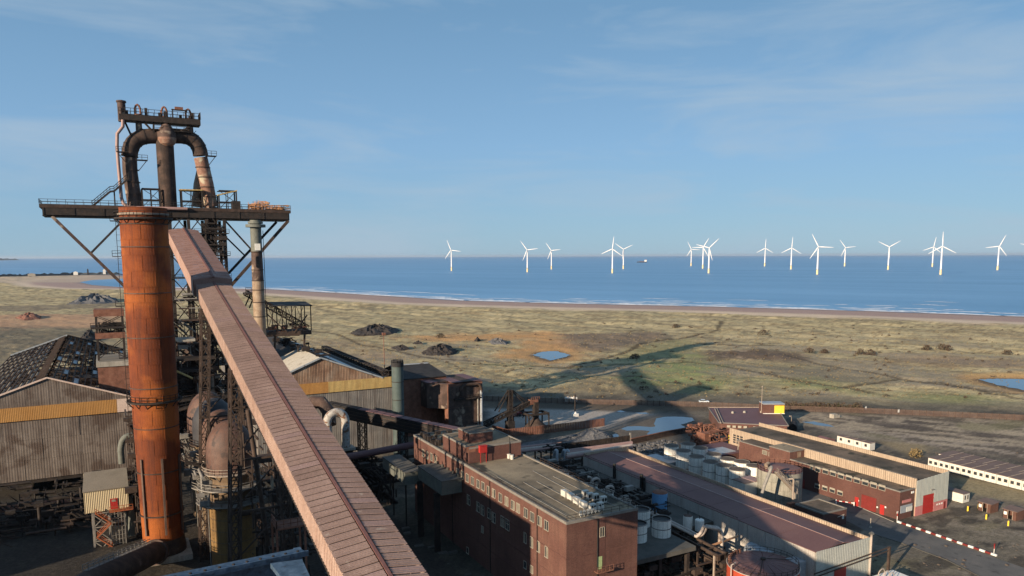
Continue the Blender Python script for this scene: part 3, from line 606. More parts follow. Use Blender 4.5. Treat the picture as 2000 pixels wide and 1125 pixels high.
for i in range(n):
    t = T0+i*pitch; j = rp.uniform(-.008, .008)
    inst(rl if rp.random() < .93 else rlb, 'roof_panel', cg, (CX0-.12, t, cz(t)+j)); inst(rr_ if (rp.random() < .8) else rrb, 'roof_panel', cg, (CX0+CW+.12, t, cz(t)+rp.uniform(-.008, .008)))
mb = MB(); mb.beam((RX, T0, cz(T0)+RH+.06), (RX, TK, cz(TK)+RH+.06), .34, .12)
mb.build('ridge_cap', M['conv_ridge'], cg)
WH = 2.9
def wall_piece(ln, sgn):
    mb = MB(); mb.prism([(0,0,-WH), (0,ln,-WH+CS*ln), (0,ln,-.03+CS*ln), (0,0,-.03)], (.08*sgn,0,0))
    for k in range(4): y = ln*(k+.5)/4; mb.beam((-.04*sgn, y, CS*y-WH+.05), (-.04*sgn, y, CS*y-.05), .1, .08)
    return mb
wl = shared('wall_panel', wall_piece(2.41, 1), M['conv_wall']); wr = shared('wall_panel', wall_piece(2.41, -1), M['conv_roof'])
for i in range(int((TK-T0)/2.44)+1):
    t = T0+i*2.44
    inst(wl, 'wall_panel', cg, (CX0, t, cz(t))); inst(wr, 'wall_panel', cg, (CX0+CW, t, cz(t)))
MB().prism([(CX0+.1, T0, cz(T0)-WH), (CX0+CW-.1, T0, cz(T0)-WH), (CX0+CW-.1, TK, cz(TK)-WH), (CX0+.1, TK, cz(TK)-WH)], (0,0,.3)).build('gallery_floor', M['steel_dark'], cg)
# raised upper hood
UO = .6; UZ = .95
def hood_pt(x, t, z): return (x, t, cz(t)+UZ+z)
xl, xr = CX0-UO, CX0+CW+UO
nh = int((TE-TK)/3.0)
hw = shared('hood_wall_panel', MB().prism([(0,0,-WH-UZ+.3), (0,2.96,-WH-UZ+.3+CS*2.96), (0,2.96,CS*2.96), (0,0,0)], (.1,0,0)), M['hood_wall'])
hr = shared('hood_roof_panel', MB().poly([(0,0,0), (xr-RX,0,0), (xr-RX,2.98,CS*2.98), (0,2.98,CS*2.98)]).beam((0,.05,.04), (xr-RX,.05,.04), .08, .06), M['conv_roof'])
def hslope(x0, x1, z0, z1, ln):
    return MB().poly([(x0,0,z0),(x1,0,z1),(x1,ln,z1+CS*ln),(x0,ln,z0+CS*ln)]).beam((x0,.08,z0+.03),(x1,.08,z1+.03),.1,.07)
h1 = shared('hood_roof_panel', hslope(xl-.1, RX, 0, .55, 2.9), M['hood_roof']); h2 = shared('hood_roof_panel', hslope(RX, xr+.1, .55, 0, 2.9), M['hood_roof'])
for i in range(nh):
    t = TK+i*3.0
    for h_ in (h1, h2): inst(h_, 'hood_roof_panel', cg, hood_pt(0, t, 0))
    inst(hw, 'hood_wall_panel', cg, hood_pt(xl, t, 0)); inst(hw, 'hood_wall_panel', cg, hood_pt(xr-.1, t, 0))
MB().prism([hood_pt(xl, TK, -WH-UZ+.3), hood_pt(xr, TK, -WH-UZ+.3), hood_pt(xr, TK, 0), hood_pt(RX, TK, .55), hood_pt(xl, TK, 0)], (0,.12,0)).build('hood_end_wall', M['hood_roof'], cg)
MB().beam(hood_pt(RX, TK-.3, .65), hood_pt(RX, TK+nh*3, .65), .4, .22).build('ridge_cap', M['conv_ridge'], cg)
# trestles
def trestle(t, wid, m='steel_brown', spread=3.0, foot=0):
    mb = MB(); zt = cz(t)-WH
    for sx in (-1, 1):
        xt = CX0+CW/2+sx*CW*.42; mb2 = MB().lattice((xt+sx*spread, t-wid*.0, foot), (xt, t, zt), wid, 1.6, max(6, int(zt/3.2)), .3, .14, side=(0,1,0))
        mb2.build('trestle_leg', M[m], cg)
    for k in range(int(zt/9)):
        z = 4+k*9; f = 1-z/zt; mb.beam((CX0-spread*f, t, z), (CX0+CW+spread*f, t, z), .35); mb.beam((CX0-spread*f, t, z), (CX0+CW+spread*(1-(z+9)/zt), t, min(zt, z+9)), .22)
    mb.build('trestle_brace', M[m], cg)
trestle(129, 2.6, spread=2.2); trestle(168, 3.0)
mb = MB()    # truss beneath the gallery floor
for i in range(int((TK-T0)/6)):
    t = T0+i*6
    for x in (CX0+.4, CX0+CW-.4):
        mb.beam((x, t, cz(t)-WH-.1), (x, t+6, cz(t+6)-WH-1.0), .2); mb.beam((x, t+6, cz(t+6)-WH-1.0), (x, t+6, cz(t+6)-WH), .2); mb.beam((x, t, cz(t)-WH-1.0), (x, t+6, cz(t+6)-WH-1.0), .28)
mb.build('floor_truss', M['steel_dark'], cg, kind='stuff')
# ================================================================== ORANGE CHIMNEY
Cc = at(284, 480, Y=174.0); chx, chy = Cc.x, Cc.y
def chz(v): return at(284+(v-480)*.062, v, Y=chy-4).z
CR = 42.5/FPX*(Cc.x*SY+Cc.y*CY)*.99
ch = thing('chimney', 'tall rust orange riveted steel chimney in front of the blast furnace', 'chimney', (chx, chy, 0))
ztop = chz(404); z0c = 4.2; nc_ = 22; hc = (ztop-z0c)/nc_; npl = 6; seg = 9
mb = MB()
for k in range(seg):
    a0, a1 = 2*math.pi/npl*k/seg, 2*math.pi/npl*(k+1)/seg; g_ = .0
    mb._add([(CR*math.cos(a0), CR*math.sin(a0), 0), (CR*math.cos(a1), CR*math.sin(a1), 0), (CR*math.cos(a1), CR*math.sin(a1), hc-.015), (CR*math.cos(a0), CR*math.sin(a0), hc-.015)], [(0,1,2,3)], True)
mb.lathe(0, 0, [(CR, hc-.05), (CR+.035, hc-.05)], 2) if False else None
for k in range(seg):   # lap joint
    a0, a1 = 2*math.pi/npl*k/seg, 2*math.pi/npl*(k+1)/seg; r1 = CR+.06
    mb._add([(r1*math.cos(a0), r1*math.sin(a0), hc-.16), (r1*math.cos(a1), r1*math.sin(a1), hc-.16), (r1*math.cos(a1), r1*math.sin(a1), hc-.02), (r1*math.cos(a0), r1*math.sin(a0), hc-.02)], [(0,1,2,3)], True)
mb.box(CR-.05, CR+.05, -.06, .06, 0, hc-.02)
pm_ = shared('shell_plate', mb, M['rust_orange'])
for i in range(nc_):
    f = 1-.10*max(0, 1-i/9.0)
    for j in range(npl): inst(pm_, 'shell_plate', ch, (chx, chy, z0c+i*hc), 2*math.pi/npl*(j+.5*(i % 2))+.3, (f, f, 1))
MB().lathe(chx, chy, [(CR*.88, z0c), (CR*.88, ztop-.2)], 30).build('lining', M['rust_dark'], ch)
MB().lathe(chx, chy, [(CR*1.0, -1), (CR*1.0, 2), (CR*.92, z0c+.3)], 30).build('base_cone', M['rust_dark'], ch)
for v in (437, 482, 573, 660, 759, 838, 925, 1009):
    z = chz(v); MB().ring(chx, chy, z-.1, z+.1, CR*(.9 if v > 800 else .98), CR*(1.04 if v < 800 else .995), 36).build('stiffening_ring', M['rust_pipe'] if v in (573, 660, 759, 482) else M['steel_brown'], ch)
for v, rr0, sc_ in ((424, 1.22, 1), (785, 1.2, 0)):
    z = chz(v); mb = MB().ring(chx, chy, z-.35, z, CR*.98, CR*rr0, 32); mb.ringrail(chx, chy, z, CR*rr0-.1, 24, 1.2, .09)
    for k in range(16): a = 2*math.pi*k/16; mb.beam((chx+CR*rr0*math.cos(a), chy+CR*rr0*math.sin(a), z-.3), (chx+CR*math.cos(a), chy+CR*math.sin(a), z-1.4), .14)
    mb.build('walkway', M['steel_dark'], ch)
z = chz(419); MB().ring(chx, chy, z, z+.35, CR*1.02, CR*1.07, 36).build('pale_rim', M['steel_pale'], ch)
for a_ in (-2.42, -1.48, -.55, .9, 2.4):
    mb = MB(); z1, z2 = chz(1045), chz(896); r_ = CR*.955+.12
    mb.beam((chx+r_*math.cos(a_), chy+r_*math.sin(a_), z1), (chx+(r_+.15)*math.cos(a_), chy+(r_+.15)*math.sin(a_), z2), .4, .3, up=(math.cos(a_), math.sin(a_), 0)); mb.build('fin', M['fence_brown'], ch)
mb = MB(); a_ = math.pi*.97; lx, ly = chx+(CR+.7)*math.cos(a_), chy+(CR+.7)*math.sin(a_)     # ladder with hoops
for s_ in (-.3, .3): mb.beam((lx, ly+s_, 30), (lx, ly+s_, ztop-1), .1)
z = 30
while z < ztop-1: mb.beam((lx-.35, ly-.3, z), (lx-.35, ly+.3, z), .07); mb.beam((lx, ly, z), (lx+.8, ly, z), .06); z += 1.2
for v in (430, 500, 598, 640, 700): z = chz(v); mb.box(lx-1.0, lx+.6, ly-.9, ly+.9, z-.15, z); mb.rail([(lx+.6,ly-.9,z),(lx-1,ly-.9,z),(lx-1,ly+.9,z)], 1.1, 1, .08)
mb.build('ladder', M['steel_dark'], ch)
pb = MB(); b0 = Vector((chx, chy, 0)); pb.box(chx-5.3, chx+5.3, chy-5.3, chy+5.3, -1, 1.2); solo('chimney_plinth', 'pale concrete block under the foot of the orange chimney', 'plinth', pb, M['concrete'])
# rusty flue coming out of the chimney foot, with its walkway
fl = thing('flue_duct', 'large dark rusty flue running from the chimney foot to lower left', 'duct', (chx-10, chy-20, 0))
fa = at(304, 1078, Y=chy-5); fb = at(175, 1140, Y=138); fc = at(40, 1215, Y=120)
MB().pipe([fa, fb, fc], 2.3, 20).build('duct', M['rust_dark'], fl)
d_ = (fb-fa).normalized(); MB().pipe([fa, fa+d_*.8], 2.7, 20).build('collar', M['rust_pipe'], fl)
mb = MB(); up = Vector((0,0,2.3)); side = Vector((-d_.y, d_.x, 0)).normalized()*-1.3
if side.x > 0: side = -side
p0 = fa+up+side*.3+d_*3; p1 = fb+up+side*.3
mb.beam(p0, p1, .9, .12); mb.rail([p0+side*.4, p1+side*.4], 1.0, 2.2, .1); mb.rail([p0-side*.3, p1-side*.3], 1.0, 2.2, .1); mb.build('walkway', M['steel_grey'], fl)
mb = MB(); 
for q_ in (.45, .95): c_ = fa.lerp(fb, q_); mb.box(c_.x-1, c_.x+1, c_.y-.5, c_.y+.5, 0, max(1, c_.z-2))
mb.build('pier', M['concrete'], fl)
# ================================================================== BLAST FURNACE
FY = 260.0
bf = thing('blast_furnace', 'towering dark rusty blast furnace with arched gas uptakes above a wide deck', 'furnace', (at(340,430,Y=FY+6).x, FY+6, 0))
def F(u, v, dy=0): return at(u, v, Y=FY+dy)
dzt = F(330, 404).z; dl, dr = F(76, 400).x, F(568, 415).x
MB().box(dl, dr, FY, FY+13, dzt-1.1, dzt-.1).build('deck', M['rust_dark'], bf)
mb = MB()
for y in (FY+.4, FY+6, FY+12.4): mb.box(dl+.7, dr-.5, y-.25, y+.25, dzt-3.2, dzt-1.1)
mb.box(dl+.6, dr-.4, FY+.7, FY+12, dzt-3.5, dzt-3.2)
for i in range(10): x = dl+1+(dr-dl-2)*i/9; mb.box(x-.15, x+.15, FY+.0, FY+.15, dzt-3.2, dzt-1.1)
mb.build('deck_girder', M['steel_dark'], bf)
mb = MB().rail([(dl, FY+.1, dzt), (dr, FY+.1, dzt)], 1.4, 2.2, .11); mb.rail([(dl, FY+12.9, dzt), (dr, FY+12.9, dzt)], 1.4, 2.2, .1); mb.rail([(dl, FY, dzt), (dl, FY+12.9, dzt)], 1.4, 2.2, .1); mb.rail([(dr, FY, dzt), (dr, FY+12.9, dzt)], 1.4, 2.2, .1)
mb.build('deck_railing', M['steel_dark'], bf)
for (a, b_, w_, dy, mm) in (((102,428),(246,562),1.15,1,'rust_pipe'), ((233,438),(178,494),.8,1,'steel_dark'), ((563,431),(445,565),1.2,1,'steel_brown'), ((540,431),(436,545),1.0,11,'steel_dark'),
                    ((438,433),(494,491),.65,1,'steel_dark'), ((438,460),(478,499),.6,11,'steel_dark')):
    pa, pb_ = F(*a, dy), F(*b_, dy); pa.z = dzt-3.6 if pa.z > dzt-5 else pa.z
    MB().beam(pa, pb_, w_*.78).build('brace', M[mm], bf)
# tower frame under the deck
xL, xR = F(336, 500).x, F(440, 500).x+.3; ys = (FY+.6, FY+12.4); mb = MB(); xs = [xL, (xL*2+xR)/3, (xL+xR*2)/3, xR]
for x in xs:
    for y in ys: MB().beam((x, y, 0), (x, y, dzt-3.6), .9).build('column', M['steel_dark'], bf)
lv = [8+7.2*i for i in range(10)]
for z in lv:
    mb = MB(); mb.box(xL-1.5, xR+1.2, FY-.8, FY+13.5, z-.25, z); mb.build('floor_deck', M['steel_dark'], bf)
    mb = MB().rail([(xL-1.5,FY-.8,z),(xR+1.2,FY-.8,z)], 1.2, 2, .12); mb.rail([(xL-1.5,FY-.8,z),(xL-1.5,FY+13,z)], 1.2, 2.5, .12)
    for a, b_ in zip(xs, xs[1:]):
        mb.beam((a, FY+.6, z), (b_, FY+.6, z+7), .3); mb.beam((b_, FY+.6, z), (a, FY+.6, z+7), .3)
    mb.build('bracing', M['steel_dark'], bf)
bx, by = (xL+xR)/2-1.5, FY+7
MB().lathe(bx, by, [(6.5,0),(6.8,18),(5.6,28),(4.0,36),(0,40)], 26).build('furnace_shell', M['rust_dark'], bf)
# uptakes
def P(u, v, dy=6): return F(u, v, dy)
rU = 13.2/FPX*(F(258,308,6).x*SY+F(258,308,6).y*CY)
left = [P(264,404), P(259,370), P(254,335), P(253,308)]; right = [P(392,308), P(397,330), P(404,360), P(412,404)]
arch = curve(P(253,306), P(253,267), P(292,266), 7)+[P(322,266)]+curve(P(352,266), P(388,268), P(392,304), 7)
MB().pipe(left, rU, 20, r2=rU*.98).build('uptake', M['rust_pipe'], bf)
MB().pipe(arch, rU*1.08, 20).build('gas_main', M['rust_dark'], bf)
MB().pipe(right, rU*.98, 20, r2=rU*.98).build('uptake', M['pale_pipe'], bf)
MB().pipe([P(393,330,9), P(389,360,10), P(388,404,10)], rU*.6, 16, r2=rU*1.0).build('uptake', M['tan_pipe'], bf)
MB().pipe([P(412,404), P(412,440), P(410,520,5)], rU*.95, 16).build('downtake', M['rust_pipe'], bf)
cp = P(320.5, 262); MB().lathe(cp.x, cp.y-.5, [(rU*1.2, dzt-4), (rU*1.2, cp.z+.3)], 26).build('downcomer', M['rust_dark'], bf)
cq = P(325, 266); MB().lathe(cq.x, cq.y-2.0, [(0, cq.z-3.6), (1.3, cq.z-3.4), (2.2, cq.z-2.7), (2.7, cq.z-1.5), (2.75, cq.z-.8)], 20).build('dome_cap', M['pale_pipe'], bf); MB().lathe(cq.x, cq.y-1.6, [(2.9, cq.z-.8), (2.9, cq.z+.8), (1.7, cq.z+2.6), (.7, cq.z+4.0), (.6, cq.z+5.2)], 20).build('cone_cap', M['rust_pipe'], bf)
for a, b_, c_ in ((left[-1], left[0], 4), (right[0], right[-1], 5)):
    for k in range(1, c_):
        q_ = a.lerp(b_, k/c_); 
        MB().ring(q_.x, q_.y, q_.z-.12, q_.z+.12, rU*.97, rU*1.08, 20).build('flange', M['steel_brown'], bf)
rv = random.Random(5)
for a_, b_ in zip(arch[::2], arch[1::2]): MB().pipe([a_, a_+(b_-a_).normalized()*.25], rU*1.14, 20).build('flange', M['steel_dark'], bf)
for q_ in arch[1::2]: mb = MB(); d = Vector((rv.uniform(-1,1), 0, 1)).normalized(); mb.beam(q_, q_+d*(rU*1.5), .16); mb.build('bracket', M['steel_dark'], bf)
zz = at(322, 246, Y=FY+3).z-1.3
mb = MB().box(P(285,0).x, P(358,0).x, FY+2.6, FY+4.2, zz-.2, zz+.0); mb.rail([(P(285,0).x, FY+2.6, zz), (P(358,0).x, FY+2.6, zz)], 1.3, 1.8, .12); mb.build('arch_walkway', M['steel_dark'], bf)
for (u, v, s_) in ((238,295,-1), (412,303,1), (277,311,1)):
    q_ = P(u, v, 3); mb = MB().box(q_.x-1.6, q_.x+1.6, q_.y-1, q_.y+1.5, q_.z-.4, q_.z-.2); mb.rail([(q_.x-1.6,q_.y-1,q_.z-.2),(q_.x+1.6,q_.y-1,q_.z-.2)], 1.4, 1.2, .12); mb.beam((q_.x+s_*1.4, q_.y, q_.z-.3), (q_.x-s_*1.0, q_.y, q_.z-3.5), .2); mb.build('side_platform', M['steel_dark'], bf)
# bleeder platform
zb = (at(231,233,Y=FY+4).z+at(392,246,Y=FY+4).z)/2; xa, xb = F(232,228,4).x, F(391,238,4).x
MB().box(xa, xb, FY+3, FY+8.5, zb, zb+1.7).build('bleeder_platform', M['steel_dark'], bf)
mb = MB().rail([(xa,FY+3,zb+1.7),(xb,FY+3,zb+1.7)], 1.9, 1.6, .13); mb.rail([(xa,FY+8.4,zb+1.7),(xb,FY+8.4,zb+1.7)], 1.9, 1.6, .13); mb.rail([(xb,FY+3,zb+1.7),(xb,FY+8.4,zb+1.7)], 2.2, 1.2, .2)
for i in range(7): x = xa+2+(xb-xa-3)*rv.random(); mb.box(x-.4, x+.4, FY+4, FY+5, zb+1.7, zb+1.7+rv.uniform(1,2.6))
mb.build('platform_railing', M['steel_dark'], bf)
q_ = F(238, 222, 4.5); MB().lathe(q_.x, q_.y, [(0,zb-.5),(1.15,zb-.4),(1.15,zb+5.3),(1.45,zb+5.3),(1.35,zb+5.8),(0,zb+6.1)], 18).build('drum', M['rust_pipe'], bf)
for u, v in ((268,203),(320,207.5),(367,212)):
    q_ = F(u, v, 5); x = q_.x; mb = MB(); zt = q_.z-1
    mb.lathe(x, q_.y, [(.55,zb),(.55,zt-2.6),(1.0,zt-2.4),(1.0,zt-2.1)], 12); mb.pipe([(x-.75,q_.y,zt-2.2),(x-.75,q_.y,zt-.4),(x-.4,q_.y,zt+.5),(x,q_.y,zt+.8),(x+.4,q_.y,zt+.5),(x+.75,q_.y,zt-.4),(x+.75,q_.y,zt-2.2)], .32, 8)
    mb.build('bleeder_valve', M['rust_brown'], bf)
x = F(349, 215, 5).x; mb = MB().box(x-2.0, x-1.7, FY+4, FY+4.3, zb+1.7, zb+4.6); mb.box(x+1.7, x+2.0, FY+4, FY+4.3, zb+1.7, zb+4.6); mb.box(x-2.2, x+2.2, FY+3.8, FY+4.6, zb+4.2, zb+4.5); mb.build('hoist_frame', M['steel_dark'], bf)
MB().box(x-1.2, x+1.2, FY+3.8, FY+4.8, zb+4.5, zb+5.3).build('hoist_motor', M['rust_brown'], bf)
for u in (272, 322, 372):
    q_ = F(u, 260, 5.5); MB().lathe(q_.x, q_.y, [(1.0, P(u,272).z), (.9, zb)], 12).build('bleeder_pipe', M['rust_pipe'], bf)
mb = MB()
for a, b_ in (((243,236),(256,264)), ((275,232),(294,252)), ((379,240),(357,256)), ((300,236),(300,262))): mb.beam(F(*a, 4), F(*b_, 4), .55)
mb.build('platform_strut', M['steel_dark'], bf)
MB().pipe([F(240,234,3), F(240,247,3), F(229,261,3), F(228.5,285,3), F(231,320,3), F(237,386,3), F(241,398,2), F(252,405,1), F(290,406,-.6), F(366,408,-.6)], .5, 8).build('bleed_line', M['pipe_pink'], bf)
mb = MB(); pa, pb_, pc, pd = F(180,403,1), F(215,374,1), F(223,373,1), F(252,347,1)
for off in (0, 1.2):
    o_ = Vector((0,off,0)); 
    for a, b_ in ((pa,pb_),(pb_,pc),(pc,pd)): mb.beam(a+o_, b_+o_, .4, .5); mb.beam(a+o_+Vector((0,0,1.5)), b_+o_+Vector((0,0,1.5)), .13); mb.beam(a+o_+Vector((0,0,.8)), b_+o_+Vector((0,0,.8)), .1)
    for a, b_, n_ in ((pa,pb_,6),(pc,pd,5)):
        for k in range(n_+1): c_ = a.lerp(b_, k/n_)+o_; mb.beam(c_, c_+Vector((0,0,1.5)), .12)
mb.beam(pc+Vector((0,.6,0)), (pc.x, pc.y+.6, dzt), .4); mb.build('stair', M['steel_dark'], bf)
for (u0, u1, v0, ym, nm) in ((277,312,368,None,0), (354,394,371,'yellow_pale',1), (427,461,372,'yellow_pale',2)):
    a, b_ = F(u0, v0, 3), F(u1, v0, 3); zt = a.z; mb = MB()
    for x in (a.x, (a.x+b_.x)/2, b_.x):
        for y in (FY+3, FY+7): mb.beam((x, y, dzt), (x, y, zt if x != a.x or nm != 2 else zt-1.5), .42 if x != (a.x+b_.x)/2 else .2)
    for z in (dzt+2.2, zt): mb.beam((a.x, FY+3, z), (b_.x, FY+3, z-0), .35); mb.beam((a.x, FY+7, z), (b_.x, FY+7, z), .3)
    mb.beam((a.x, FY+3, dzt), (b_.x, FY+3, zt), .18); mb.beam((b_.x, FY+3, dzt+2), (a.x, FY+3, zt), .18); mb.build('canopy_frame', M['steel_dark'], bf)
    if ym: MB().prism([(a.x-.4, FY+2.6, zt-(1.7 if nm == 2 else .1)), (b_.x+.3, FY+2.6, zt), (b_.x+.3, FY+7.6, zt+.1), (a.x-.4, FY+7.6, zt-(1.6 if nm == 2 else 0))], (0,0,.35)).build('canopy_roof', M['yellow_pale'], bf)
a = F(453, 400, 3); b_ = F(469, 400, 3); MB().box(a.x, b_.x, FY+2, FY+5, dzt, dzt+2.6).build('winch_cabin', M['steel_dark'], bf)
sf = MB(); rz = random.Random(9)
for (u0, u1, hh, n_) in ((483, 533, 3.0, 90), (528, 562, 1.9, 45)):
    a, b_ = F(u0, 410, 3), F(u1, 410, 3)
    for i in range(n_):
        x = rz.uniform(a.x, b_.x-2); z = dzt+rz.uniform(0, hh)*(1-.35*abs((x-(a.x+b_.x)/2)/((b_.x-a.x)/2))); y = FY+rz.uniform(1, 6)
        if rz.random() < .7: sf.beam((x, y, z), (x+rz.uniform(1.5,4), y+rz.uniform(-.4,.4), z+rz.uniform(-.3,.3)), .22)
        else: sf.beam((x, y, dzt), (x, y, z+.5), .15)
sc0 = solo('scaffold_stack', 'untidy pile of orange brown scaffold frames on the right end of the furnace deck', 'scaffolding', sf, M['scaffold'])
# pipes and steel clutter around the tower
def clutter(x0, x1, y0, y1, z0, z1, n, m, parent, seed, name='pipework', rmax=.35):
    r_ = random.Random(seed); mb = MB()
    for i in range(n):
        p_ = Vector((r_.uniform(x0,x1), r_.uniform(y0,y1), r_.uniform(z0,z1))); k = r_.random(); L_ = r_.uniform(2, 9)
        if k < .3: q_ = p_+Vector((L_,0,0)); q_.x = min(q_.x, x1)
        elif k < .5: q_ = p_+Vector((0,L_,0)); q_.y = min(q_.y, y1)
        elif k < .75: q_ = Vector((p_.x, p_.y, max(z0, p_.z-L_)))
        else: q_ = Vector((min(x1, p_.x+L_*.6), p_.y, max(z0, p_.z-L_*.6)))
        if r_.random() < .35: mb.pipe([p_, q_], r_.uniform(.15, rmax), 7)
        else: mb.beam(p_, q_, r_.uniform(.12, .35))
        if r_.random() < .15: s_ = r_.uniform(.5, 1.4); mb.box(p_.x-s_, p_.x+s_, p_.y-s_/2, p_.y+s_/2, p_.z, p_.z+s_)
    return mb.build(name, M[m], parent, kind='stuff')
clutter(xL-3, xR+1, FY-3, FY+1, 10, 48, 190, 'steel_dark', bf, 1); clutter(xL-2, xR+1, FY-4, FY+1, 8, 52, 200, 'rust_dark', bf, 2); clutter(xL-4, xR, FY-5, FY, 20, 58, 60, 'steel_grey', bf, 3, rmax=.6)
clutter(F(395,440).x, F(438,440).x, FY-1, FY+1, 62, 76, 90, 'steel_dark', bf, 4)
# inner work platform seen through the frame: pale slabs and a yellow crane beam
for (u0, u1, v, m_) in ((345,380,662,'concrete'), (338,420,700,'steel_dark'), (352,415,722,'steel_dark')):
    a, b_ = at(u0, v, Y=FY-8), at(u1, v, Y=FY-8); MB().box(a.x, b_.x, FY-10, FY-3, a.z-.8, a.z).build('work_platform', M[m_], bf)
MB().pipe([at(345,725,Y=FY-11), at(376,739,Y=FY-13)], .35, 8).build('crane_beam', M['yellow_pale'], bf)
# ================================================================== ISOLATED STACK AND HANGING CANOPY AT RIGHT
sx = at(499, 440, Y=256); st = thing('vent_stack', 'slim stack, dark green above and tan below, right of the furnace tower', 'stack', (sx.x, 256, 0)); rs_ = 10.3/FPX*(sx.x*SY+256*CY)
def sz(v): return at(499+(v-440)*.065, v, Y=256).z
MB().lathe(sx.x, 256, [(rs_*1.06, sz(548)), (rs_*1.0, sz(492))], 22).build('middle_shell', M['rust_pipe'], st)
MB().lathe(sx.x, 256, [(rs_*1.0, sz(492)), (rs_, sz(430)), (0, sz(430))], 22).build('upper_shell', M['grey_green'], st)
MB().lathe(sx.x, 256, [(rs_*1.15, 0), (rs_*1.08, sz(548))], 22).build('lower_shell', M['tan_pipe'], st)
MB().ring(sx.x, 256, sz(444), sz(438.5), rs_, rs_*1.8, 22).ring(sx.x, 256, sz(437), sz(433), rs_, rs_*1.35, 22).build('flange', M['grey_green'], st)
for v in (492, 527, 548, 566, 590, 618): MB().ring(sx.x, 256, sz(v)-.15, sz(v)+.15, rs_, rs_*1.14, 22).build('band', M['steel_brown'], st)
a = sz(490); MB().box(sx.x-.8, sx.x+.9, 256-rs_*1.08, 256-rs_*.9, sz(489), sz(476)).build('notice_plate', M['white'], st)
mb = MB(); 
for s_ in (-.25,.25): mb.beam((sx.x+rs_+.5, 256+s_, sz(620)), (sx.x+rs_+.5, 256+s_, sz(450)), .09)
zq = sz(620)
while zq < sz(450): mb.beam((sx.x+rs_+.5,255.7,zq),(sx.x+rs_+.5,256.3,zq),.07); zq += 1
mb.build('ladder', M['steel_dark'], st)
cn = thing('hanging_canopy', 'open dark roofed canopy platform hanging at right of the vent stack', 'canopy', at(567,640,Y=268))
ca_, cb_ = at(531,640,Y=266), at(606,650,Y=266); zf = (ca_.z+cb_.z)/2; zr_ = at(567,595,Y=268).z
MB().box(ca_.x-8, cb_.x, 264, 274, zf-1.6, zf-.2).build('platform', M['steel_brown'], cn)
mb = MB()
for i in range(5):
    x = ca_.x+(cb_.x-ca_.x)*i/4
    for y in (264.3, 273.7): mb.beam((x,y,zf-.2),(x,y,zr_),.3)
    if i < 4: x2 = ca_.x+(cb_.x-ca_.x)*(i+1)/4; mb.beam((x,273.7,zf),(x2,273.7,zr_),.15); mb.beam((x2,273.7,zf),(x,273.7,zr_),.15)
mb.rail([(ca_.x,264.2,zf),(cb_.x,264.2,zf)], 1.2, 1.5, .1); mb.build('post_frame', M['steel_dark'], cn)
MB().prism([(ca_.x-.5,263.6,zr_-.1),(cb_.x+.5,263.6,zr_-.5),(cb_.x+.5,274.4,zr_+.3),(ca_.x-.5,274.4,zr_+.6)], (0,0,.3)).build('roof', M['roof_black'], cn)
mb = MB().lattice(at(480,572,Y=264), at(600,640,Y=268), 1.6, 1.8, 14, .3, .16, side=(0,1,0)); mb.build('inclined_conveyor', M['steel_dark'], cn)
a, b_ = at(478,572,Y=260), at(500,572,Y=260); mb = MB().box(a.x, b_.x, 258, 264, a.z-.6, a.z).rail([(a.x,258,a.z),(b_.x,258,a.z)], 1.8, 1.2, .12); mb.build('landing', M['steel_dark'], cn)
mb = MB(); 
for (p_, q_) in (((489,575),(478,600)), ((497,576),(487,602)), ((520,645),(500,590)), ((560,648),(520,612)), ((575,650),(600,615)), ((480,660),(530,640)), ((530,655),(585,655))): mb.beam(at(*p_, Y=264), at(*q_, Y=264), .4)
for x in (ca_.x+1, cb_.x-2): mb.beam((x,266,zf-1.6),(x-3,266,0),.6)
mb.build('strut', M['steel_brown'], cn); clutter(ca_.x-8, cb_.x-1, 264, 270, zf-1.5, zf+1.5, 60, 'rust_brown', cn, 8, 'machinery')
# rusty frame tower left of the chimney, on a grey block
rt = thing('frame_tower', 'small rusty open frame tower on the cast house roof, left of the chimney', 'frame tower', at(215,700,Y=246))
a, b_ = at(186,605,Y=244), at(238,603,Y=244); zt = a.z; zlo = at(212,700,Y=244).z; mb = MB()
for x in (a.x, b_.x):
    for y in (244, 250): mb.beam((x,y,zlo-12),(x,y,zt),.55)
z5 = [at(212, v, Y=244).z for v in (700, 665, 640, 618)]
for z_, z2 in zip(z5, z5[1:]): 
    for y in (244, 250): mb.beam((a.x,y,z_),(b_.x,y,z2),.18); mb.beam((b_.x,y,z_),(a.x,y,z2),.18)
mb.build('frame', M['steel_dark'], rt)
z1, z2 = at(212,661,Y=244).z, at(212,650,Y=244).z
MB().box(a.x-.5, b_.x+.5, 243.6, 250.4, z1, z2).build('cladding_band', M['rust_brown'], rt); MB().box(a.x-.5, b_.x+.5, 243.5, 250.5, zt-2.0, zt).build('cladding_band', M['rust_brown'], rt)
MB().box(a.x-1.5, b_.x+.5, 243.4, 250.4, z2+1.2, z2+1.8).rail([(a.x-1.5,243.4,z2+1.8),(b_.x,243.4,z2+1.8)], 1.2, 1.3, .12).build('walkway', M['steel_dark'], rt); clutter(a.x, b_.x, 244, 249, z2, z2+3, 40, 'steel_dark', rt, 31, 'machinery')
a, b_ = at(190,711,Y=240), at(252,702,Y=240); zt = at(220,706,Y=240).z; gb = thing('roof_block', 'pale flat roofed block behind the left cast house, beside the chimney', 'plant room', ((a.x+b_.x)/2, 246, 0))
MB().box(a.x, b_.x+4, 240, 258, 0, zt-1.4).build('wall', M['rust_brown'], gb); MB().box(a.x-.3, b_.x+4.3, 239.7, 258.3, zt-1.4, zt).build('parapet', M['concrete'], gb); MB().box(a.x+.4, b_.x+3.5, 240.4, 257.5, zt, zt+.06).build('roof', M['beige_roof'], gb)
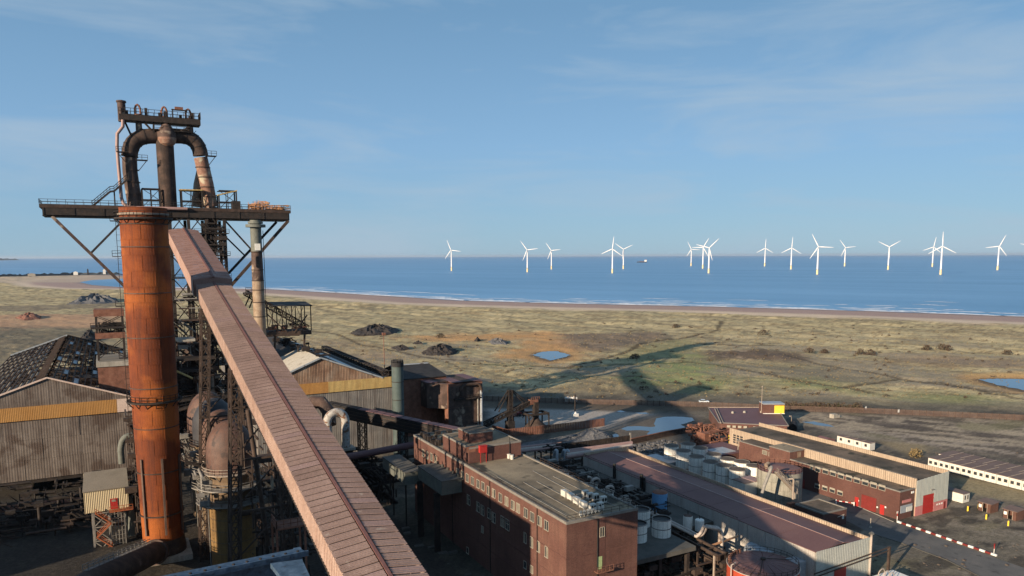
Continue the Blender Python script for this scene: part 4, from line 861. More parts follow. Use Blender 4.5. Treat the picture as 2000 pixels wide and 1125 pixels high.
# ================================================================== STOVES
sv = []
for i, (y, lb, dm) in enumerate(((160.5, 'nearest hot blast stove with brown dome and yellow patched body', 'stove_dome'), (173.0, 'second hot blast stove from the front, brown dome', 'stove_dome'), (185.5, 'dark domed hot blast stove between two brown domed ones', 'stove_dark'), (198.5, 'farthest hot blast stove with pale brown dome behind the dark one', 'stove_dome'))):
    if i == 0: c_ = at(449, 880, Y=y); sxx = c_.x
    zt = 31.5 if i != 2 else 31.9; rD = 4.7 if i < 2 else 4.9; x = sxx-.0
    s_ = thing('hot_blast_stove', lb, 'stove', (x, y, 0), 'domed hot blast stoves')
    MB().dome(x, y, zt-6.6, rD, 6.6, 32, 9).lathe(x, y, [(rD, zt-10.5), (rD, zt-6.6)], 32).build('dome', M[dm], s_)
    MB().lathe(x, y, [(4.3, zt-17), (4.3, zt-12), (rD, zt-10.5)], 32).build('upper_body', M['stove_body'], s_)
    MB().lathe(x, y, [(4.55, 0), (4.55, zt-18), (4.3, zt-17)], 32).build('body', M['stove_yellow'] if i == 0 else M['stove_body'], s_)
    if i == 0:
        for k in range(4): z_ = zt-20-k*2.4; MB().ring(x, y, z_-.06, z_+.06, 4.5, 4.63, 32).build('body_band', M['stove_body'], s_)
    for z_, rr0, pm in ((zt-10.3, 1.22, 'steel_pale'), (zt-13.2, 1.45, 'steel_grey'), (zt-16.4, 1.5, 'steel_grey')):
        mb = MB().ring(x, y, z_-.2, z_, 4.3, 4.7*rr0, 30); mb.ringrail(x, y, z_, 4.7*rr0-.1, 22, 1.2, .09)
        for k in range(14): a_ = 2*math.pi*k/14; mb.beam((x+4.7*rr0*math.cos(a_), y+4.7*rr0*math.sin(a_), z_-.2), (x+4.4*math.cos(a_), y+4.4*math.sin(a_), z_-1.6), .13)
        mb.build('walkway', M[pm if i < 2 else 'steel_brown'], s_)
    clutter(x-6.6, x-4.6, y-5, y+5, zt-17, zt-10, 34, 'steel_grey', s_, 50+i)
    a_ = -2.3; mb = MB(); zz = 6
    for s2 in (-.3,.3): mb.beam((x-5.0, y-2+s2, 2), (x-5.0, y-2+s2, zt-16), .1)
    while zz < zt-16: mb.beam((x-5.0,y-2.3,zz),(x-5.0,y-1.7,zz),.08); zz += .8
    mb.build('ladder', M['steel_grey'], s_)
ps = thing('support_strut', 'long leaning steel strut and riser pipes under the gallery, right of the stoves', 'strut', at(520,1040,Y=140))
MB().pipe([at(484,800,Y=136), at(524,1065,Y=136)], .42, 10).build('strut', M['steel_brown'], ps)
MB().pipe([at(531,930,Y=146), at(536,1060,Y=146)], .28, 8).build('riser', M['pale_pipe'], ps); MB().pipe([at(545,960,Y=140), at(551,1080,Y=140)], .25, 8).build('riser', M['steel_brown'], ps)
clutter(at(480,900,Y=150).x, at(560,900,Y=150).x, 140, 158, 2, 34, 130, 'steel_brown', ps, 71); clutter(at(495,950,Y=145).x, at(600,950,Y=145).x, 126, 150, 0, 22, 110, 'steel_dark', ps, 72)
q_ = at(572, 1020, Y=122); mb = MB(); 
mb.box(q_.x-3, q_.x+1.5, 120, 124, q_.z-.3, q_.z); mb.rail([(q_.x-3,120,q_.z),(q_.x+1.5,120,q_.z),(q_.x+1.5,124,q_.z)], 1.3, 1.1, .12); mb.rail([(q_.x-3,120,q_.z),(q_.x-3,124,q_.z)], 1.3, 1.1, .12)
for x in (q_.x-3, q_.x+1.5): mb.beam((x,120,0),(x,120,q_.z),.3); mb.beam((x,124,0),(x,124,q_.z),.3)
solo('access_platform', 'small rusty railed access platform beside the gallery wall near the bottom', 'platform', mb, M['rust_brown'])
mb = MB()
def walk(p_, q_, y, w=1.4):
    a, b_ = at(*p_, Y=y), at(*q_, Y=y); mb.beam(a, b_, .3, .35); mb.beam(a+Vector((0,w,0)), b_+Vector((0,w,0)), .3, .35); mb.rail([a, b_], 1.2, 1.6, .09)
walk((345,785),(420,775),200); walk((350,802),(455,772),206); walk((362,905),(402,912),163); walk((395,770),(440,778),196)
solo('pipe_bridge_walkway', 'dark railed footbridge crossing from the chimney walkway to the stoves', 'walkway', mb, M['steel_dark'])
# ================================================================== CAST HOUSES
WY = 235.0
def wallpanels(parent, mtl, x0, x1, ztop, z0, pw, rows_, Yp, name='wall_panel', seed=0, gable=None):
    """cladding sheets side by side on a wall that faces the camera; gable gives the sloping top"""
    n_ = max(1, round((x1-x0)/pw)); w = (x1-x0)/n_; rj = random.Random(seed)
    for i in range(n_):
        xa_, xb_ = x0+i*w+.03, x0+(i+1)*w-.03
        for r_ in range(rows_):
            za, zb_ = z0+(ztop-z0)*r_/rows_+.03, z0+(ztop-z0)*(r_+1)/rows_; j = rj.uniform(0, .09)
            MB().box(xa_, xb_, Yp-.12-j, Yp-.02, za, zb_).build(name, M[mtl], parent)
# left cast house
pk = at(92, 738, Y=WY); er = at(258, 775, Y=WY); bt = at(262, 801, Y=WY).z; bandt = er.z-.3
half = er.x-pk.x; xw0 = pk.x-half; back = at(122, 657, z=pk.z).y
lc = thing('cast_house', 'large left cast house with corrugated gable wall, orange yellow band and skeletal roof', 'industrial shed', (pk.x, WY, 0))
wallpanels(lc, 'shed_wall', xw0, er.x, bt, 5.0, 4.6, 3, WY, seed=1)
for i in range(16):        # gable sheets above the band
    xa_, xb_ = xw0+(2*half)*i/16+.03, xw0+(2*half)*(i+1)/16-.03
    def gz(x): return er.z+(pk.z-er.z)*(1-abs(x-pk.x)/half)
    zs = bt+2.6; P4 = [(xa_, WY-.1, zs), (xb_, WY-.1, zs), (xb_, WY-.1, max(zs+.02, gz(xb_)-.15)), (xa_, WY-.1, max(zs+.02, gz(xa_)-.15))]
    MB().prism(P4, (0,.1,0)).build('gable_panel', M['shed_wall'], lc)
MB().box(xw0, at(228,785,Y=WY).x, WY-.55, WY-.12, bt-.1, bandt).build('band', M['yellow_band'], lc); MB().box(at(228,785,Y=WY).x+.02, er.x+1.0, WY-.55, WY-.12, bt-.1, bandt).build('band', M['pink_pale'], lc)
mb = MB(); 
for s_ in (-1, 1): mb.beam((pk.x, WY-.4, pk.z+.1), (pk.x+s_*half, WY-.4, er.z+.1), .35, .4)
mb.build('gable_trim', M['pink_pale'], lc)
MB().box(xw0+.5, er.x-.5, WY+.1, back, 4, bt-2).build('wall', M['steel_dark'], lc)
nb_ = 9
for i in range(nb_+1):                # roof trusses
    y = WY+.6+(back-WY-1)*i/nb_; mb = MB()
    for s_ in (-1, 1):
        mb.beam((pk.x, y, pk.z-.1), (pk.x+s_*half, y, er.z-.1), .4, .5)
        for k in range(1, 6): x = pk.x+s_*half*k/6; mb.beam((x, y, er.z-1.6), (x, y, pk.z-(pk.z-er.z)*k/6), .2); mb.beam((x, y, er.z-1.6), (pk.x+s_*half*(k-1)/6, y, pk.z-(pk.z-er.z)*(k-1)/6), .18)
    mb.beam((xw0, y, er.z-1.6), (er.x, y, er.z-1.6), .3); mb.build('roof_truss', M['steel_brown'] if i < nb_ else M['steel_dark'], lc)
for s_ in (-1, 1):
    for k in range(15): f = k/14; x = pk.x+s_*half*f; z = pk.z-(pk.z-er.z)*f+.15; MB().beam((x, WY, z), (x, back, z), .22, .28).build('purlin', M['steel_brown'] if s_ < 0 else M['steel_dark'], lc)
rj = random.Random(12)
for i in range(nb_):
    for k in range(14):
        y0, y1 = WY+.6+(back-WY-1)*i/nb_, WY+.6+(back-WY-1)*(i+1)/nb_
        for s_ in (-1, 1):
            if s_ < 0:
                pr = .85 if k > 2 else .2
            else: pr = .08
            if rj.random() > pr: continue
            fa_, fb_ = (k+.1)/14, (k+rj.uniform(.7, 1.0))/14; xa_, xb_ = pk.x+s_*half*fa_, pk.x+s_*half*fb_; za, zb_ = pk.z-(pk.z-er.z)*fa_-.35, pk.z-(pk.z-er.z)*fb_-.35
            yy0 = y0+.2+rj.uniform(0, .15)*(y1-y0); yy1 = y1-.2-rj.uniform(0, .15)*(y1-y0)
            MB().prism([(xa_,yy0,za),(xb_,yy0,zb_),(xb_,yy1,zb_),(xa_,yy1,za)], (0,0,.08)).build('roof_sheet', M['sheet_pale'] if s_ < 0 else M['sheet_blue'], lc)
mb = MB()
for y in np.arange(WY+2, back, 1.1): mb.beam((pk.x-3.0, y, pk.z-(pk.z-er.z)*3.0/half+.3), (pk.x-.6, y, pk.z+.2), .16, .2)
mb.build('roof_battens', M['steel_brown'], lc, kind='stuff')
for s_, mm in ((-1,'sheet_blue'), (1,'steel_dark')):
    MB().beam((pk.x, back+.3, pk.z+.3), (pk.x+s_*half, back+.3, er.z+.3), .5, .7).build('gable_trim', M[mm], lc)
MB().prism([(xw0, back+.2, er.z-.3), (er.x, back+.2, er.z-.3), (pk.x, back+.2, pk.z-.3)], (0,.3,0)).build('rear_gable', M['roof_black'], lc)
clutter(pk.x+1, er.x-1, WY+4, back-4, er.z-3, er.z+4, 130, 'steel_dark', lc, 81, rmax=.9); clutter(pk.x, er.x, WY+1, WY+12, er.z-1, er.z+2.5, 50, 'steel_grey', lc, 82, rmax=.5)
MB().beam((pk.x+6, WY+9, er.z+2.8), (er.x-2, WY+9, er.z+.4), 2.6, .4).build('roof_sheet', M['sheet_blue'], lc)
MB().box(pk.x+5, er.x-3, WY+22, WY+30, er.z-4, er.z+3.2).build('roof_monitor', M['steel_dark'], lc)
# ledge, rusty gas main, and dark bay under the left cast house
lb_ = thing('rusty_gas_main', 'long reddish rusty main on a ledge along the foot of the left cast house wall', 'pipe', at(100,985,Y=226))
a, b_ = at(-120,1015,Y=226), at(168,985,Y=226); zl = (at(0,1012,Y=226).z+at(165,988,Y=226).z)/2
MB().pipe([(a.x,226,zl+1.6),(b_.x+3,226,zl+1.6)], 1.35, 16).build('main', M['rust_brown'], lb_)
for k in range(6): x = a.x+(b_.x-a.x)*k/5; MB().pipe([(x-.2,226,zl+1.6),(x+.2,226,zl+1.6)], 1.6, 16).build('flange', M['rust_brown'], lb_)
MB().box(a.x, b_.x+6, 223.5, 229, zl-.9, zl-.1).build('ledge', M['rust_brown'], lb_)
bay = thing('open_bay', 'dark open steel bay of columns and beams at bottom left below the cast house', 'steel frame', at(100,1080,Y=215))
mb = MB()
for u in (-60, 30, 97, 182, 262):
    x = at(u, 1030, Y=222).x; MB().beam((x,222,0),(x,222,zl-.9),.8).build('column', M['steel_grey'], bay)
for z_ in (zl-2.4, zl-5, zl-8): MB().beam((a.x,222.3,z_),(er.x,222.3,z_),.5,.4).build('beam', M['steel_brown'], bay)
MB().lattice((a.x,221,zl-2), (er.x,221,zl-1.6), .6, 1.6, 26, .2, .12, side=(0,1,0)).build('truss', M['steel_brown'], bay)
clutter(a.x, er.x, 200, 224, 0, 8, 260, 'steel_dark', bay, 91, rmax=.5); clutter(a.x, er.x, 196, 215, 0, 3, 130, 'steel_brown', bay, 92, 'debris')
# right cast house
pk2 = at(626, 700, Y=WY); er2 = at(747, 739, Y=WY); half2 = er2.x-pk2.x; xr2 = at(775, 745, Y=WY).x; xw2 = pk2.x-half2; bt2 = at(700,761,Y=WY).z; zt2 = er2.z+.4
rc = thing('cast_house', 'right cast house with rust stained gable, pale yellow band and dark roof, behind the conveyor', 'industrial shed', (pk2.x, WY, 0)); back2 = at(530, 655, z=pk2.z).y
wallpanels(rc, 'shed_wall_blue', xw2, xr2-.2, bt2, 0.0, 4.2, 3, WY, seed=5)
def gz2(x): return er2.z+(pk2.z-er2.z)*(1-abs(x-pk2.x)/half2)
for i in range(14):
    xa_, xb_ = xw2+(2*half2)*i/14+.03, xw2+(2*half2)*(i+1)/14-.03; zs = bt2+2.9
    MB().prism([(xa_, WY-.1, zs), (xb_, WY-.1, zs), (xb_, WY-.1, max(zs+.02, gz2(xb_)-.15)), (xa_, WY-.1, max(zs+.02, gz2(xa_)-.15))], (0,.1,0)).build('gable_panel', M['shed_wall_stain'], rc)
MB().box(xw2, at(640,745,Y=WY).x, WY-.6, WY-.12, bt2, zt2).build('band', M['yellow_band'], rc); MB().box(at(640,745,Y=WY).x, xr2, WY-.6, WY-.12, bt2, zt2).build('band', M['yellow_pale'], rc)
MB().box(xw2+.3, xr2-.3, WY+.05, back2, 0, bt2+2).build('wall', M['shed_wall_blue'], rc)
nsp = 11
for i in range(nsp):
    y0, y1 = WY-.4+(back2-WY)*i/nsp+.04, WY-.4+(back2-WY)*(i+1)/nsp
    MB().prism([(xw2-.4,y0,er2.z-.1),(pk2.x-.05,y0,pk2.z+.1),(pk2.x-.05,y1,pk2.z+.1),(xw2-.4,y1,er2.z-.1)], (0,0,.15)).build('roof_sheet', M['white_sheet'] if i < 4 else M['roof_black'], rc)
    for f0, f1, mm, dz in ((0,.34,'roof_black',0), (.34,.62,'sheet_blue',.12), (.62,1.02,'roof_black',.02)):
        xa_, xb_ = pk2.x+half2*f0+.04, pk2.x+half2*f1; za, zb_ = pk2.z-(pk2.z-er2.z)*f0+.1+dz, pk2.z-(pk2.z-er2.z)*f1+.1+dz
        if i == 0 and f0 == 0: continue
        MB().prism([(xa_,y0,za),(xb_,y0,zb_),(xb_,y1,zb_),(xa_,y1,za)], (0,0,.15)).build('roof_sheet', M[mm], rc)
mb = MB(); 
for s_ in (-1, 1): mb.beam((pk2.x, WY-.5, pk2.z+.25), (pk2.x+s_*half2, WY-.5, er2.z+.25), .5, .45)
mb.build('gable_trim', M['sheet_blue'], rc)
MB().lattice((er2.x+1.2, WY, er2.z+1.6), (er2.x+1.2, back2, er2.z+1.6), 2.0, 1.6, 24, .3, .2).build('eaves_gallery', M['steel_dark'], rc)
clutter(pk2.x-3, pk2.x+5, WY+2, back2-10, pk2.z-.3, pk2.z+1.3, 60, 'steel_dark', rc, 93)
# upper yellow-topped bent duct and the white patched elbow
ub = thing('bent_duct', 'inverted U shaped duct with peeling white and rust skin beside the gallery', 'duct', at(675,880,Y=205))
el = mat('peeling', [(.16,.15,.15),(.36,.35,.33),(.42,.40,.37)], .8, .8, spots=((.16,.075,.04), 1.1, .53), streak=.5, streakcol=(.08,.05,.04)); 
pl_, pr_ = at(641,870,Y=205), at(676,872,Y=205); tz = at(658,805,Y=205).z; rr_u = 8.3/FPX*at(658,805,Y=205).dot(Vector((FW[0],FW[1],0)))
cxm = (pl_.x+pr_.x)/2; hr_ = (pr_.x-pl_.x)/2; zb0 = pr_.z
pts = [(pl_.x,205,zb0-3)]+[(cxm-hr_*math.cos(a_), 205, tz-hr_+hr_*math.sin(a_)) for a_ in np.linspace(0, math.pi, 11)]+[(pr_.x,205,zb0)]
MB().pipe(pts, rr_u, 18).build('duct', el, ub); MB().box(pr_.x-2.2, pr_.x+2.2, 203, 207, zb0-.8, zb0-.1).build('support_slab', M['concrete'], ub); MB().box(pr_.x-1.6, pr_.x+1.6, 203.5, 206.5, 0, zb0-.8).build('pier', M['steel_dark'], ub)
p_, q_ = at(612,790,Y=212), at(636,806,Y=212); MB().pipe([at(590,800,Y=214), at(612,786,Y=213), at(628,786,Y=212), at(641,803,Y=210), at(644,830,Y=208)], 12/FPX*230, 16).build('duct', M['rust_pipe'], ub)
# dark green stack, dark shed, rusty bunker with pipe
gs = at(776, 712, Y=229); gz_ = at(776,706,Y=229).z; gst = thing('green_stack', 'short dark green flat topped stack at the corner of the right cast house', 'stack', (gs.x, 229, 0)); rg = 11.5/FPX*gs.dot(Vector((FW[0],FW[1],0)))
MB().lathe(gs.x, 229, [(rg,0),(rg,gz_-1),(0,gz_-1)], 22).build('shell', mat('dull_green', [(.05,.075,.075),(.07,.10,.10)], .5, .7, streak=.4), gst); MB().ring(gs.x, 229, gz_-1.6, gz_-.2, rg*.85, rg*1.08, 16).ringrail(gs.x, 229, gz_-.2, rg, 10, .6, .2).build('rim', M['roof_black'], gst)
for v in (745, 780): z_ = at(776,v,Y=229).z; MB().ring(gs.x, 229, z_-.1, z_+.1, rg, rg*1.05, 22).build('band', M['steel_dark'], gst)
dx0, dx1 = at(785,760,Y=250).x, at(872,760,Y=250).x; ez = at(830,738,Y=250).z; rz_ = at(825,711,Y=262).z
ds = thing('dark_shed', 'shed with black sloping roof behind the dark green stack', 'industrial shed', ((dx0+dx1)/2, 250, 0))
wallpanels(ds, 'rust_brown', dx0+.3, at(840,760,Y=250).x, ez-.1, 0, 3.6, 2, 250, seed=7)
MB().box(dx0, dx1, 250.05, 274, 0, ez-.1).build('wall', M['rust_brown'], ds)
MB().prism([(dx0-.3,249.4,ez),(dx1+.4,249.4,ez),(dx1-2.2,262,rz_),(dx0-.3,262,rz_)], (0,0,.25)).build('roof', M['roof_black'], ds); MB().prism([(dx0-.3,262.02,rz_),(dx1-2.2,262.02,rz_),(dx1+.4,274,ez),(dx0-.3,274,ez)], (0,0,.25)).build('roof', M['roof_black'], ds)
MB().beam((dx0,262,rz_+.3),(dx1-2.2,262,rz_+.3),.8,.3).build('ridge_cap', M['sheet_blue'], ds)
# bunker
kx0, kx1 = at(875,760,Y=240).x, at(942,760,Y=240).x; kxl = kx0; kt = at(876,751,Y=240).z
bk_ = thing('ore_bunker', 'rust streaked steel bunker on legs with pipe over its top, right of the dark shed', 'bunker', ((kx0+kx1)/2, 240, 0)); kz = at(905,832,Y=240).z
nkp = 6
for i in range(nkp):
    xa_, xb_ = kx0+(kx1-kx0)*i/nkp+.04, kx0+(kx1-kx0)*(i+1)/nkp-.04
    for (v0, v1) in ((832,795),(794.5,778),(777.5,753)):
        MB().box(xa_, xb_, 239.85, 239.98, at(905,v0,Y=240).z, at(905,v1,Y=240).z).build('wall_plate', M['rust_pipe'], bk_)
MB().box(kx0, kx1, 240, 256, kz, kt).build('hopper', M['rust_brown'], bk_)
lx0 = kx0-6.5; MB().prism([(lx0,244,kt+.4),(kx0-.05,240.5,kt+.2),(kx0-.05,254,kt+.2),(lx0,254,kt+.4)], (0,0,-9)).build('side_bin', M['rust_pipe'], bk_)
mb = MB()
for x in (kx0+.5, (kx0+kx1)/2, kx1-.5, lx0+.5):
    for y in (240.6, 255): mb.beam((x,y,0),(x,y,kz+.1),.6)
mb.build('leg', M['steel_dark'], bk_)
for i in range(5):
    xa_, xb_ = lx0+(kx1-lx0)*i/5+.05, lx0+(kx1-lx0)*(i+1)/5-.05; MB().box(xa_, xb_, 243.5 if i < 2 else 239.6, 256.3, kt+.45, kt+.65).build('roof_sheet', M['rust_dark'] if i % 2 else M['roof_purple'], bk_)
t0 = kt-.5; xp = kx1-.9
MB().pipe([(xp-8,239,t0-3.8)]+curve(Vector((xp-8,239,t0-2.5)), Vector((xp-8,239,t0)), Vector((xp-6,239,t0)), 5)+curve(Vector((xp-2,239,t0)), Vector((xp,239,t0)), Vector((xp,239,t0-2.5)), 6), .55, 12).build('pipe', M['rust_dark'], bk_)
MB().pipe([(xp,239,t0-2.5),(xp,239,1)], .5, 12).build('pipe', M['sheet_blue'], bk_); MB().pipe([(xp-1.4,239,t0-5),(xp-1.4,239,1)], .3, 10).build('pipe', M['steel_grey'], bk_)
zq_ = at(905,778,Y=239).z; MB().box(kx0+2, kx1-1, 238.4, 239.8, zq_-.4, zq_).rail([(kx0+2,238.4,zq_),(kx1-1,238.4,zq_)], 1.1, 1.2, .1).build('walkway', M['steel_dark'], bk_)
# dark roofed conveyor from the cast house to the brick block
dc = thing('dark_conveyor', 'dark slatted conveyor running down from the right cast house to the brick block', 'conveyor', at(830,850,Y=190))
A_, B_, C_ = at(640,762,Y=228), at(838,826,Y=196), at(905,840,Y=176); A_.z = min(A_.z, B_.z+2.6)
sd_ = [(A_, B_, 12), (B_, C_, 5)]
for a, b_, n_ in sd_:
    d = (b_-a); s2 = Vector((-d.y, d.x, 0)).normalized()*1.4
    for i in range(n_):
        p_, q_ = a.lerp(b_, i/n_+.004), a.lerp(b_, (i+1)/n_-.004)
        MB().prism([p_-s2, q_-s2, q_+s2, p_+s2], (0,0,.15)).build('roof_panel', M['roof_purple'] if i > 3 or n_ == 5 else M['roof_black'], dc)
    for k in range(7):
        for s_ in (-1, 1): MB().beam(a+s2*s_-Vector((0,0,.5+k*.5)), b_+s2*s_-Vector((0,0,.5+k*.5)), .12, .22).build('slat', M['steel_brown'] if k % 2 else M['steel_dark'], dc)
    MB().prism([a-s2*.8-Vector((0,0,3.9)), b_-s2*.8-Vector((0,0,3.9)), b_+s2*.8-Vector((0,0,3.9)), a+s2*.8-Vector((0,0,3.9))], (0,0,3.6)).build('inner_casing', M['roof_black'], dc)
for f in (.35, .75): q_ = A_.lerp(B_, f); MB().lattice((q_.x,q_.y,0), (q_.x,q_.y,q_.z-4), 2.2, 2.2, 5, .25, .14).build('trestle', M['steel_dark'], dc)
q_ = B_; MB().lattice((q_.x,q_.y,0), (q_.x,q_.y,q_.z-4), 2.2, 2.2, 5, .25, .14).build('trestle', M['steel_dark'], dc)
# pink ledge pipe behind the brick block and the thin aerial mast
mb = MB().pipe([at(640,900,Y=196), at(812,868,Y=196)], 1.0, 12); solo('ledge_pipe', 'pinkish pipe running behind the brick block at the foot of the right cast house', 'pipe', mb, M['roof_purple'])
mb = MB().pipe([at(751,712,Y=262), at(749,655,Y=262)], .13, 6); q_ = at(751,712,Y=262); mb.pipe([(q_.x,262,0), q_], .3, 6, r2=.13); mb.box(q_.x-.6, q_.x+.6, 261.6, 262.4, at(749,655,Y=262).z, at(749,655,Y=262).z+1); solo('aerial_mast', 'very thin aerial mast rising behind the right cast house roof', 'mast', mb, M['rust_brown'])
# beige cabin on stilts
bc0, bc1 = at(166,1003,Y=186), at(252,978,Y=186); zc0 = at(170,1003,Y=186).z; zc1 = at(166,962,Y=186).z; zc2 = at(166,927,Y=191).z
bx0, bx1 = bc0.x, at(250,965,Y=186).x
bc = thing('stilt_cabin', 'beige cabin with grey roof and red door standing on tall stilts left of the chimney', 'cabin', ((bx0+bx1)/2, 188, 0))
MB().box(bx0, bx1, 186, 192, zc0, zc1).build('body', M['beige'], bc); MB().prism([(bx0-.2,185.8,zc1),(bx1+.2,185.8,zc1),(bx1+.1,192.2,zc2),(bx0+.1,192.2,zc2)], (0,0,.2)).build('roof', M['beige_roof'], bc)
MB().prism([(bx0,186.1,zc1),(bx0,191.9,zc1),(bx0,191.9,zc2)], (.1,0,0)).prism([(bx1-.1,186.1,zc1),(bx1-.1,191.9,zc1),(bx1-.1,191.9,zc2)], (.1,0,0)).build('body', M['beige'], bc)
dxr = at(216,985,Y=186); dd = MB().box(dxr.x, dxr.x+1.4, 185.9, 185.98, zc0+.1, zc0+2.6).build('door', M['red'], bc); MB().box(dxr.x+.25, dxr.x+1.1, 185.84, 185.9, zc0+1.9, zc0+2.4).build('window', M['sheet_pale'], dd)
MB().box(dxr.x-.3, bx1+.8, 184.6, 185.9, zc0-.2, zc0).rail([(dxr.x-.3,184.6,zc0),(bx1+.8,184.6,zc0)], 1.1, .9, .09).build('landing', M['orange'], bc)
for u in (181, 213, 243):
    x = at(u,1010,Y=186.5).x
    for y in (186.5, 191.5): MB().beam((x,y,0),(x,y,zc0),.42).build('leg', M['steel_grey'], bc)
mb = MB(); x0_, x1_ = at(181,1010,Y=186.5).x, at(213,1010,Y=186.5).x
for k in range(4): z_ = zc0-.5-k*3.2; mb.beam((x0_,186.4,z_),(x1_,186.4,z_),.2); mb.beam((x0_,186.4,z_-3.2),(x1_,186.4,z_),.18); mb.beam((x1_,186.4,z_-3.2),(x0_,186.4,z_),.18)
mb.build('bracing', M['steel_grey'], bc)
mb = MB(); x2_ = at(240,1010,Y=185).x
for k in range(4): z_ = zc0-k*2.8; a, b_ = ((x0_+.6, 185.2, z_-2.8), (x1_+.4, 185.2, z_)) if k % 2 else ((x1_+.4, 185.2, z_-2.8), (x0_+.6, 185.2, z_)); mb.beam(a, b_, .5, .25); mb.rail([a, b_], 1.0, .9, .1)
mb.build('stair', M['orange'], bc)
mb = MB()
for k in range(5): x = x1_+.5+k*.65; mb.beam((x,186,0),(x,186,zc0-.3),.16)
for k in range(12): mb.beam((x1_+.4,186,zc0-1-k),(x1_+3.2,186,zc0-1-k),.08)
mb.build('cable_ladder', M['steel_grey'], bc)
# grey-green elbow duct between cabin and chimney
gd = MB().pipe([at(238,905,Y=196), at(236,880,Y=196)]+curve(at(236,878,Y=196), at(237,855,Y=196), at(250,852,Y=196), 5)+[at(268,850,Y=196)], .75, 10); gd.pipe([at(252,965,Y=190), at(250,985,Y=189), at(260,1045,Y=188)], 1.0, 12)
solo('bent_vent_pipe', 'grey green bent vent pipe between the stilt cabin and the chimney', 'pipe', gd, M['grey_green'])
clutter(at(250,900,Y=190).x, at(278,900,Y=190).x, 182, 196, 0, 30, 120, 'steel_brown', bc, 99)
# ================================================================== BLUE STEEL ROOF EDGE BELOW THE VIEWPOINT
bb = thing('blue_steelwork', 'weathered blue steel beam and plate in the foreground at bottom', 'steelwork', at(440,1125,Y=44))
b1, b2 = at(255,1137,Y=44), at(584,1070,Y=47.5)
b2.z = at(584,1070,Y=47.5).z
w_ = Vector((.3,-1,0)).normalized()
MB().prism([b1, b2, b2+w_*1.2, b1+w_*1.2], (0,0,-.18)).build('top_flange', M['blue_steel'], bb)
MB().prism([b1+w_*.1+Vector((0,0,-.18)), b2+w_*.1+Vector((0,0,-.18)), b2+w_*.2+Vector((0,0,-.18)), b1+w_*.2+Vector((0,0,-.18))], (0,0,-2.6)).build('web', M['blue_steel'], bb)
MB().beam(b1+w_*1.15+Vector((0,0,.07)), b2+w_*1.15+Vector((0,0,.07)), .14, .18).build('edge_angle', M['blue_steel'], bb)
c1 = at(540,1098,Y=43); c2 = at(600,1100,Y=43)
MB().prism([at(528,1100,z=c1.z-.5), at(590,1092,z=c1.z-.5), at(612,1140,z=c1.z-.5), at(560,1140,z=c1.z-.5)], (0,0,-.3)).build('end_plate', M['blue_steel'], bb)
MB().box(b2.x-.35, b2.x+.1, b2.y-.3, b2.y+.1, b2.z-3.5, b2.z+.02).build('post', M['blue_steel'], bb)
for k in range(12): q_ = b1.lerp(b2, (k+.5)/12)+w_*.6; MB().lathe(q_.x, q_.y, [(.09,q_.z),(.09,q_.z+.07),(0,q_.z+.08)], 6).build('bolt', M['steel_dark'], bb)
# two unseen blocks added at left to cast shade; then the building carrying the viewpoint
MB0 = MB().box(-75, -24, 79, 122, 0, 43); solo('yard_shade_block', 'tall unseen block added out at left of the gallery to shade the yard', 'building', MB0, M['rust_dark'])
MB0 = MB().box(-125, -92, 150, 199, 0, 26); solo('bay_shade_block', 'unseen block added far out at left to shade the bay under the left cast house', 'building', MB0, M['rust_dark'])
MB0 = MB().box(-30, 2.5, -32, .5, 0, 61); MB0.box(-30, 2.5, -32, -31, 61, 62); solo('viewpoint_building', 'rusty clad tall building under the viewpoint', 'building', MB0, M['rust_dark'])
# ================================================================== BRICK BLOCK
def win(parent, wall, u, v, w, h, lights=2, pane='glass', frame='frame_white', cx=None, transom=False):
    """window on a wall facing -x (wall=('X',c)) or -y (wall=('Y',c)); u, v top centre"""
    k, c = wall; q = at(u, v, **{k: c}); zt = q.z; f = MB(); t = .09; d = .09
    def bx(mb, a0, a1, z0, z1, dep0, dep1):
        if k == 'X': mb.box(c-dep1, c-dep0, q.y+a0, q.y+a1, z0, z1)
        else: mb.box(q.x+a0, q.x+a1, c-dep1, c-dep0, z0, z1)
    bx(f, -w/2, w/2, zt-t, zt, 0, d); bx(f, -w/2-.08, w/2+.08, zt-h-t, zt-h, 0, d+.08)
    for a in np.linspace(-w/2, w/2, lights+1): bx(f, a-t/2, a+t/2, zt-h, zt-t, 0, d-.01)
    if transom: bx(f, -w/2, w/2, zt-h*.45, zt-h*.45+t, 0, d-.02)
    fo_ = f.build('window', M[frame], parent)
    for i in range(lights):
        a0 = -w/2+w*i/lights+t/2; a1 = -w/2+w*(i+1)/lights-t/2; p_ = MB(); bx(p_, a0, a1, zt-h+.01, zt-t-.01, .01, .03)
        pn = pane if pane != 'mix' else random.choice(['glass','glass','glass_pale']); p_.build('pane', M[pn], fo_)
    return fo_, q
X0, X1, Y0, Y1, Z1 = 66.0, 81.2, 102.4, 174.0, 20.0
bb1 = thing('brick_block', 'large flat roofed brown brick block with rows of narrow windows in the foreground', 'building', (X0, Y0, 0))
MB().box(X0, X1, Y0, Y1, 0, Z1-.35).build('wall', M['brick'], bb1)
MB().box(X0+.3, X1-.3, Y0+.3, Y1-.3, Z1-.35, Z1-.15).build('roof', M['roof_felt'], bb1)
for (a0,a1,b0,b1_) in ((X0-.06,X0+.35,Y0-.06,Y1+.06),(X1-.35,X1+.06,Y0-.06,Y1+.06),(X0+.36,X1-.36,Y0-.06,Y0+.35),(X0+.36,X1-.36,Y1-.35,Y1+.06)):
    MB().box(a0,a1,b0,b1_,Z1-.35,Z1+.12).build('coping', M['coping'], bb1)
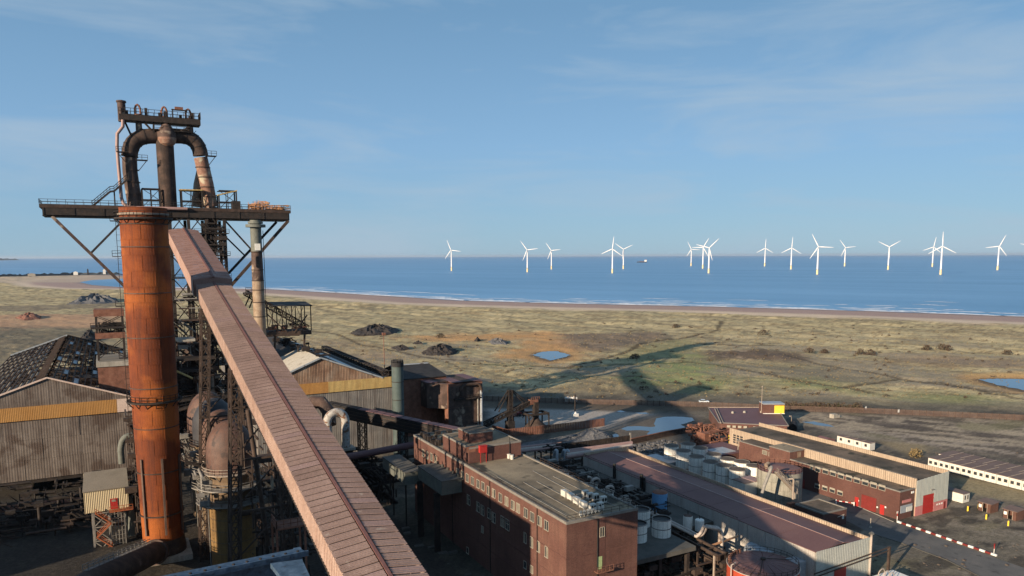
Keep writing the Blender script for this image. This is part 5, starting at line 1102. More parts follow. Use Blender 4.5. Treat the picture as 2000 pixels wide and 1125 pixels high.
for z_ in (4.6, 9.0, 13.4): MB().box(X0-.05, X0-.004, Y0, Y1, z_, z_+.22).build('string_course', M['brick_dark'], bb1); MB().box(X0, X1, Y0-.05, Y0-.042, z_, z_+.22).build('string_course', M['brick_dark'], bb1)
for y_ in (112, 131, 150): MB().box(X0-.16, X0-.06, y_, y_+.14, 0, Z1-.4).build('downpipe', M['black'], bb1)
# darker recessed band down the end wall with its window and green door
ea, eb = at(1168,1030,Y=Y0).x, at(1182,1030,Y=Y0).x
MB().box(ea, eb, Y0-.04, Y0-.005, 0, Z1-.4).build('recess_panel', M['brick_dark'], bb1)
win(bb1, ('Y', Y0-.04), 1176, 1029, .95, 1.7, 2); 
q_ = at(1171, 1087, Y=Y0-.05); MB().box(q_.x-.55, q_.x+.55, Y0-.09, Y0-.045, q_.z-2.3, q_.z).build('door', mat('green_paint', [(.25,.32,.14),(.32,.4,.2)], 1, .7), bb1)
MB().pipe([(ea-.15,Y0-.12,.5),(ea-.15,Y0-.12,Z1-.4)], .09, 8).build('downpipe', M['black'], bb1)
mb = MB().box(q_.x-1.2, q_.x+2.2, Y0-1.3, Y0-.1, q_.z-2.5, q_.z-2.35); mb.rail([(q_.x-1.2,Y0-1.25,q_.z-2.35),(q_.x+2.2,Y0-1.25,q_.z-2.35)], 1.0, .8, .06); mb.build('landing', M['rust_brown'], bb1)
def zx(x, y): return 560+x/2.9412, 800+y/2.9412
rowA = [(785,228,22),(808,240,22),(832,250,22),(855,262,24),(982,338,28),(1010,352,30),(1038,368,30),(1068,385,28),(1100,402,30),(1128,415,30),(1160,440,32),(1190,455,34),(1228,480,38),(1264,500,40),(1300,522,40),(1330,538,40),(1375,566,50),(1411,588,50),(1455,612,52),(1493,636,54)]
for x, y, hh in rowA:
    u, v = zx(x, y); w_, q_ = win(bb1, ('X', X0), u, v, 1.35, 1.75, 2, 'mix')
    MB().box(X0-.05, X0-.01, q_.y-.7, q_.y+.7, q_.z-2.5, q_.z-1.95).build('spandrel_panel', M['panel_brown'], bb1)
for x, y in [(1045,490),(1100,530),(1125,548),(1165,568),(1190,590),(1240,612),(1268,630)]:
    u, v = zx(x, y); w_, q_ = win(bb1, ('X', X0), u, v, 1.5, 2.1, 2, 'mix', transom=True)
    MB().box(X0-.05, X0-.01, q_.y-.75, q_.y+.75, q_.z-3.0, q_.z-2.3).build('spandrel_panel', M['panel_brown'], bb1)
for x, y in [(1370,705),(1408,730),(1447,755),(1493,785)]:
    u, v = zx(x, y); win(bb1, ('X', X0), u, v, 1.0, 2.0, 2, 'mix')
for x, y in [(1370,870),(1408,895),(1125,668),(1040,790)]:
    u, v = zx(x, y); win(bb1, ('X', X0), u, v, 1.0, 1.4, 1, 'mix')
mb = MB().rail([(X0+.2,Y0+.2,Z1+.12),(X1-.2,Y0+.2,Z1+.12),(X1-.2,Y0+34,Z1+.12)], 1.0, 1.8, .06); mb.rail([(X0+.2,Y0+.2,Z1+.12),(X0+.2,Y0+55,Z1+.12)], .5, 2.5, .05); mb.build('railing', M['steel_brown'], bb1)
mb = MB()
rj = random.Random(4)
for i in range(26): 
    y = Y0+rj.uniform(2, 40); x = X0+rj.choice([.25, 14.95]); 
    mb.box(x-.04, x+.04, y-.04, y+.04, Z1-.9 if x < X0+1 else Z1, Z1+.15)
for i in range(5): x = X0+2+i*2.6; mb.beam((x, Y0+3, Z1-.08), (x+rj.uniform(-1,1), Y0+22+rj.uniform(0,12), Z1-.08), .12, .08)
mb.build('lightning_strip', M['steel_grey'], bb1)
# penthouses
ph = thing('roof_penthouse', 'square brick penthouse with red cabinet on the brick block roof', 'penthouse', (73.5,150,Z1-.15))
PX0,PX1,PY0,PY1,PZ = 67.2,80.2,143.6,158.0,23.4
MB().box(PX0,PX1,PY0,PY1,Z1-.12,PZ-.3).build('wall', M['brick_dark'], ph); MB().box(PX0+.25,PX1-.25,PY0+.25,PY1-.25,PZ-.3,PZ-.1).build('roof', M['roof_felt'], ph)
for (a0,a1,b0,b1_) in ((PX0-.05,PX0+.25,PY0-.05,PY1+.05),(PX1-.25,PX1+.05,PY0-.05,PY1+.05),(PX0+.26,PX1-.26,PY0-.05,PY0+.25),(PX0+.26,PX1-.26,PY1-.25,PY1+.05)): MB().box(a0,a1,b0,b1_,PZ-.3,PZ+.08).build('coping', M['coping'], ph)
q_ = at(920,878,Y=PY0); MB().box(q_.x-1.1,q_.x+1.1,PY0-.04,PY0-.005,q_.z-.6,q_.z+.7).build('panel', M['rust_brown'], ph)
MB().pipe([(PX1-3,PY0-.1,Z1),(PX1-3,PY0-.1,PZ+1.2)], .06, 6).build('pipe', M['black'], ph)
q_ = at(943,877,Y=PY0-.5); mb = MB().box(q_.x-.85,q_.x+.85,PY0-.9,PY0-.1,q_.z-.75,q_.z+.75).box(q_.x-.95,q_.x+.95,PY0-1,PY0-.05,q_.z+.76,q_.z+.84)
for s_ in (-.7,.7): mb.beam((q_.x+s_,PY0-.8,Z1-.15),(q_.x+s_,PY0-.8,q_.z-.7),.1)
solo('red_cabinet', 'bright red cabinet on legs against the brick penthouse wall', 'cabinet', mb, M['red'])
ph2 = thing('upper_penthouse', 'smaller brick penthouse topmost on the brick block', 'penthouse', (71.5,149,PZ))
MB().box(69.2,75.0,147.5,153.6,PZ-.08,PZ+2.0).build('wall', M['brick_dark'], ph2); MB().box(69.1,75.1,147.4,153.7,PZ+2.0,PZ+2.25).build('coping', M['coping'], ph2); MB().box(69.4,74.8,147.7,153.4,PZ+2.25,PZ+2.3).build('roof', M['roof_moss'], ph2)
# roof clutter behind the penthouse and small pots
mb = MB(); rj = random.Random(8)
for i in range(46): x, y, s_ = X0+rj.uniform(1,3 if i < 25 else 14), rj.uniform(160,173), rj.uniform(.2,.7); mb.box(x-s_,x+s_,y-s_,y+s_,Z1-.15,Z1+rj.uniform(.2,1.3))
o = solo('roof_plant', 'dark low plant and pipes on the far end of the brick block roof', 'roof plant', mb, M['steel_dark'])
potm = shared('vent_pot', MB().lathe(0,0,[(.38,0),(.38,.85),(.44,.85),(.44,1.0),(0,1.02)],14), M['white_wall'])
for i, (u, v) in enumerate(((985,890),(989.5,892.5),(994,895),(1000,897))):
    q_ = at(u, v, z=Z1-.15); o = bpy.data.objects.new('vent_pot', potm); COL.objects.link(o); o.location = q_; o['category'] = 'vent'; o['group'] = 'pale vent pots in a row by the penthouse'
    o['label'] = ['pale vent pot closest to the red cabinet', 'second pale vent pot in the row from the penthouse corner', 'third pale vent pot in the row from the penthouse corner', 'pale vent pot at the open end of the row'][i]
# air conditioners
ac = thing('air_conditioner', 'x', 'air conditioner', (0,0,0), 'air conditioning units on the brick block roof')
MB().box(-.95,.95,-.42,.42,.25,1.5).build('casing', M['white_wall'], ac); mb = MB(); mb.lathe(0,0,[(.0,0),(.42,0)],14)
for s_ in (-.48,.48):
    f_ = MB(); vs = [(s_+.4*math.cos(a_), -.44, .87+.4*math.sin(a_)) for a_ in np.linspace(0, 2*math.pi, 13)[:-1]]; f_.poly(vs); f_.build('fan', M['steel_dark'], ac)
mb = MB()
for s_ in (-.8,.8): mb.box(s_-.08,s_+.08,-.42,.42,0,.25)
mb.build('foot', M['steel_grey'], ac)
acs = [(1103,966,'dark sided unit at the left end of the back row',1.57),(1115,972,'unit second from the left in the air conditioner cluster',1.57),(1127,980,'unit third from the left, with brown top',1.57),(1139,988,'unit at the front of the cluster nearest the parapet corner',1.57),(1143,966,'leftmost of the small white units in the back line',0),(1152,971,'second of the small white units in the back line',0),(1163,973,'third of the small white units in the back line',0),(1178,978,'tan unit at the right end of the cluster',0),(1157,993,'white unit standing before the tan one',0),(1172,990,'white unit at front right of the cluster',0)]
for i, (u, v, lb, rz0) in enumerate(acs):
    q_ = at(u, v+5, z=Z1-.15); o = ac if i == 0 else dup(ac, q_); o.location = q_; o['label'] = 'rooftop air conditioner, '+lb; o.rotation_euler = (0,0,rz0); o.scale = (.8,1,.9) if rz0 else (.6,.9,.9)
mb = MB()
for i in range(7): q_ = at(1134+i*7.2, 1010-i*1.9, z=Z1-.15); mb.beam(q_, q_+Vector((0,0,1.15)), .12); mb.box(q_.x-.25,q_.x+.25,q_.y-.1,q_.y+.1,q_.z+.3,q_.z+1.05)
solo('guard_rail', 'row of white posted guards at the front edge of the brick block roof', 'guard rail', mb, M['white_wall'])
# covered walkway stuck to the block's shaded wall
cw_ = thing('covered_walkway', 'grey two part covered walkway reaching the shaded wall of the brick block', 'walkway', (62,160,8))
q_ = at(863,968,X=61); z0_ = q_.z; yq = at(863,968,X=61).y
MB().box(61.0,65.8,yq,yq+14,z0_,z0_+3.0).build('section', M['grey_green'], cw_); MB().box(60.9,65.9,yq-.1,yq+14.1,z0_+3.0,z0_+3.2).build('roof', M['concrete_dark'], cw_)
MB().box(58.2,62.6,yq+15,yq+31,z0_-1.4,z0_+1.4).build('section', M['grey_green'], cw_); MB().box(58.1,62.7,yq+14.9,yq+31.1,z0_+1.4,z0_+1.6).build('roof', M['concrete_dark'], cw_)
for k in range(5): MB().box(65.4,65.7,yq+1+k*3,yq+1.4+k*3,z0_+3.2,z0_+3.8).build('vent', M['concrete_dark'], cw_)
for y in (yq+2, yq+12, yq+20, yq+29): MB().box(60,60.3 if y > yq+14 else 61.4,y,y+.3,0,z0_-1.4 if y > yq+14 else z0_).build('leg', M['steel_dark'], cw_)
# dark low plant and racks in the shade between the cast house and the brick block
dp = thing('pipe_rack', 'dark pipe rack crossing behind the brick block under the dark conveyor', 'pipe rack', (60,205,0))
for k in range(4): MB().beam(at(690+0*k,905+k*16,Y=205-k*3), at(812,890+k*14,Y=205-k*3), .7, .9).build('beam', M['steel_dark'] if k else M['steel_brown'], dp)
clutter(at(690,930,Y=200).x, 64, 182, 206, 0, 10, 160, 'steel_dark', dp, 101, rmax=.5)
yard = MB(); rj = random.Random(77)
for i in range(110): x, y, s_ = rj.uniform(34,64), rj.uniform(85,165), rj.uniform(.2,1.1); yard.box(x-s_,x+s_,y-s_*.6,y+s_*.6,0,rj.uniform(.1,.5))
struct('yard_rubble', yard, M['concrete_dark'], 'stuff')
# ================================================================== COOLING TANKS BY THE BLOCK
SZ = 8.0
sl = thing('tank_deck', 'dark concrete deck on legs carrying the black topped cooling tanks', 'deck', (91,130,0))
sY0 = at(1240,1085,X=84,).y if False else 106.5
MB().box(82.2,99.0,sY0,166,SZ-.9,SZ).build('slab', M['concrete_dark'], sl)
for y in np.arange(sY0+1, 166, 9):
    for x in (84, 91, 98): MB().box(x-.35,x+.35,y,y+.7,0,SZ-.9).build('leg', M['steel_dark'], sl)
clutter(84, 99, sY0, sY0+6, .2, SZ-1, 70, 'steel_dark', sl, 111)
def staves(r, h, m_, n=20): 
    mb = MB().lathe(0,0,[(r,0),(r,h)],n*2)
    for k in range(n): a_ = 2*math.pi*k/n; mb.beam(((r+.01)*math.cos(a_),(r+.01)*math.sin(a_),0),((r+.01)*math.cos(a_),(r+.01)*math.sin(a_),h),.05,.05) if False else None
    return mb
def stave_parts(par, r, h, m_, n=14):
    """upright sheets round the tank, two tiers"""
    mb = MB(); g_ = .03
    for t_ in range(2):
        pass
    mb = MB(); a1 = 2*math.pi/n-.022
    for k in range(4): b0_, b1_ = a1*k/4, a1*(k+1)/4; mb._add([(r*math.cos(b0_),r*math.sin(b0_),0),(r*math.cos(b1_),r*math.sin(b1_),0),(r*math.cos(b1_),r*math.sin(b1_),h/2-.05),(r*math.cos(b0_),r*math.sin(b0_),h/2-.05)], [(0,1,2,3)], True)
    sh_ = shared('side_sheet', mb, M[m_])
    for t_ in range(2):
        for k in range(n): inst(sh_, 'side_sheet', par, ORG[par.name]+Vector((0,0,t_*h/2)), 2*math.pi*k/n)
def tank(lb, c, r, h, top='black', m_='tank_white', grp=None, n=14, name='cooling_tank', open_top=True):
    t_ = thing(name, lb, 'tank', c, grp); c = Vector(c); stave_parts(t_, r, h, m_, n)
    MB().lathe(c.x,c.y,[(r-.05,c.z+.02),(r-.05,c.z+h-.05)],28).build('inner_wall', M['steel_dark'], t_)
    MB().ring(c.x,c.y,c.z+h/2-.09,c.z+h/2+.03,r-.02,r+.05,28).build('hoop', M['steel_dark'], t_)
    MB().ring(c.x,c.y,c.z+h-.08,c.z+h+.06,r-.12,r+.06,28).build('rim', M['steel_grey'], t_)
    MB().lathe(c.x,c.y,[(r-.1,c.z+h-(.25 if open_top else .0)),(0,c.z+h-(.25 if open_top else -.12))],28).build('top', M[top], t_)
    return t_
for i, (u, v, lb) in enumerate(((1252,994,'white panelled black topped tank, rear one of the three right of the brick corner'), (1292,1012,'white panelled black topped tank, rightmost of the three right of the brick corner'), (1245,1021,'white panelled black topped tank half hidden by the brick corner'))):
    q_ = at(u, v, z=SZ+3.6); tank(lb, (q_.x,q_.y,SZ), 1.95, 3.6, n=12, grp='black topped white tanks on the dark deck')
for i, (u, v) in enumerate(((1097,919),(1123,931),(1152,945),(1183,958),(1216,976))):
    q_ = at(u, v+2, z=SZ+2.6); t_ = tank('low black topped cooling cell along the brick block, '+['farthest of five','second farthest of five','middle of five','second nearest of five','nearest of five'][i], (q_.x,q_.y,SZ), 1.85, 2.6, n=12, grp='low cooling cells along the brick block')
    mb = MB()
    for k in range(3): y = q_.y-1.0+k*1.0; mb.beam((q_.x-1.8,y,SZ+2.75),(q_.x+1.8,y,SZ+2.75),.22,.14)
    mb.build('cover_beam', M['steel_pale'], t_)
MB0 = MB().beam(at(1077,925,z=SZ+2.4), at(1235,995,z=SZ+2.2), .9, .5); solo('pale_duct', 'long pale square duct edging the cooling cells beside the brick block', 'duct', MB0, M['steel_pale'])
# bent pipes and machinery between the block and the red roofed hall
mach = thing('pump_plant', 'dark pumps and bent pipes crowded against the red roofed hall wall', 'pump plant', (104,150,SZ))
MB().box(99.02,114.6,118,168,SZ-2.2,SZ-1.4).build('deck', M['concrete_dark'], mach)
clutter(99.5,108,124,168,SZ-1.4,SZ+2.2,230,'steel_dark',mach,121,'machinery'); clutter(99.5,108,124,168,SZ-1.2,SZ+2.0,70,'steel_grey',mach,122,'pipework',rmax=.3)
for i,(u,v) in enumerate(((1103,920),(1147,932),(1190,950),(1163,935))):
    q_ = at(u,v,z=SZ+2.2); MB().pipe([(q_.x-1.2,q_.y,SZ-.5)]+curve(Vector((q_.x-1.2,q_.y,SZ+1)),Vector((q_.x-1.2,q_.y,SZ+2.2)),Vector((q_.x,q_.y,SZ+2.2)),5)+curve(Vector((q_.x,q_.y,SZ+2.2)),Vector((q_.x+1.2,q_.y,SZ+2.2)),Vector((q_.x+1.2,q_.y,SZ+1)),5)+[(q_.x+1.2,q_.y,SZ-.5)], .36, 10).build('bend', M['pipe_white'], mach)
pp = thing('steam_pipes', 'pair of pale lagged pipes looping up along the hall before the big red tank', 'pipes', (104,120,SZ))
for k, dx in enumerate((0, .9)):
    a = at(1228,982,z=SZ-.1)+Vector((dx,0,0)); b_ = at(1360,1048,z=SZ-.1)+Vector((dx,0,0)); up1 = b_+Vector((.3,-.4,2.0)); c_ = at(1400,1033,z=SZ+2.0)+Vector((dx*.3,dx,0))
    MB().pipe([a,b_]+curve(b_,b_+Vector((.9,-.3,.2)),up1+Vector((1.2,0,0)),4)[1:]+[c_]+curve(c_,c_+Vector((1.2,0,0)),c_+Vector((1.3,-.2,-1.6)),4)[1:]+[c_+Vector((1.3,-.2,-5))], .34, 12).build('pipe', M['pipe_white'], pp)
mb = MB(); a = at(1235,1000,z=SZ-1.6); b_ = at(1405,1090,z=SZ-1.6)
for dx in (-.6, 1.6): mb.beam(a+Vector((dx,0,.6)), b_+Vector((dx,0,.6)), .35, .5)
for k in range(10): q_ = a.lerp(b_, k/9); mb.beam(q_+Vector((-.6,0,.6)), q_+Vector((1.6,0,.6)), .2); 
mb.build('pipe_rack', M['steel_brown'], pp)
for f in (.45,.62,.8,.97): q_ = a.lerp(b_, f); MB().beam((q_.x-.5,q_.y,0),(q_.x-.5,q_.y,SZ-1),.3).build('leg', M['steel_pale'] if f > .9 else M['steel_brown'], pp)
q_ = at(1388,1066,z=SZ-1); MB().beam(q_, at(1442,1047,z=SZ-.6), .3).build('beam', M['scaffold'], pp)
clutter(98,108,92,112,.1,5,90,'steel_brown',pp,131); 
# standing vessels against the hall wall
def vessel(name, lb, u, vb, r, h, m_, topm, ladder=True, zb=SZ-1.4):
    q_ = at(u, vb, z=zb); t_ = thing(name, lb, 'tank', q_); MB().lathe(q_.x,q_.y,[(r,q_.z),(r,q_.z+h)],22).build('shell', M[m_], t_); MB().dome(q_.x,q_.y,q_.z+h,r,r*.3,22,4).build('lid', M[topm], t_)
    MB().pipe([(q_.x,q_.y,q_.z+h),(q_.x,q_.y,q_.z+h+1)], .09, 6).build('vent', M['steel_dark'], t_)
    if ladder: MB().pipe([(q_.x+r*.3,q_.y-r-.1,q_.z+h*.85),(q_.x+r*.3,q_.y-r-.25,q_.z+h*.8),(q_.x+r*.3,q_.y-r-.25,q_.z+h*.25)], .07, 6).build('pipe', M['black'], t_)
    if zb > 3: mb = MB().box(q_.x-r*.8,q_.x+r*.8,q_.y-r*.8,q_.y+r*.8,0,q_.z-.01); mb.build('pedestal', M['concrete_dark'], t_)
    return t_
vessel('blue_tank','bright blue upright tank with brown lid against the grey hall wall',1288,1003,1.75,5.0,'blue_tank','rust_brown')
vessel('small_tank','cream rust streaked upright tank, left one of two small tanks by the hall wall',1343,1033,1.0,3.0,'tank_white','rust_pipe',False)
vessel('small_tank','white upright tank, right one of two small tanks by the hall wall',1366,1036,.95,2.3,'white','tank_white',False)
vessel('pale_blue_tank','pale blue tank low behind the big red tank',1432,1085,1.6,3.4,'sheet_blue','rust_brown',False,.0)
# tall blackish flues on the hall wall
for (u, v0, v1, r_, lb) in ((1200,905,948,.42,'single black flue standing on the grey hall wall'), (1253,926,985,.42,'double black flue standing on the grey hall wall')):
    mb = MB(); a, b_ = at(u,v0,X=114.5), at(u,v1,X=114.5); mb.pipe([(114.5,a.y,b_.z-3),(114.5,a.y,a.z)], r_, 10)
    if u > 1220: mb.pipe([(114.5,a.y-1.1,b_.z-3),(114.5,a.y-1.1,a.z-.5)], r_*.8, 10)
    solo('wall_flue', lb, 'flue', mb, M['black'])
# ================================================================== RED ROOFED HALL
HX0,HX1,HY0,HY1,HZ = 115.0,130.6,91.2,169.6,9.0
hh_ = thing('red_roof_hall', 'long grey clad hall with dull red flat roof in the middle of the works', 'hall', (HX0,HY0,0))
nn = 32
for i in range(nn):
    y0, y1 = HY0+(HY1-HY0)*i/nn+.03, HY0+(HY1-HY0)*(i+1)/nn-.03; MB().box(HX0-.12-(i % 3)*.02, HX0-.01, y0, y1, 0, HZ-.05).build('wall_sheet', M['clad_grey'], hh_)
MB().box(HX0,HX1-.36,HY0,HY1,0,HZ-.9).build('wall', M['clad_grey'], hh_)
for i in range(6): x0_, x1_ = HX0+(HX1-HX0)*i/6+.03, HX0+(HX1-HX0)*(i+1)/6-.03; MB().box(x0_, x1_, HY0-.12, HY0-.01, 0, HZ+.12-.01*i).build('wall_sheet', M['clad_green'], hh_)
for i in range(8):
    y0, y1 = HY0+(HY1-HY0)*i/8+.04, HY0+(HY1-HY0)*(i+1)/8-.04
    for x0_, x1_, z0_, z1_ in ((HX0-.2,(HX0+HX1)/2-.05,HZ,HZ+.3),((HX0+HX1)/2+.05,HX1-.4,HZ+.3,HZ-.75)):
        MB().prism([(x0_,y0,z0_),(x1_,y0,z1_),(x1_,y1,z1_),(x0_,y1,z0_)], (0,0,.12)).build('roof_sheet', M['roof_red'], hh_)
MB().box((HX0+HX1)/2-.14,(HX0+HX1)/2+.14,HY0,HY1,HZ+.38,HZ+.50).build('ridge_strip', M['pipe_pink'], hh_)
for i in (2,4,6): y = HY0+(HY1-HY0)*i/8+2; MB().beam(((HX0+HX1)/2+.1,y,HZ+.44),(HX1-.5,y+1,HZ-.62),.12,.1).build('roof_pipe', M['pipe_pink'], hh_)
for i in range(24): y0, y1 = HY0+(HY1-HY0)*i/24+.03, HY0+(HY1-HY0)*(i+1)/24-.03; MB().box(HX1-.35,HX1,y0,y1,0,HZ+.12).build('parapet_sheet', M['clad_cream'], hh_)
for i in range(6): x0_, x1_ = HX0+(HX1-HX0)*i/6+.03, HX0+(HX1-HX0)*(i+1)/6-.03; MB().box(x0_,x1_,HY1-.3,HY1,0,HZ+.9).build('parapet_sheet', M['clad_cream'], hh_)
q_ = at(1640,1110,Y=HY0); MB().box(q_.x-1.7,q_.x+1.7,HY0-.2,HY0-.13,0,q_.z).build('door', M['red'], hh_)
MB().pipe([(HX1+.1,HY0-.3,1),(HX1+.1,HY0-.3,HZ+.8)], .22, 10).build('corner_pipe', M['pipe_white'], hh_); MB().dome(HX1+.1,HY0-.3,HZ+.8,.55,.5,12,4).build('corner_cowl', M['sheet_pale'], hh_)
for dz in (0,.7): MB().beam((HX0-1,HY0-.55,4.4+dz),(HX1+6,HY0-.55,5.4+dz),.2,.16).build('pipe_bracket', M['steel_brown'], hh_)
MB().beam((HX1+5.6,HY0-.55,0),(HX1+5.6,HY0-.55,6.2),.45).build('bracket_post', M['steel_brown'], hh_)
mb = MB().rail([(HX0-.1,HY0+20,HZ+.3),(HX0-.1,HY1,HZ+.3)], .25, 1.2, .05); mb.build('gutter', M['steel_brown'], hh_)
# outbuilding shapes against hall's lit wall
ob = thing('grey_wall_unit', 'grey box and drum against the sunlit hall wall behind the red tank', 'plant unit', (112,97,0)); MB().box(112.2,114.8,93.2,96.0,0,6.6).build('box', M['sheet_blue'], ob); MB().pipe([(113.2,100,4.6),(113.2,106,4.6)], 1.7, 16).build('drum', M['sheet_blue'], ob); MB().box(112,114.5,100.3,105.6,0,3).build('cradle', M['steel_brown'], ob)
# big red tank
q_ = at(1490, 1103, z=6.4); RTk = 6.6; rt_ = thing('red_tank', 'big round red oil tank with low conical brown roof at bottom edge of the view', 'tank', (q_.x,q_.y,0))
npl = 16; mb = MB(); a1 = 2*math.pi/npl-.006
for k in range(4): b0_, b1_ = a1*k/4, a1*(k+1)/4; mb._add([(RTk*math.cos(b0_),RTk*math.sin(b0_),0),(RTk*math.cos(b1_),RTk*math.sin(b1_),0),(RTk*math.cos(b1_),RTk*math.sin(b1_),1.57),(RTk*math.cos(b0_),RTk*math.sin(b0_),1.57)], [(0,1,2,3)], True)
shp = shared('shell_plate', mb, M['red_tank'])
for t_ in range(4):
    for k in range(npl): inst(shp, 'shell_plate', rt_, (q_.x,q_.y,t_*1.6), 2*math.pi*(k+.5*(t_ % 2))/npl)
MB().lathe(q_.x,q_.y,[(RTk-.05,0),(RTk-.05,6.38)],40).build('lining', M['red_dark'], rt_)
for k in range(16):
    a0, a1_ = 2*math.pi*k/16+.01, 2*math.pi*(k+1)/16-.01; pts_ = [(q_.x,q_.y,7.5)]+[(q_.x+(RTk+.05)*math.cos(a_),q_.y+(RTk+.05)*math.sin(a_),6.45) for a_ in np.linspace(a0,a1_,4)]
    MB().poly(pts_).build('roof_plate', M['roof_red'], rt_)
MB().ring(q_.x,q_.y,6.38,6.5,RTk-.02,RTk+.14,48).build('rim', M['pipe_white'], rt_)
MB().lathe(q_.x,q_.y,[(.5,7.4),(.5,7.8),(0,7.85)],12).build('hatch', M['steel_brown'], rt_)
mb = MB(); mb.ringrail(q_.x,q_.y,6.5,RTk-.1,30,1.05,.06); mb.build('railing', M['steel_brown'], rt_)
mb = MB(); mb.beam((q_.x,q_.y,7.6),(q_.x-4.6,q_.y-3.4,6.75),.12); mb.beam((q_.x+.5,q_.y,7.6),(q_.x+6,q_.y-1.5,6.7),.1); mb.build('roof_pipe', M['rust_dark'], rt_)
mb = MB(); mb.pipe([(q_.x-RTk-.6,q_.y+1,0),(q_.x-RTk-.6,q_.y+1,7.4),(q_.x-RTk+1,q_.y+1.5,7.4)], .13, 8); mb.build('pipe', M['pipe_white'], rt_)
mb = MB()
for k in range(7): a_ = 1.55+k*.16; mb.box(q_.x+(RTk-.5)*math.cos(a_)-.2,q_.x+(RTk-.5)*math.cos(a_)+.2,q_.y+(RTk-.5)*math.sin(a_)-.2,q_.y+(RTk-.5)*math.sin(a_)+.2,6.5,7.3)
mb.build('valve', M['rust_brown'], rt_)
# corner bit of a pale tank at bottom right of hall
q_ = at(1735,1130,z=2.5); tk = thing('white_low_tank', 'pale low rectangular tank with curved rail beside the road at the bottom', 'tank', (q_.x,q_.y,0)); MB().box(q_.x-2,q_.x+4.5,q_.y-4,q_.y+2.2,0,2.5).build('body', M['tank_white'], tk); mb = MB()
for k in range(3): mb.pipe(curve(Vector((q_.x-1.8,q_.y-1+k,2.5)), Vector((q_.x-1.8,q_.y-1+k,4.3)), Vector((q_.x-.2,q_.y-1+k,4.2)), 5)+[Vector((q_.x+.8,q_.y-1+k,2.5))], .09, 6)
mb.build('handrail', M['pipe_white'], tk)
# ================================================================== TWELVE WHITE TANKS, HUT, CLARIFIER
def z6(x, y): return 1080+x/4.1667, 740+y/4.1667
fr_ = [(965,542,'farthest left'),(1062,582,'second from the far end'),(1170,630,'third from the far end'),(1285,672,'fourth from the far end'),(1392,700,'fifth from the far end'),(1502,733,'nearest')]
bk2 = [(1100,527,'farthest left'),(1200,560,'second from the far end'),(1308,610,'third from the far end'),(1425,650,'fourth from the far end'),(1537,672,'fifth from the far end'),(1640,705,'nearest, half behind the bent pipe')]
for rowt, nm in ((fr_, 'front'), (bk2, 'back')):
    for x, y, lb in rowt:
        u, v = z6(x, y); q_ = at(u, v, z=6.0); tank('white panelled settling tank in the %s row, %s of six' % (nm, lb), (q_.x,q_.y,.8), 2.25, 5.2, 'tank_top', 'tank_white', 'twelve white settling tanks in two rows', 12, 'settling_tank', False)
MB0 = MB().box(149.5,163.5,147.5,182,.004,.8); struct('tank_pad', MB0, M['rust_brown'])
q_ = at(1330, 893, z=0); mb = MB().box(147,150.4,171,181,0,2.0); mb.box(146.8,150.6,170.8,181.2,2.0,2.2); solo('low_white_hut', 'low pale blue roofed white hut left of the settling tanks', 'hut', mb, M['sheet_blue'])
hq = at(1457,938,z=4.6); hut = thing('white_hut', 'cream walled white hut before the nearest settling tanks', 'hut', (150,147,0)); a = at(1434,935,z=4.4); b_ = at(1455,945,z=4.4); c_ = at(1482,936,z=4.4)
qh = at(1455,945,z=5.4); q2h = at(1482,936,z=5.4); q3h = at(1434,936,z=5.4); xh0, xh1, yh0, yh1 = qh.x, q2h.x, qh.y, q3h.y
MB().box(xh0,xh1,yh0,yh1,0,5.4).build('wall', M['cabin_white'], hut); MB().box(xh0-.15,(xh0+xh1)/2-.3,yh0-.15,yh1+.15,5.4,5.55).build('roof_sheet', M['cabin_roof'], hut); MB().box((xh0+xh1)/2+.2,xh1+.15,yh0-.15,yh1+.15,5.4,5.55).build('roof_sheet', M['pipe_pink'], hut)
cl = at(1523,915,z=9.0); CL = thing('clarifier_tank', 'large grey round tank with railed red roof and diagonal stair, right of the settling tanks', 'tank', (cl.x,cl.y,0)); rcl = 5.7
npl = 16; mb = MB(); a1 = 2*math.pi/npl-.008
for k in range(4): b0_, b1_ = a1*k/4, a1*(k+1)/4; mb._add([(rcl*math.cos(b0_),rcl*math.sin(b0_),0),(rcl*math.cos(b1_),rcl*math.sin(b1_),0),(rcl*math.cos(b1_),rcl*math.sin(b1_),2.22),(rcl*math.cos(b0_),rcl*math.sin(b0_),2.22)], [(0,1,2,3)], True)
shp = shared('shell_plate', mb, M['grey_green'])
shp.materials[0] = mat('tank_greygreen', [(.20,.20,.17),(.26,.25,.21),(.3,.28,.24)], .3, .85, streak=.6, streakcol=(.1,.09,.07))
for t_ in range(4):
    for k in range(npl): inst(shp, 'shell_plate', CL, (cl.x,cl.y,t_*2.25), 2*math.pi*(k+.5*(t_ % 2))/npl)
MB().lathe(cl.x,cl.y,[(rcl-.06,0),(rcl-.06,8.98)],36).build('lining', M['steel_dark'], CL); MB().lathe(cl.x,cl.y,[(rcl+.1,9.0),(0,9.7)],36).build('roof', M['roof_red'], CL)
MB().ringrail(cl.x,cl.y,9.0,rcl,26,1.1,.09).build('railing', M['rust_brown'], CL)
sA, sB = at(1512,921,Y=cl.y-rcl-.7), at(1552,962,Y=cl.y-rcl-.7)
mb = MB(); mb.beam(sA,sB,.3,.5); mb.beam(sA+Vector((0,-.9,0)),sB+Vector((0,-.9,0)),.12,.5)
for k in range(18): p_ = sA.lerp(sB,k/17); mb.box(p_.x-.15,p_.x+.2,p_.y-.9,p_.y,p_.z,p_.z+.06)
mb.rail([sA+Vector((0,-.9,.2)), sB+Vector((0,-.9,.2))], 1.0, .7, .06); mb.beam(sB,(sB.x,sB.y,0),.2); mb.build('stair', M['steel_pale'], CL)
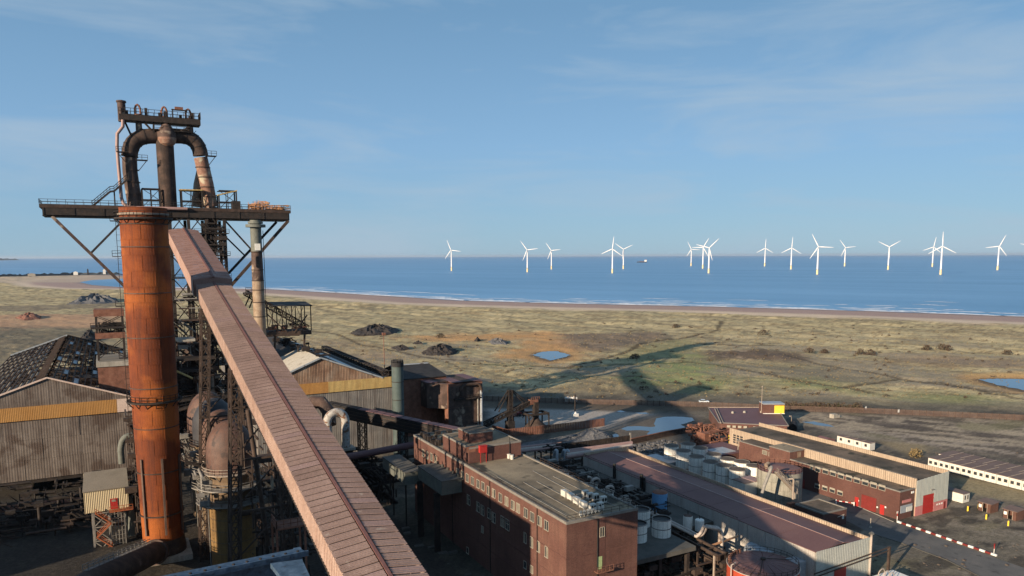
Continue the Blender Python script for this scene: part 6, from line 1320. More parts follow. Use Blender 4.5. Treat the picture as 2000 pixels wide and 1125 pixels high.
a, b_ = at(1505,918,Y=cl.y-rcl-1.2), at(1487,975,Y=cl.y-rcl-1.2)
MB().pipe(curve(a+Vector((1.2,1.5,-.3)), a+Vector((.8,0,1.3)), a+Vector((0,0,0)), 5)+[b_+Vector((.9,0,3.4)), b_+Vector((0,0,1)), (b_.x-.4,b_.y,0)], .4, 12).build('pipe', M['steel_grey'], CL)
a = at(1550,935,Y=cl.y-rcl-2); MB().pipe([a+Vector((-2,1.5,-.4)), a+Vector((-.4,0,.1)), a+Vector((0,0,-.3)), (a.x,a.y,0)], .26, 10).build('pipe', M['steel_pale'], CL)
q_ = at(1498,912,z=9.3); MB().pipe([(q_.x-1,q_.y-1,2),(q_.x-1,q_.y-1,8.6),(q_.x-.4,q_.y,9.9),(q_.x+1.2,q_.y+.6,9.9)], .55, 12).build('pipe', M['tan_pipe'], CL)
# brick tank house with pale rim beside the road, small valve pit
th = thing('brick_pump_house', 'small square brick pump house with pale roof rim beside the road', 'pump house', (150,118,0))
TX0,TX1,TY0,TY1,TZ = 145.8,154.2,114.2,122.4,4.0
MB().box(TX0,TX1,TY0,TY1,0,TZ-.2).build('wall', M['brick_dark'], th); MB().box(TX0+.3,TX1-.3,TY0+.3,TY1-.3,TZ-.2,TZ-.1).build('roof', M['roof_moss'], th)
for (a0,a1_,b0,b1_) in ((TX0-.05,TX0+.3,TY0-.05,TY1+.05),(TX1-.3,TX1+.05,TY0-.05,TY1+.05),(TX0+.31,TX1-.31,TY0-.05,TY0+.3),(TX0+.31,TX1-.31,TY1-.3,TY1+.05)): MB().box(a0,a1_,b0,b1_,TZ-.2,TZ+.12).build('coping', M['coping'], th)
MB().beam((TX0+5,TY0-.15,2.4),(TX1-1,TY0-.15,2.7),.15).build('wall_pipe', M['pipe_white'], th); MB().box(TX1-1.6,TX1-1.0,TY0-.12,TY0-.02,1.6,2.4).build('sign', M['white'], th)
q_ = at(1560,992,z=1.8); vp = thing('valve_platform', 'round railed valve platform left of the brick pump house', 'platform', (q_.x,q_.y,0)); MB().lathe(q_.x,q_.y,[(2.3,0),(2.3,1.6),(0,1.6)],18).build('base', M['rust_brown'], vp); MB().ringrail(q_.x,q_.y,1.6,2.2,16,1.1,.06).build('railing', M['steel_grey'], vp); clutter(q_.x-2,q_.x+2,q_.y-2,q_.y+2,1.6,2.6,18,'rust_brown',vp,141)
# ================================================================== WORKSHOP WITH BRICK ANNEXE
WX0,WX1,WY0,WY1,WZ = 174.0,187.2,109.6,173.0,9.6
ws_ = thing('workshop_hall', 'long grey workshop hall with tan parapets and a red roller door at its end', 'hall', (WX0,WY0,0))
MB().box(WX0,WX1,WY0,WY1,0,WZ-1.0).build('wall', M['clad_cream'], ws_); MB().box(WX0+.3,WX1-.3,WY0+.3,WY1-.3,WZ-1.0,WZ-.8).build('roof', M['roof_moss'], ws_)
for i in range(22):
    y0, y1 = WY0+(WY1-WY0)*i/22+.02, WY0+(WY1-WY0)*(i+1)/22-.02
    MB().box(WX0-.1,WX0+.18,y0,y1,WZ-2.6,WZ).build('parapet_sheet', M['clad_cream'], ws_); MB().box(WX1-.18,WX1+.1,y0,y1,WZ-1.2,WZ+.3).build('parapet_sheet', M['clad_cream'], ws_)
for i in range(9):
    x0_, x1_ = WX0+(WX1-WX0)*i/9+.02, WX0+(WX1-WX0)*(i+1)/9-.02; lo = 2.4 if not (2 <= i <= 4) else 4.9
    MB().box(x0_,x1_,WY0-.12,WY0-.01,lo,WZ-.5+.07*i).build('wall_sheet', M['clad_green'], ws_)
MB().box(WX0-.1,WX0+2.9,WY0-.14,WY0-.01,0,2.36).build('plinth_band', M['pink'], ws_); MB().box(WX0+7.4,WX1,WY0-.14,WY0-.01,0,2.36).build('plinth_band', M['pink'], ws_)
for k in range(10): MB().box(WX0+3.0,WX0+7.3,WY0-.1-(k % 2)*.03,WY0-.02,k*.48,k*.48+.46).build('roller_slat', M['red'], ws_)
for i in range(3): MB().box(WX0+8.6+i*1.0,WX0+9.2+i*1.0,WY0-.17,WY0-.141,1.4,1.8).build('notice', M['white'], ws_)
MB().box(WX1-1.5,WX1-.7,WY0-.17,WY0-.141,0,1.9).build('side_door', M['red_dark'], ws_); MB().box(WX0+5.6,WX0+6.9,WY0-.5,WY0-.13,5.9,6.05).build('lamp', M['steel_grey'], ws_)
q_ = at(1448,850,X=WX0-.12)
for r_ in range(4):
    for c_ in range(3): MB().box(WX0-.16,WX0-.11,171.3-c_*1.5-1.0,171.3-c_*1.5,7.9-r_*.75-.5,7.9-r_*.75).build('louvre', M['glass'], ws_)
MB().rail([(WX0+.6,WY0+.5,WZ-.8),(WX0+.6,WY1-20,WZ-.8)], .8, 3, .05).build('cable_run', M['steel_grey'], ws_)
ax0 = 168.0; an = thing('brick_annexe', 'two storey dark red brick annexe along the workshop, with white framed windows and red doors', 'building', (ax0,WY0,0)); AZ = 7.2; AY1 = 143.5
MB().box(ax0,WX0-.15,WY0+.2,AY1,0,AZ-.2).build('wall', M['brick_dark'], an); MB().box(ax0+.3,WX0-.2,WY0+.5,AY1,AZ-.2,AZ-.1).build('roof', M['roof_moss'], an)
MB().box(ax0-.06,ax0+.3,WY0+.15,AY1,AZ-.2,AZ+.1).build('coping', M['coping'], an); MB().box(ax0+.31,WX0-.16,WY0+.15,WY0+.5,AZ-.2,AZ+.1).build('coping', M['coping'], an)
# stair tower and far block
ty0 = at(1562,900,X=ax0-.1).y; tower_y1 = 151.0
MB().box(ax0-.1,WX0-.15,AY1+.01,tower_y1,0,9.2).build('stair_tower', M['brick'], an); MB().box(ax0-.2,WX0,AY1-.1,tower_y1+.1,9.2,9.4).build('coping', M['coping'], an); MB().box(ax0+.2,WX0-.4,AY1+.3,tower_y1-.3,9.4,9.45).build('roof', M['roof_felt'], an)
MB().box(ax0+3,ax0+4.4,AY1-.05,AY1,7.3,8.9).build('door', M['tan_pipe'], an)
MB().box(ax0+.6,WX0-.15,tower_y1+.01,163.5,0,7.9).build('wall', M['brick'], an); MB().box(ax0+.5,WX0-.1,tower_y1+.02,163.6,7.9,8.1).build('coping', M['coping'], an); MB().box(ax0+.9,WX0-.4,tower_y1+.3,163.2,8.1,8.15).build('roof', M['roof_moss'], an)
MB().box(ax0-8,WX0-.2,163.7,176,0,4.2).build('low_wing', M['brick_dark'], an); MB().box(ax0-8.1,WX0-.1,163.6,176.1,4.2,4.4).build('roof', M['roof_purple'], an); MB().box(ax0-6,ax0+1,165,171,4.4,4.46).build('roof_patch', M['sheet_blue'], an)
def z8(x, y): return 1420+x/2.9224, 740+y/2.9224
for x, y in [(484,490),(518,502),(563,512),(606,524),(651,538),(697,550),(743,563),(790,576),(838,590),(886,604)]:
    u, v = z8(x, y); w_, q_ = win(an, ('X', ax0), u, v, 1.0 if x == 484 else 1.75, 1.35, 1, 'glass'); MB().box(ax0-.12,ax0-.05,q_.y-(.5 if x == 484 else .82),q_.y+(.5 if x == 484 else .82),q_.z-.5,q_.z-.14).build('blind', M['frame_white'], w_)
for x, y in [(516,598),(559,610),(602,622),(646,637)]:
    u, v = z8(x, y); w_, q_ = win(an, ('X', ax0), u, v, 1.6, 1.2, 1, 'glass'); MB().box(ax0-.12,ax0-.05,q_.y-.75,q_.y+.75,q_.z-.46,q_.z-.12).build('blind', M['frame_white'], w_)
for x, y in [(216,408),(253,420)]: u, v = z8(x, y); win(an, ('X', ax0+.6), u, v, 1.8, 1.2, 1, 'glass_pale')
def adoor(x, y, w, h, m_, nm): u, v = z8(x, y); q_ = at(u, v, X=ax0); MB().box(ax0-.07,ax0-.01,q_.y-w/2,q_.y+w/2,0,h).build(nm, M[m_], an); return q_
adoor(740,700,1.1,2.4,'red','door'); adoor(885,745,1.2,2.5,'red','door'); adoor(430,600,1.6,2.6,'red_dark','door')
q_ = adoor(810,690,4.2,3.6,'red_dark','garage_door')
for k in range(7): MB().box(ax0-.1,ax0-.075,q_.y-2.05,q_.y+2.05,k*.5+.05,k*.5+.45).build('door_slat', M['red_dark'], an)
for x in (750, 858, 905): u, v = z8(x, 690 if x == 750 else 728); q_ = at(u, v, X=ax0); MB().box(ax0-.05,ax0-.01,q_.y-.2,q_.y+.2,q_.z-.4,q_.z).build('notice', M['white'], an)
q_ = at(1765,985,Y=WY0); 
MB().box(ax0+.4,ax0+4.9,WY0+.08,WY0+.18,1.6,3.5).build('sign_board', M['sheet_blue'], an); MB().box(ax0+2.6,ax0+4.9,WY0+.02,WY0+.08,1.7,2.9).build('sign_board', M['cabin_white'], an); MB().box(ax0+.9,ax0+4.4,WY0+.1,WY0+.18,4.1,4.8).build('sign_strip', M['pink'], an)
MB().box(WX0-1.2,WX0-.5,WY0+.1,WY0+.18,0,2.6).build('dark_doorway', M['black'], an); MB().box(ax0+4.3,ax0+5.3,WY0+.05,WY0+.18,6.1,6.6).build('lamp', M['white'], an)
# ================================================================== BUILDING WITH PURPLE ROOF AND YELLOW PANEL
pz = 4.6; c4 = [at(1383,796,z=pz), at(1404,826,z=pz), at(1540,832,z=pz), at(1517,796,z=pz)]
p4 = thing('purple_roof_building', 'low brick building with wide purplish flat roof by the boundary fence', 'building', (c4[1].x,c4[1].y,0))
def shrink(c, f): m_ = sum(c, Vector((0,0,0)))/4; return [p_.lerp(m_, f) for p_ in c]
cc = shrink(c4, .03); MB().prism([Vector((p_.x,p_.y,0)) for p_ in cc], (0,0,pz-.25)).build('wall', M['brick'], p4); MB().prism([p_-Vector((0,0,.25)) for p_ in c4], (0,0,.25)).build('roof', M['roof_purple'], p4)
for i in range(4): MB().beam(c4[i]+Vector((0,0,.1)), c4[(i+1) % 4]+Vector((0,0,.1)), .3, .22).build('coping', M['coping'] if i != 3 else M['steel_pale'], p4)
d = (c4[2]-c4[1]); nrm_ = Vector((d.y,-d.x,0)).normalized()
for f in (.12,.2,.28,.36,.5,.6): a = c4[1]+d*f; MB().beam(a+nrm_*.1+Vector((0,0,-1.1)), a+d*.05+nrm_*.1+Vector((0,0,-1.1)), .12, .8).build('window', M['frame_white'], p4)
for u, v in ((1431,807),(1454,806)): q_ = at(u,v,z=pz); MB().lathe(q_.x,q_.y,[(.6,pz),(.4,pz+.7),(0,pz+.8)],8).build('roof_vent', M['concrete'], p4)
mb = MB(); mb.beam(at(1396,798,z=pz+.3), at(1408,826,z=pz+.3), .3); mb.beam(at(1400,797,z=pz+.3), at(1412,824,z=pz+.3), .2); mb.build('roof_pipe', M['steel_pale'], p4)
a, b_ = at(1490,808,z=pz), at(1532,808,z=pz); rc_ = thing('yellow_fronted_cabin', 'small roof cabin with yellow panel and pale blue top on the purple roof', 'cabin', (a+b_)/2); dv = (b_-a); bk3 = Vector((-dv.y,dv.x,0)).normalized()*5
hz = at(1510,785,z=pz).z; zt = pz+3.6
MB().prism([a,b_,b_+bk3,a+bk3], (0,0,zt-pz)).build('wall', M['brick'], rc_); MB().prism([a+Vector((0,0,zt-pz)),b_+Vector((0,0,zt-pz)),b_+bk3+Vector((0,0,zt-pz)),a+bk3+Vector((0,0,zt-pz))], (0,0,.3)).build('roof', M['sheet_blue'], rc_)
MB().beam(a.lerp(b_,.52)+Vector((0,0,1.7))-bk3.normalized()*.12, a.lerp(b_,.98)+Vector((0,0,1.7))-bk3.normalized()*.12, .1, 3.0).build('panel', M['yellow'], rc_); MB().beam(a+Vector((0,0,.1))-bk3.normalized()*.2, b_+Vector((0,0,.1))-bk3.normalized()*.2, .3, .2).build('skirting', M['white'], rc_)
q_ = at(1487,806,z=pz); mb = MB().pipe([q_, q_+Vector((0,0,10.0))], .16, 8, r2=.08); mb.lathe(q_.x,q_.y,[(0,q_.z+9.8),(.28,q_.z+10.1),(0,q_.z+10.6)],8); mb.box(q_.x-.4,q_.x+.4,q_.y-.3,q_.y+.3,q_.z,q_.z+.6); solo('slim_mast', 'slim pale mast beside the yellow fronted roof cabin', 'mast', mb, M['steel_pale'])
mb = MB(); c_ = at(1545,838,z=0); 
mb.pipe([(c_.x,c_.y,0),(c_.x,c_.y,4.6),(c_.x-.5,c_.y,5.0)], .1, 8); mb.box(c_.x-1.0,c_.x-.3,c_.y-.3,c_.y+.3,4.9,5.2); solo('floodlight', 'floodlight post at the right corner of the purple roofed building', 'lamp post', mb, M['steel_pale'])
# rust timber frames and low walls by the tanks
rw = thing('retaining_wall', 'long low rusty retaining wall behind the settling tanks', 'wall', at(1320,855,z=0)); wp = [at(1232,868,z=0), at(1300,853,z=0), at(1372,840,z=0), at(1430,834,z=0)]
for a, b_ in zip(wp, wp[1:]):
    n_ = int((b_-a).length/1.5)
    for i in range(n_): p_, q2_ = a.lerp(b_,i/n_+.002), a.lerp(b_,(i+1)/n_-.002); MB().beam(p_+Vector((0,0,.95)), q2_+Vector((0,0,.95)), .3, 1.9).build('panel', M['rust_dark'], rw)
    MB().beam(a+Vector((0,0,2.0)), b_+Vector((0,0,2.0)), .5, .2).build('capping', M['rust_brown'], rw)
tf = thing('derelict_hopper', 'rusty derelict frame and hoppers left of the workshop hall', 'frame', at(1400,885,z=0)); q_ = at(1400,885,z=0)
clutter(q_.x-5,q_.x+4,q_.y-2,q_.y+12,0,8,150,'rust_brown',tf,151); MB().box(q_.x-3.5,q_.x-1,q_.y+2,q_.y+6,0,6.5).build('hopper', M['rust_brown'], tf); MB().lattice((q_.x+2,q_.y+6,0),(q_.x+2,q_.y+6,8),2.5,2.5,4,.25,.14).build('tower', M['rust_brown'], tf)
q_ = at(1428,867,z=0); mb = MB().box(q_.x-1.2,q_.x+1.2,q_.y,q_.y+.12,1.3,3.3); mb.beam((q_.x-1,q_.y,0),(q_.x-1,q_.y,1.4),.12); mb.beam((q_.x+1,q_.y,0),(q_.x+1,q_.y,1.4),.12); o = solo('yellow_sign', 'yellow warning sign with dark marks left of the workshop hall', 'sign', mb, M['yellow'])
mb = MB(); rj = random.Random(61)
for i in range(380):
    f = rj.random(); x = 148+rj.uniform(-6,24); y = 190+rj.uniform(-5,10); s_ = rj.uniform(.15,.55); mb.box(x-s_,x+s_,y-s_,y+s_,0,s_*rj.uniform(.5,1.5))
struct('rubble', mb, M['gravel'], 'stuff')
mb = MB(); q_ = at(1436,842,z=0)
p_ = thing('leaning_post', 'pale leaning post standing before the low brick wing', 'post', at(1440,905,z=0)); q_ = at(1440,905,z=0); MB().pipe([q_, q_+Vector((.2,0,7.5))], .13, 8).build('post', M['steel_pale'], p_); MB().box(q_.x-.3,q_.x+.5,q_.y-.3,q_.y+.3,q_.z+7.4,q_.z+7.7).build('lamp_head', M['steel_grey'], p_)
# sheet pile walls, gravel, hopper frame, stacker
spw = thing('sheet_pile_wall', 'rusty ribbed sheet pile wall curving behind the gravel heap', 'wall', at(1080,845,z=0)); wp = [at(962,846,z=0), at(990,854,z=0), at(1060,846.5,z=0), at(1135,838,z=0), at(1181,831.5,z=0)]
pme = shared('pile', MB().box(0,.38,-.22,-.02,0,3.0).box(.38,.62,-.02,.16,0,3.0), M['rust_brown'])
for a, b_ in zip(wp, wp[1:]):
    L_ = (b_-a).length; n_ = int(L_/.68); an_ = math.atan2(b_.y-a.y, b_.x-a.x)
    for i in range(n_): p_ = a.lerp(b_, i/n_); inst(pme, 'pile', spw, p_, an_)
bw = thing('black_wall', 'low black retaining wall in front of the gravel, ending in a post', 'wall', at(1170,872,z=0)); a, b_ = at(1100,882,z=0), at(1231,864,z=0)
for i in range(24): p_, q2_ = a.lerp(b_,i/24+.003), a.lerp(b_,(i+1)/24-.003); MB().beam(p_+Vector((0,0,1.3)), q2_+Vector((0,0,1.3)), .3, 2.6).build('panel', M['steel_dark'], bw)
MB().beam(b_, b_+Vector((0,0,3.4)), .5).build('post', M['steel_grey'], bw)
def heap(name, lb, cat, px, h, m_, seed, n=26, z=0, rough=.35, kindpts=None):
    """irregular mound over a ground outline"""
    P_ = [Vector((x, y, 0)) for x, y in px_poly(px, 0)]; c_ = sum(P_, Vector((0,0,0)))/len(P_); mb = MB(); rr = random.Random(seed); per = []
    L_ = len(P_)
    for i in range(n): f = i/n*L_; a_, b_ = P_[int(f) % L_], P_[(int(f)+1) % L_]; per.append(a_.lerp(b_, f-int(f)))
    lay_ = 7; vs = []
    base = hgt(c_.x, c_.y) if z is None else z
    for k in range(lay_+1):
        g_ = k/lay_
        for i, q_ in enumerate(per):
            p2 = q_.lerp(c_, g_*.97); hz_ = h*(1-(1-g_)**1.7)*(1+rr.uniform(-rough,rough)) if k else -.4
            vs.append((p2.x+rr.uniform(-1,1)*h*.12, p2.y+rr.uniform(-1,1)*h*.12, base+hz_))
    mb._add(vs, [(k*n+i, k*n+(i+1) % n, (k+1)*n+(i+1) % n, (k+1)*n+i) for k in range(lay_) for i in range(n)]+[tuple(range(lay_*n, lay_*n+n))])
    for i in range(int(n*6)):
        g_ = rr.random()*.9; q_ = per[rr.randrange(n)].lerp(c_, g_); s_ = h*rr.uniform(.03,.12); zz = base+h*(1-(1-g_)**1.7)*.95; mb.box(q_.x-s_,q_.x+s_,q_.y-s_,q_.y+s_,zz-s_,zz+s_*.8)
    return solo(name, lb, cat, mb, M[m_])
heap('gravel_heap', 'long grey gravel heap with one pointed top inside the sheet pile wall', 'heap', [(985,884),(1010,868),(1080,856),(1135,846),(1160,845),(1200,852),(1208,858),(1190,868),(1110,878),(1050,884)], 1.6, 'gravel', 1, 40, 0, .25)
heap('gravel_heap', 'pointed top of grey gravel beside the small puddle', 'heap', [(1110,862),(1130,848),(1165,844),(1200,853),(1195,862),(1160,868)], 3.2, 'gravel', 2, 30, 0, .1)
hf = thing('hopper_frame', 'dark steel gantry with vertical chute over a cone of ore behind the sheet piles', 'gantry', at(1052,835,z=0)); a, b_ = at(1033,838,z=0), at(1072,834,z=0); top = at(1033,811,Y=a.y).z
mb = MB(); ofs = Vector((0,5,0))
for p_ in (a, a+ofs+Vector((1.5,0,0)), b_, b_+ofs): mb.beam(p_, (p_.x,p_.y,top), .4)
for p_, q2_ in ((a,b_),(a+ofs,b_+ofs),(a,a+ofs),(b_,b_+ofs)): mb.beam((p_.x,p_.y,top),(q2_.x,q2_.y,top),.55,.7); mb.beam((p_.x,p_.y,top-2),(p_.x+(q2_.x-p_.x)*.2,p_.y+(q2_.y-p_.y)*.2,top),.25)
mb.rail([(a.x,a.y,top+.3),(a.x+(b_.x-a.x)*.45,a.y+(b_.y-a.y)*.45,top+.3)], 1.2, 1.2, .1); mb.build('frame', M['steel_dark'], hf)
m_ = (a+b_)/2+ofs*.5; MB().box(m_.x-.9,m_.x+.9,m_.y-.9,m_.y+.9,2.5,top+4.2).build('chute', M['steel_dark'], hf); MB().lathe(m_.x,m_.y,[(4.5,0),(1.2,3.2),(0,3.6)],14).build('ore_cone', M['steel_brown'], hf)
sk = thing('stockpile_conveyor', 'black boom conveyor with triangular mast rising to the right beyond the ore bunker', 'boom conveyor', at(1000,840,z=0)); Ys = at(1000,838,z=0).y
MB().lattice(at(945,830,Y=Ys), at(1043,782,Y=Ys), 1.6, 1.6, 14, .32, .2, side=(0,1,0)).build('boom', M['steel_dark'], sk); MB().lattice(at(996,822,Y=Ys), at(996,762,Y=Ys), 1.5, 1.5, 9, .3, .16).build('mast', M['steel_dark'], sk)
mb = MB(); 
for (p_, q2_) in (((992,763),(966,803)),((995,764),(974,805)),((999,763),(1025,790)),((1001,762),(1032,788))): mb.beam(at(*p_,Y=Ys), at(*q2_,Y=Ys), .35)
mb.build('stay', M['steel_dark'], sk); q_ = at(996,822,Y=Ys); MB().box(q_.x-1.4,q_.x+1.4,Ys-1.4,Ys+1.4,0,q_.z).build('pedestal', M['steel_dark'], sk); MB().beam(at(1003,812,Y=Ys), (at(1003,812,Y=Ys).x,Ys,0), .35).build('leg', M['steel_dark'], sk)
q_ = at(1040,784,Y=Ys); MB().box(q_.x-1.5,q_.x+2,Ys-1,Ys+1,q_.z-1,q_.z+.8).rail([(q_.x-1,Ys-1,q_.z+.8),(q_.x+2.6,Ys-1,q_.z+.8)], 1.1, .8, .1).build('head', M['rust_brown'], sk)
q_ = at(1018,812,z=0); lo_ = thing('red_loader', 'small faded red loader parked under the black boom conveyor', 'loader', q_); MB().box(q_.x-2.2,q_.x+2.2,q_.y-1,q_.y+1,.7,1.7).build('body', M['red_dark'], lo_); MB().box(q_.x-.5,q_.x+1.0,q_.y-.8,q_.y+.8,1.7,2.9).build('cab', M['steel_dark'], lo_); MB().prism([(q_.x-3.6,q_.y-1.1,.3),(q_.x-2.5,q_.y-1.1,.3),(q_.x-2.5,q_.y-1.1,1.4)], (0,2.2,0)).build('bucket', M['rust_brown'], lo_)
for sx_ in (-1.3,1.3):
    for sy_ in (-1.1,.75): MB().pipe([(q_.x+sx_,q_.y+sy_,.7),(q_.x+sx_,q_.y+sy_+.35,.7)], .7, 14).build('wheel', M['black'], lo_)
q_ = at(1123,813,z=0); mb = MB().box(q_.x-1.2,q_.x+1.2,q_.y-1,q_.y+1,0,1.3); mb.lathe(q_.x,q_.y,[(.7,1.3),(.35,2.0),(.3,7.0),(0,7.1)],8); o = thing('lamp_pole', 'short pole on a white block on the pale slab', 'pole', q_); MB().box(q_.x-1.2,q_.x+1.2,q_.y-1,q_.y+1,0,1.2).lathe(q_.x,q_.y,[(1.0,1.2),(.4,2.0)],8).build('base', M['white'], o); MB().pipe([(q_.x,q_.y,1.2),(q_.x,q_.y,9)], .3, 8).build('pole', M['steel_dark'], o)
for i, (u, lb) in enumerate(((1109.5,'small white tank beside the fence, left of a pair'),(1121,'small white tank beside the fence, right of a pair'))):
    q_ = at(u,787,z=0); o = thing('small_white_tank', lb, 'tank', q_, 'pair of small white tanks by the fence'); MB().box(q_.x-1.1,q_.x+1.1,q_.y-1,q_.y+1,.6,2.6).build('body', M['white'], o); MB().box(q_.x-1.0,q_.x-.7,q_.y-.9,q_.y+.9,0,.6).box(q_.x+.7,q_.x+1.0,q_.y-.9,q_.y+.9,0,.6).build('foot', M['steel_grey'], o); MB().lathe(q_.x,q_.y,[(.4,2.6),(.4,3.0),(0,3.1)],10).build('lid', M['steel_pale'], o)
# pink pipe bundles
pb_ = thing('pipe_bundle', 'bundle of long pinkish overground pipes on trestles, dark end frame, behind the hall', 'pipes', at(1110,880,z=6)); 
for k in range(3): a, b_ = at(988,878+k*3.6,z=7-k*.1), at(1096,866+k*3.6,z=7-k*.1); MB().pipe([a,b_], .62-.1*k, 12).build('pipe', M['pipe_pink'] if k != 1 else M['pipe_white'], pb_)
for k in range(4): a, b_ = at(1106,882+k*3.8,z=6.8-k*.1), at(1234,865.5+k*2.8,z=6.8-k*.1); MB().pipe([a,b_], .62 if k % 2 else .7, 12).build('pipe', M['pipe_pink'] if k != 2 else M['pipe_white'], pb_)
q_ = at(1093,873,z=7); clutter(q_.x-5,q_.x+4,q_.y-3,q_.y+3,5.5,8,60,'steel_dark',pb_,161)
mb = MB()
for f in np.linspace(0,1,9): p_ = at(988,884,z=6).lerp(at(1234,872,z=6), f); mb.beam((p_.x,p_.y-1.8,0),(p_.x,p_.y-1.8,6),.35); mb.beam((p_.x,p_.y+1.8,0),(p_.x,p_.y+1.8,6),.35); mb.beam((p_.x,p_.y-2,6),(p_.x,p_.y+2,6),.4)
mb.build('trestle', M['steel_dark'], pb_)
for i, u in enumerate((1088, 1104, 1110)): q_ = at(u, 882, z=7.2); MB().pipe([(q_.x,q_.y+1.5,5.6)]+curve(Vector((q_.x,q_.y+1.0,7.0)), Vector((q_.x,q_.y+.6,7.7)), Vector((q_.x,q_.y,7.3)), 4)+[(q_.x,q_.y,1.5)], .5, 10).build('bend', M['sheet_blue'], pb_)
for k in range(3): a, b_ = at(995,893+k*9,z=6.2), at(1078,922+k*7,z=6.2) ; MB().beam(a, b_, .35, .5).build('beam', M['steel_brown'], pb_)
clutter(84,112,168,186,1,6,200,'steel_dark',pb_,162)
# ================================================================== FENCE AND HEDGE, CAR
fe = thing('boundary_fence', 'long brown palisade fence between the works and the grass plain', 'fence', at(1400,796,z=0)); wp = [at(940,783,z=0), at(1100,788.5,z=0), at(1385,795.5,z=0), at(1540,803,z=0), at(1700,808,z=0), at(2010,822,z=0)]
pmm = MB()
for k in range(8): pmm.box(k*.33+.04, k*.33+.24, -.03, .03, .1, 2.3)
for z_ in (.6, 2.1): pmm.box(0, 2.6, .05, .1, z_, z_+.1)
pme = shared('fence_panel', pmm, M['fence_brown']); pom = shared('post', MB().box(-.07,.07,-.07,.07,0,2.6), M['steel_brown'])
for a, b_ in zip(wp, wp[1:]):
    L_ = (b_-a).length; n_ = max(1, round(L_/2.64)); an_ = math.atan2(b_.y-a.y, b_.x-a.x)
    for i in range(n_): p_ = a.lerp(b_, i/n_); inst(pme, 'fence_panel', fe, p_, an_, (L_/n_/2.64,1,1)); inst(pom, 'post', fe, p_, an_)
for u, v in ((1690,797),(1754,803)): q_ = at(u, v+8, z=0); MB().box(q_.x-.5,q_.x+.5,q_.y-.2,q_.y-.12,1.2,2.4).build('notice', M['white'], fe)
def foliage(c, rx, ry, h, n, rr, s=.35):
    mb = MB()
    for i in range(n):
        a_ = rr.uniform(0, 2*math.pi); q = rr.random()**.5; zz = rr.random(); k = math.sqrt(max(0, 1-zz*zz*.9))
        p_ = Vector((c.x+rx*q*k*math.cos(a_), c.y+ry*q*k*math.sin(a_), c.z+h*zz)); d1 = Vector((rr.uniform(-1,1),rr.uniform(-1,1),rr.uniform(-1,1))).normalized()*s; d2 = Vector((rr.uniform(-1,1),rr.uniform(-1,1),rr.uniform(-1,1))).normalized()*s
        mb.poly([p_, p_+d1, p_+d1+d2, p_+d2])
    return mb
mg = MB(); rr = random.Random(14)
for i in range(46):
    f = i/45; p_ = at(1535+f*150, 797.5+f*5, z=0); m2 = foliage(p_+Vector((0,rr.uniform(0,1.5),0)), rr.uniform(1.4,2.4), 1.3, rr.uniform(1.6,3.4), 90, rr, .4); mg._add(m2.v, m2.f)
o = solo('hedge', 'dark straggling hedge along the outside of the fence, right of the purple roofed building', 'hedge', mg, M['scrub'])
scb = MB()
for i in range(230):
    u_b, v_b = rr.uniform(560, 1990), rr.uniform(632, 778); q_ = at(u_b, v_b, z=0); q_.z = hgt(q_.x, q_.y)-.1
    if any(abs(u_b-a_) < 60 and abs(v_b-b_) < 16 for a_, b_ in ((1077, 694), (1950, 752))): continue
    m2 = foliage(q_, rr.uniform(.8, 2.4), rr.uniform(.7, 1.8), rr.uniform(.4, 1.3), 34, rr, .42); scb._add(m2.v, m2.f)
o = scb.build('low_scrub', M['scrub']); o['kind'] = 'stuff'
grp = 'dark winter bushes on the plain'
bl = [(1580,692,'left of two round bushes in the middle of the plain at right'),(1610,690,'low bush beside the round ones right of centre'),(1680,691,'bush in the middle of the row on the right plain'),(1700,692,'wide bush right of the middle one on the right plain'),(1810,685,'leftmost bush of the far right row'),(1840,684,'large bush in the far right row'),(1850,686,'bush touching the large one at far right'),(1968,690,'dark bush near the right edge of the plain'),(1320,640,'single bush close to the dunes above the track'),(1490,655,'small bush on the dune foot at centre right'),(860,660,'bush clump beside the orange reeds at left'),(1240,700,'low bush beside the winding track')]
for u, v, lb in bl:
    q_ = at(u, v, z=0); q_.z = hgt(q_.x, q_.y)-.1; s_ = rr.uniform(.8,1.7); solo('bush', lb, 'bush', foliage(q_, 3.6*s_, 2.6*s_, 2.6*s_, 260, rr, .55), M['scrub'], grp)
tus = MB()      # tussocks over the plain
for i in range(5200):
    yw = rr.uniform(335, 620); x_ = yw*rr.uniform(-.4,.72); px_, py_ = RT[0]*x_+FW[0]*yw, RT[1]*x_+FW[1]*yw
    if yw < np.interp(x_, [-230,-12,86,117,204,400], [380,334,318,309,289.6,235])+6: continue
    hz_ = hgt(px_, py_); s_ = rr.uniform(.25,.8)
    tus._add([(px_-s_,py_,hz_-.1),(px_+s_,py_-.2,hz_-.1),(px_+s_*.2,py_+s_,hz_-.1),(px_,py_,hz_+s_*.75)], [(0,1,3),(1,2,3),(2,0,3)])
tg = mat('tussock_grass', [(.30,.23,.12),(.22,.17,.09),(.14,.11,.06)], .2, .95, bump=.8)
o = tus.build('tussocks', tg); o['kind'] = 'stuff'
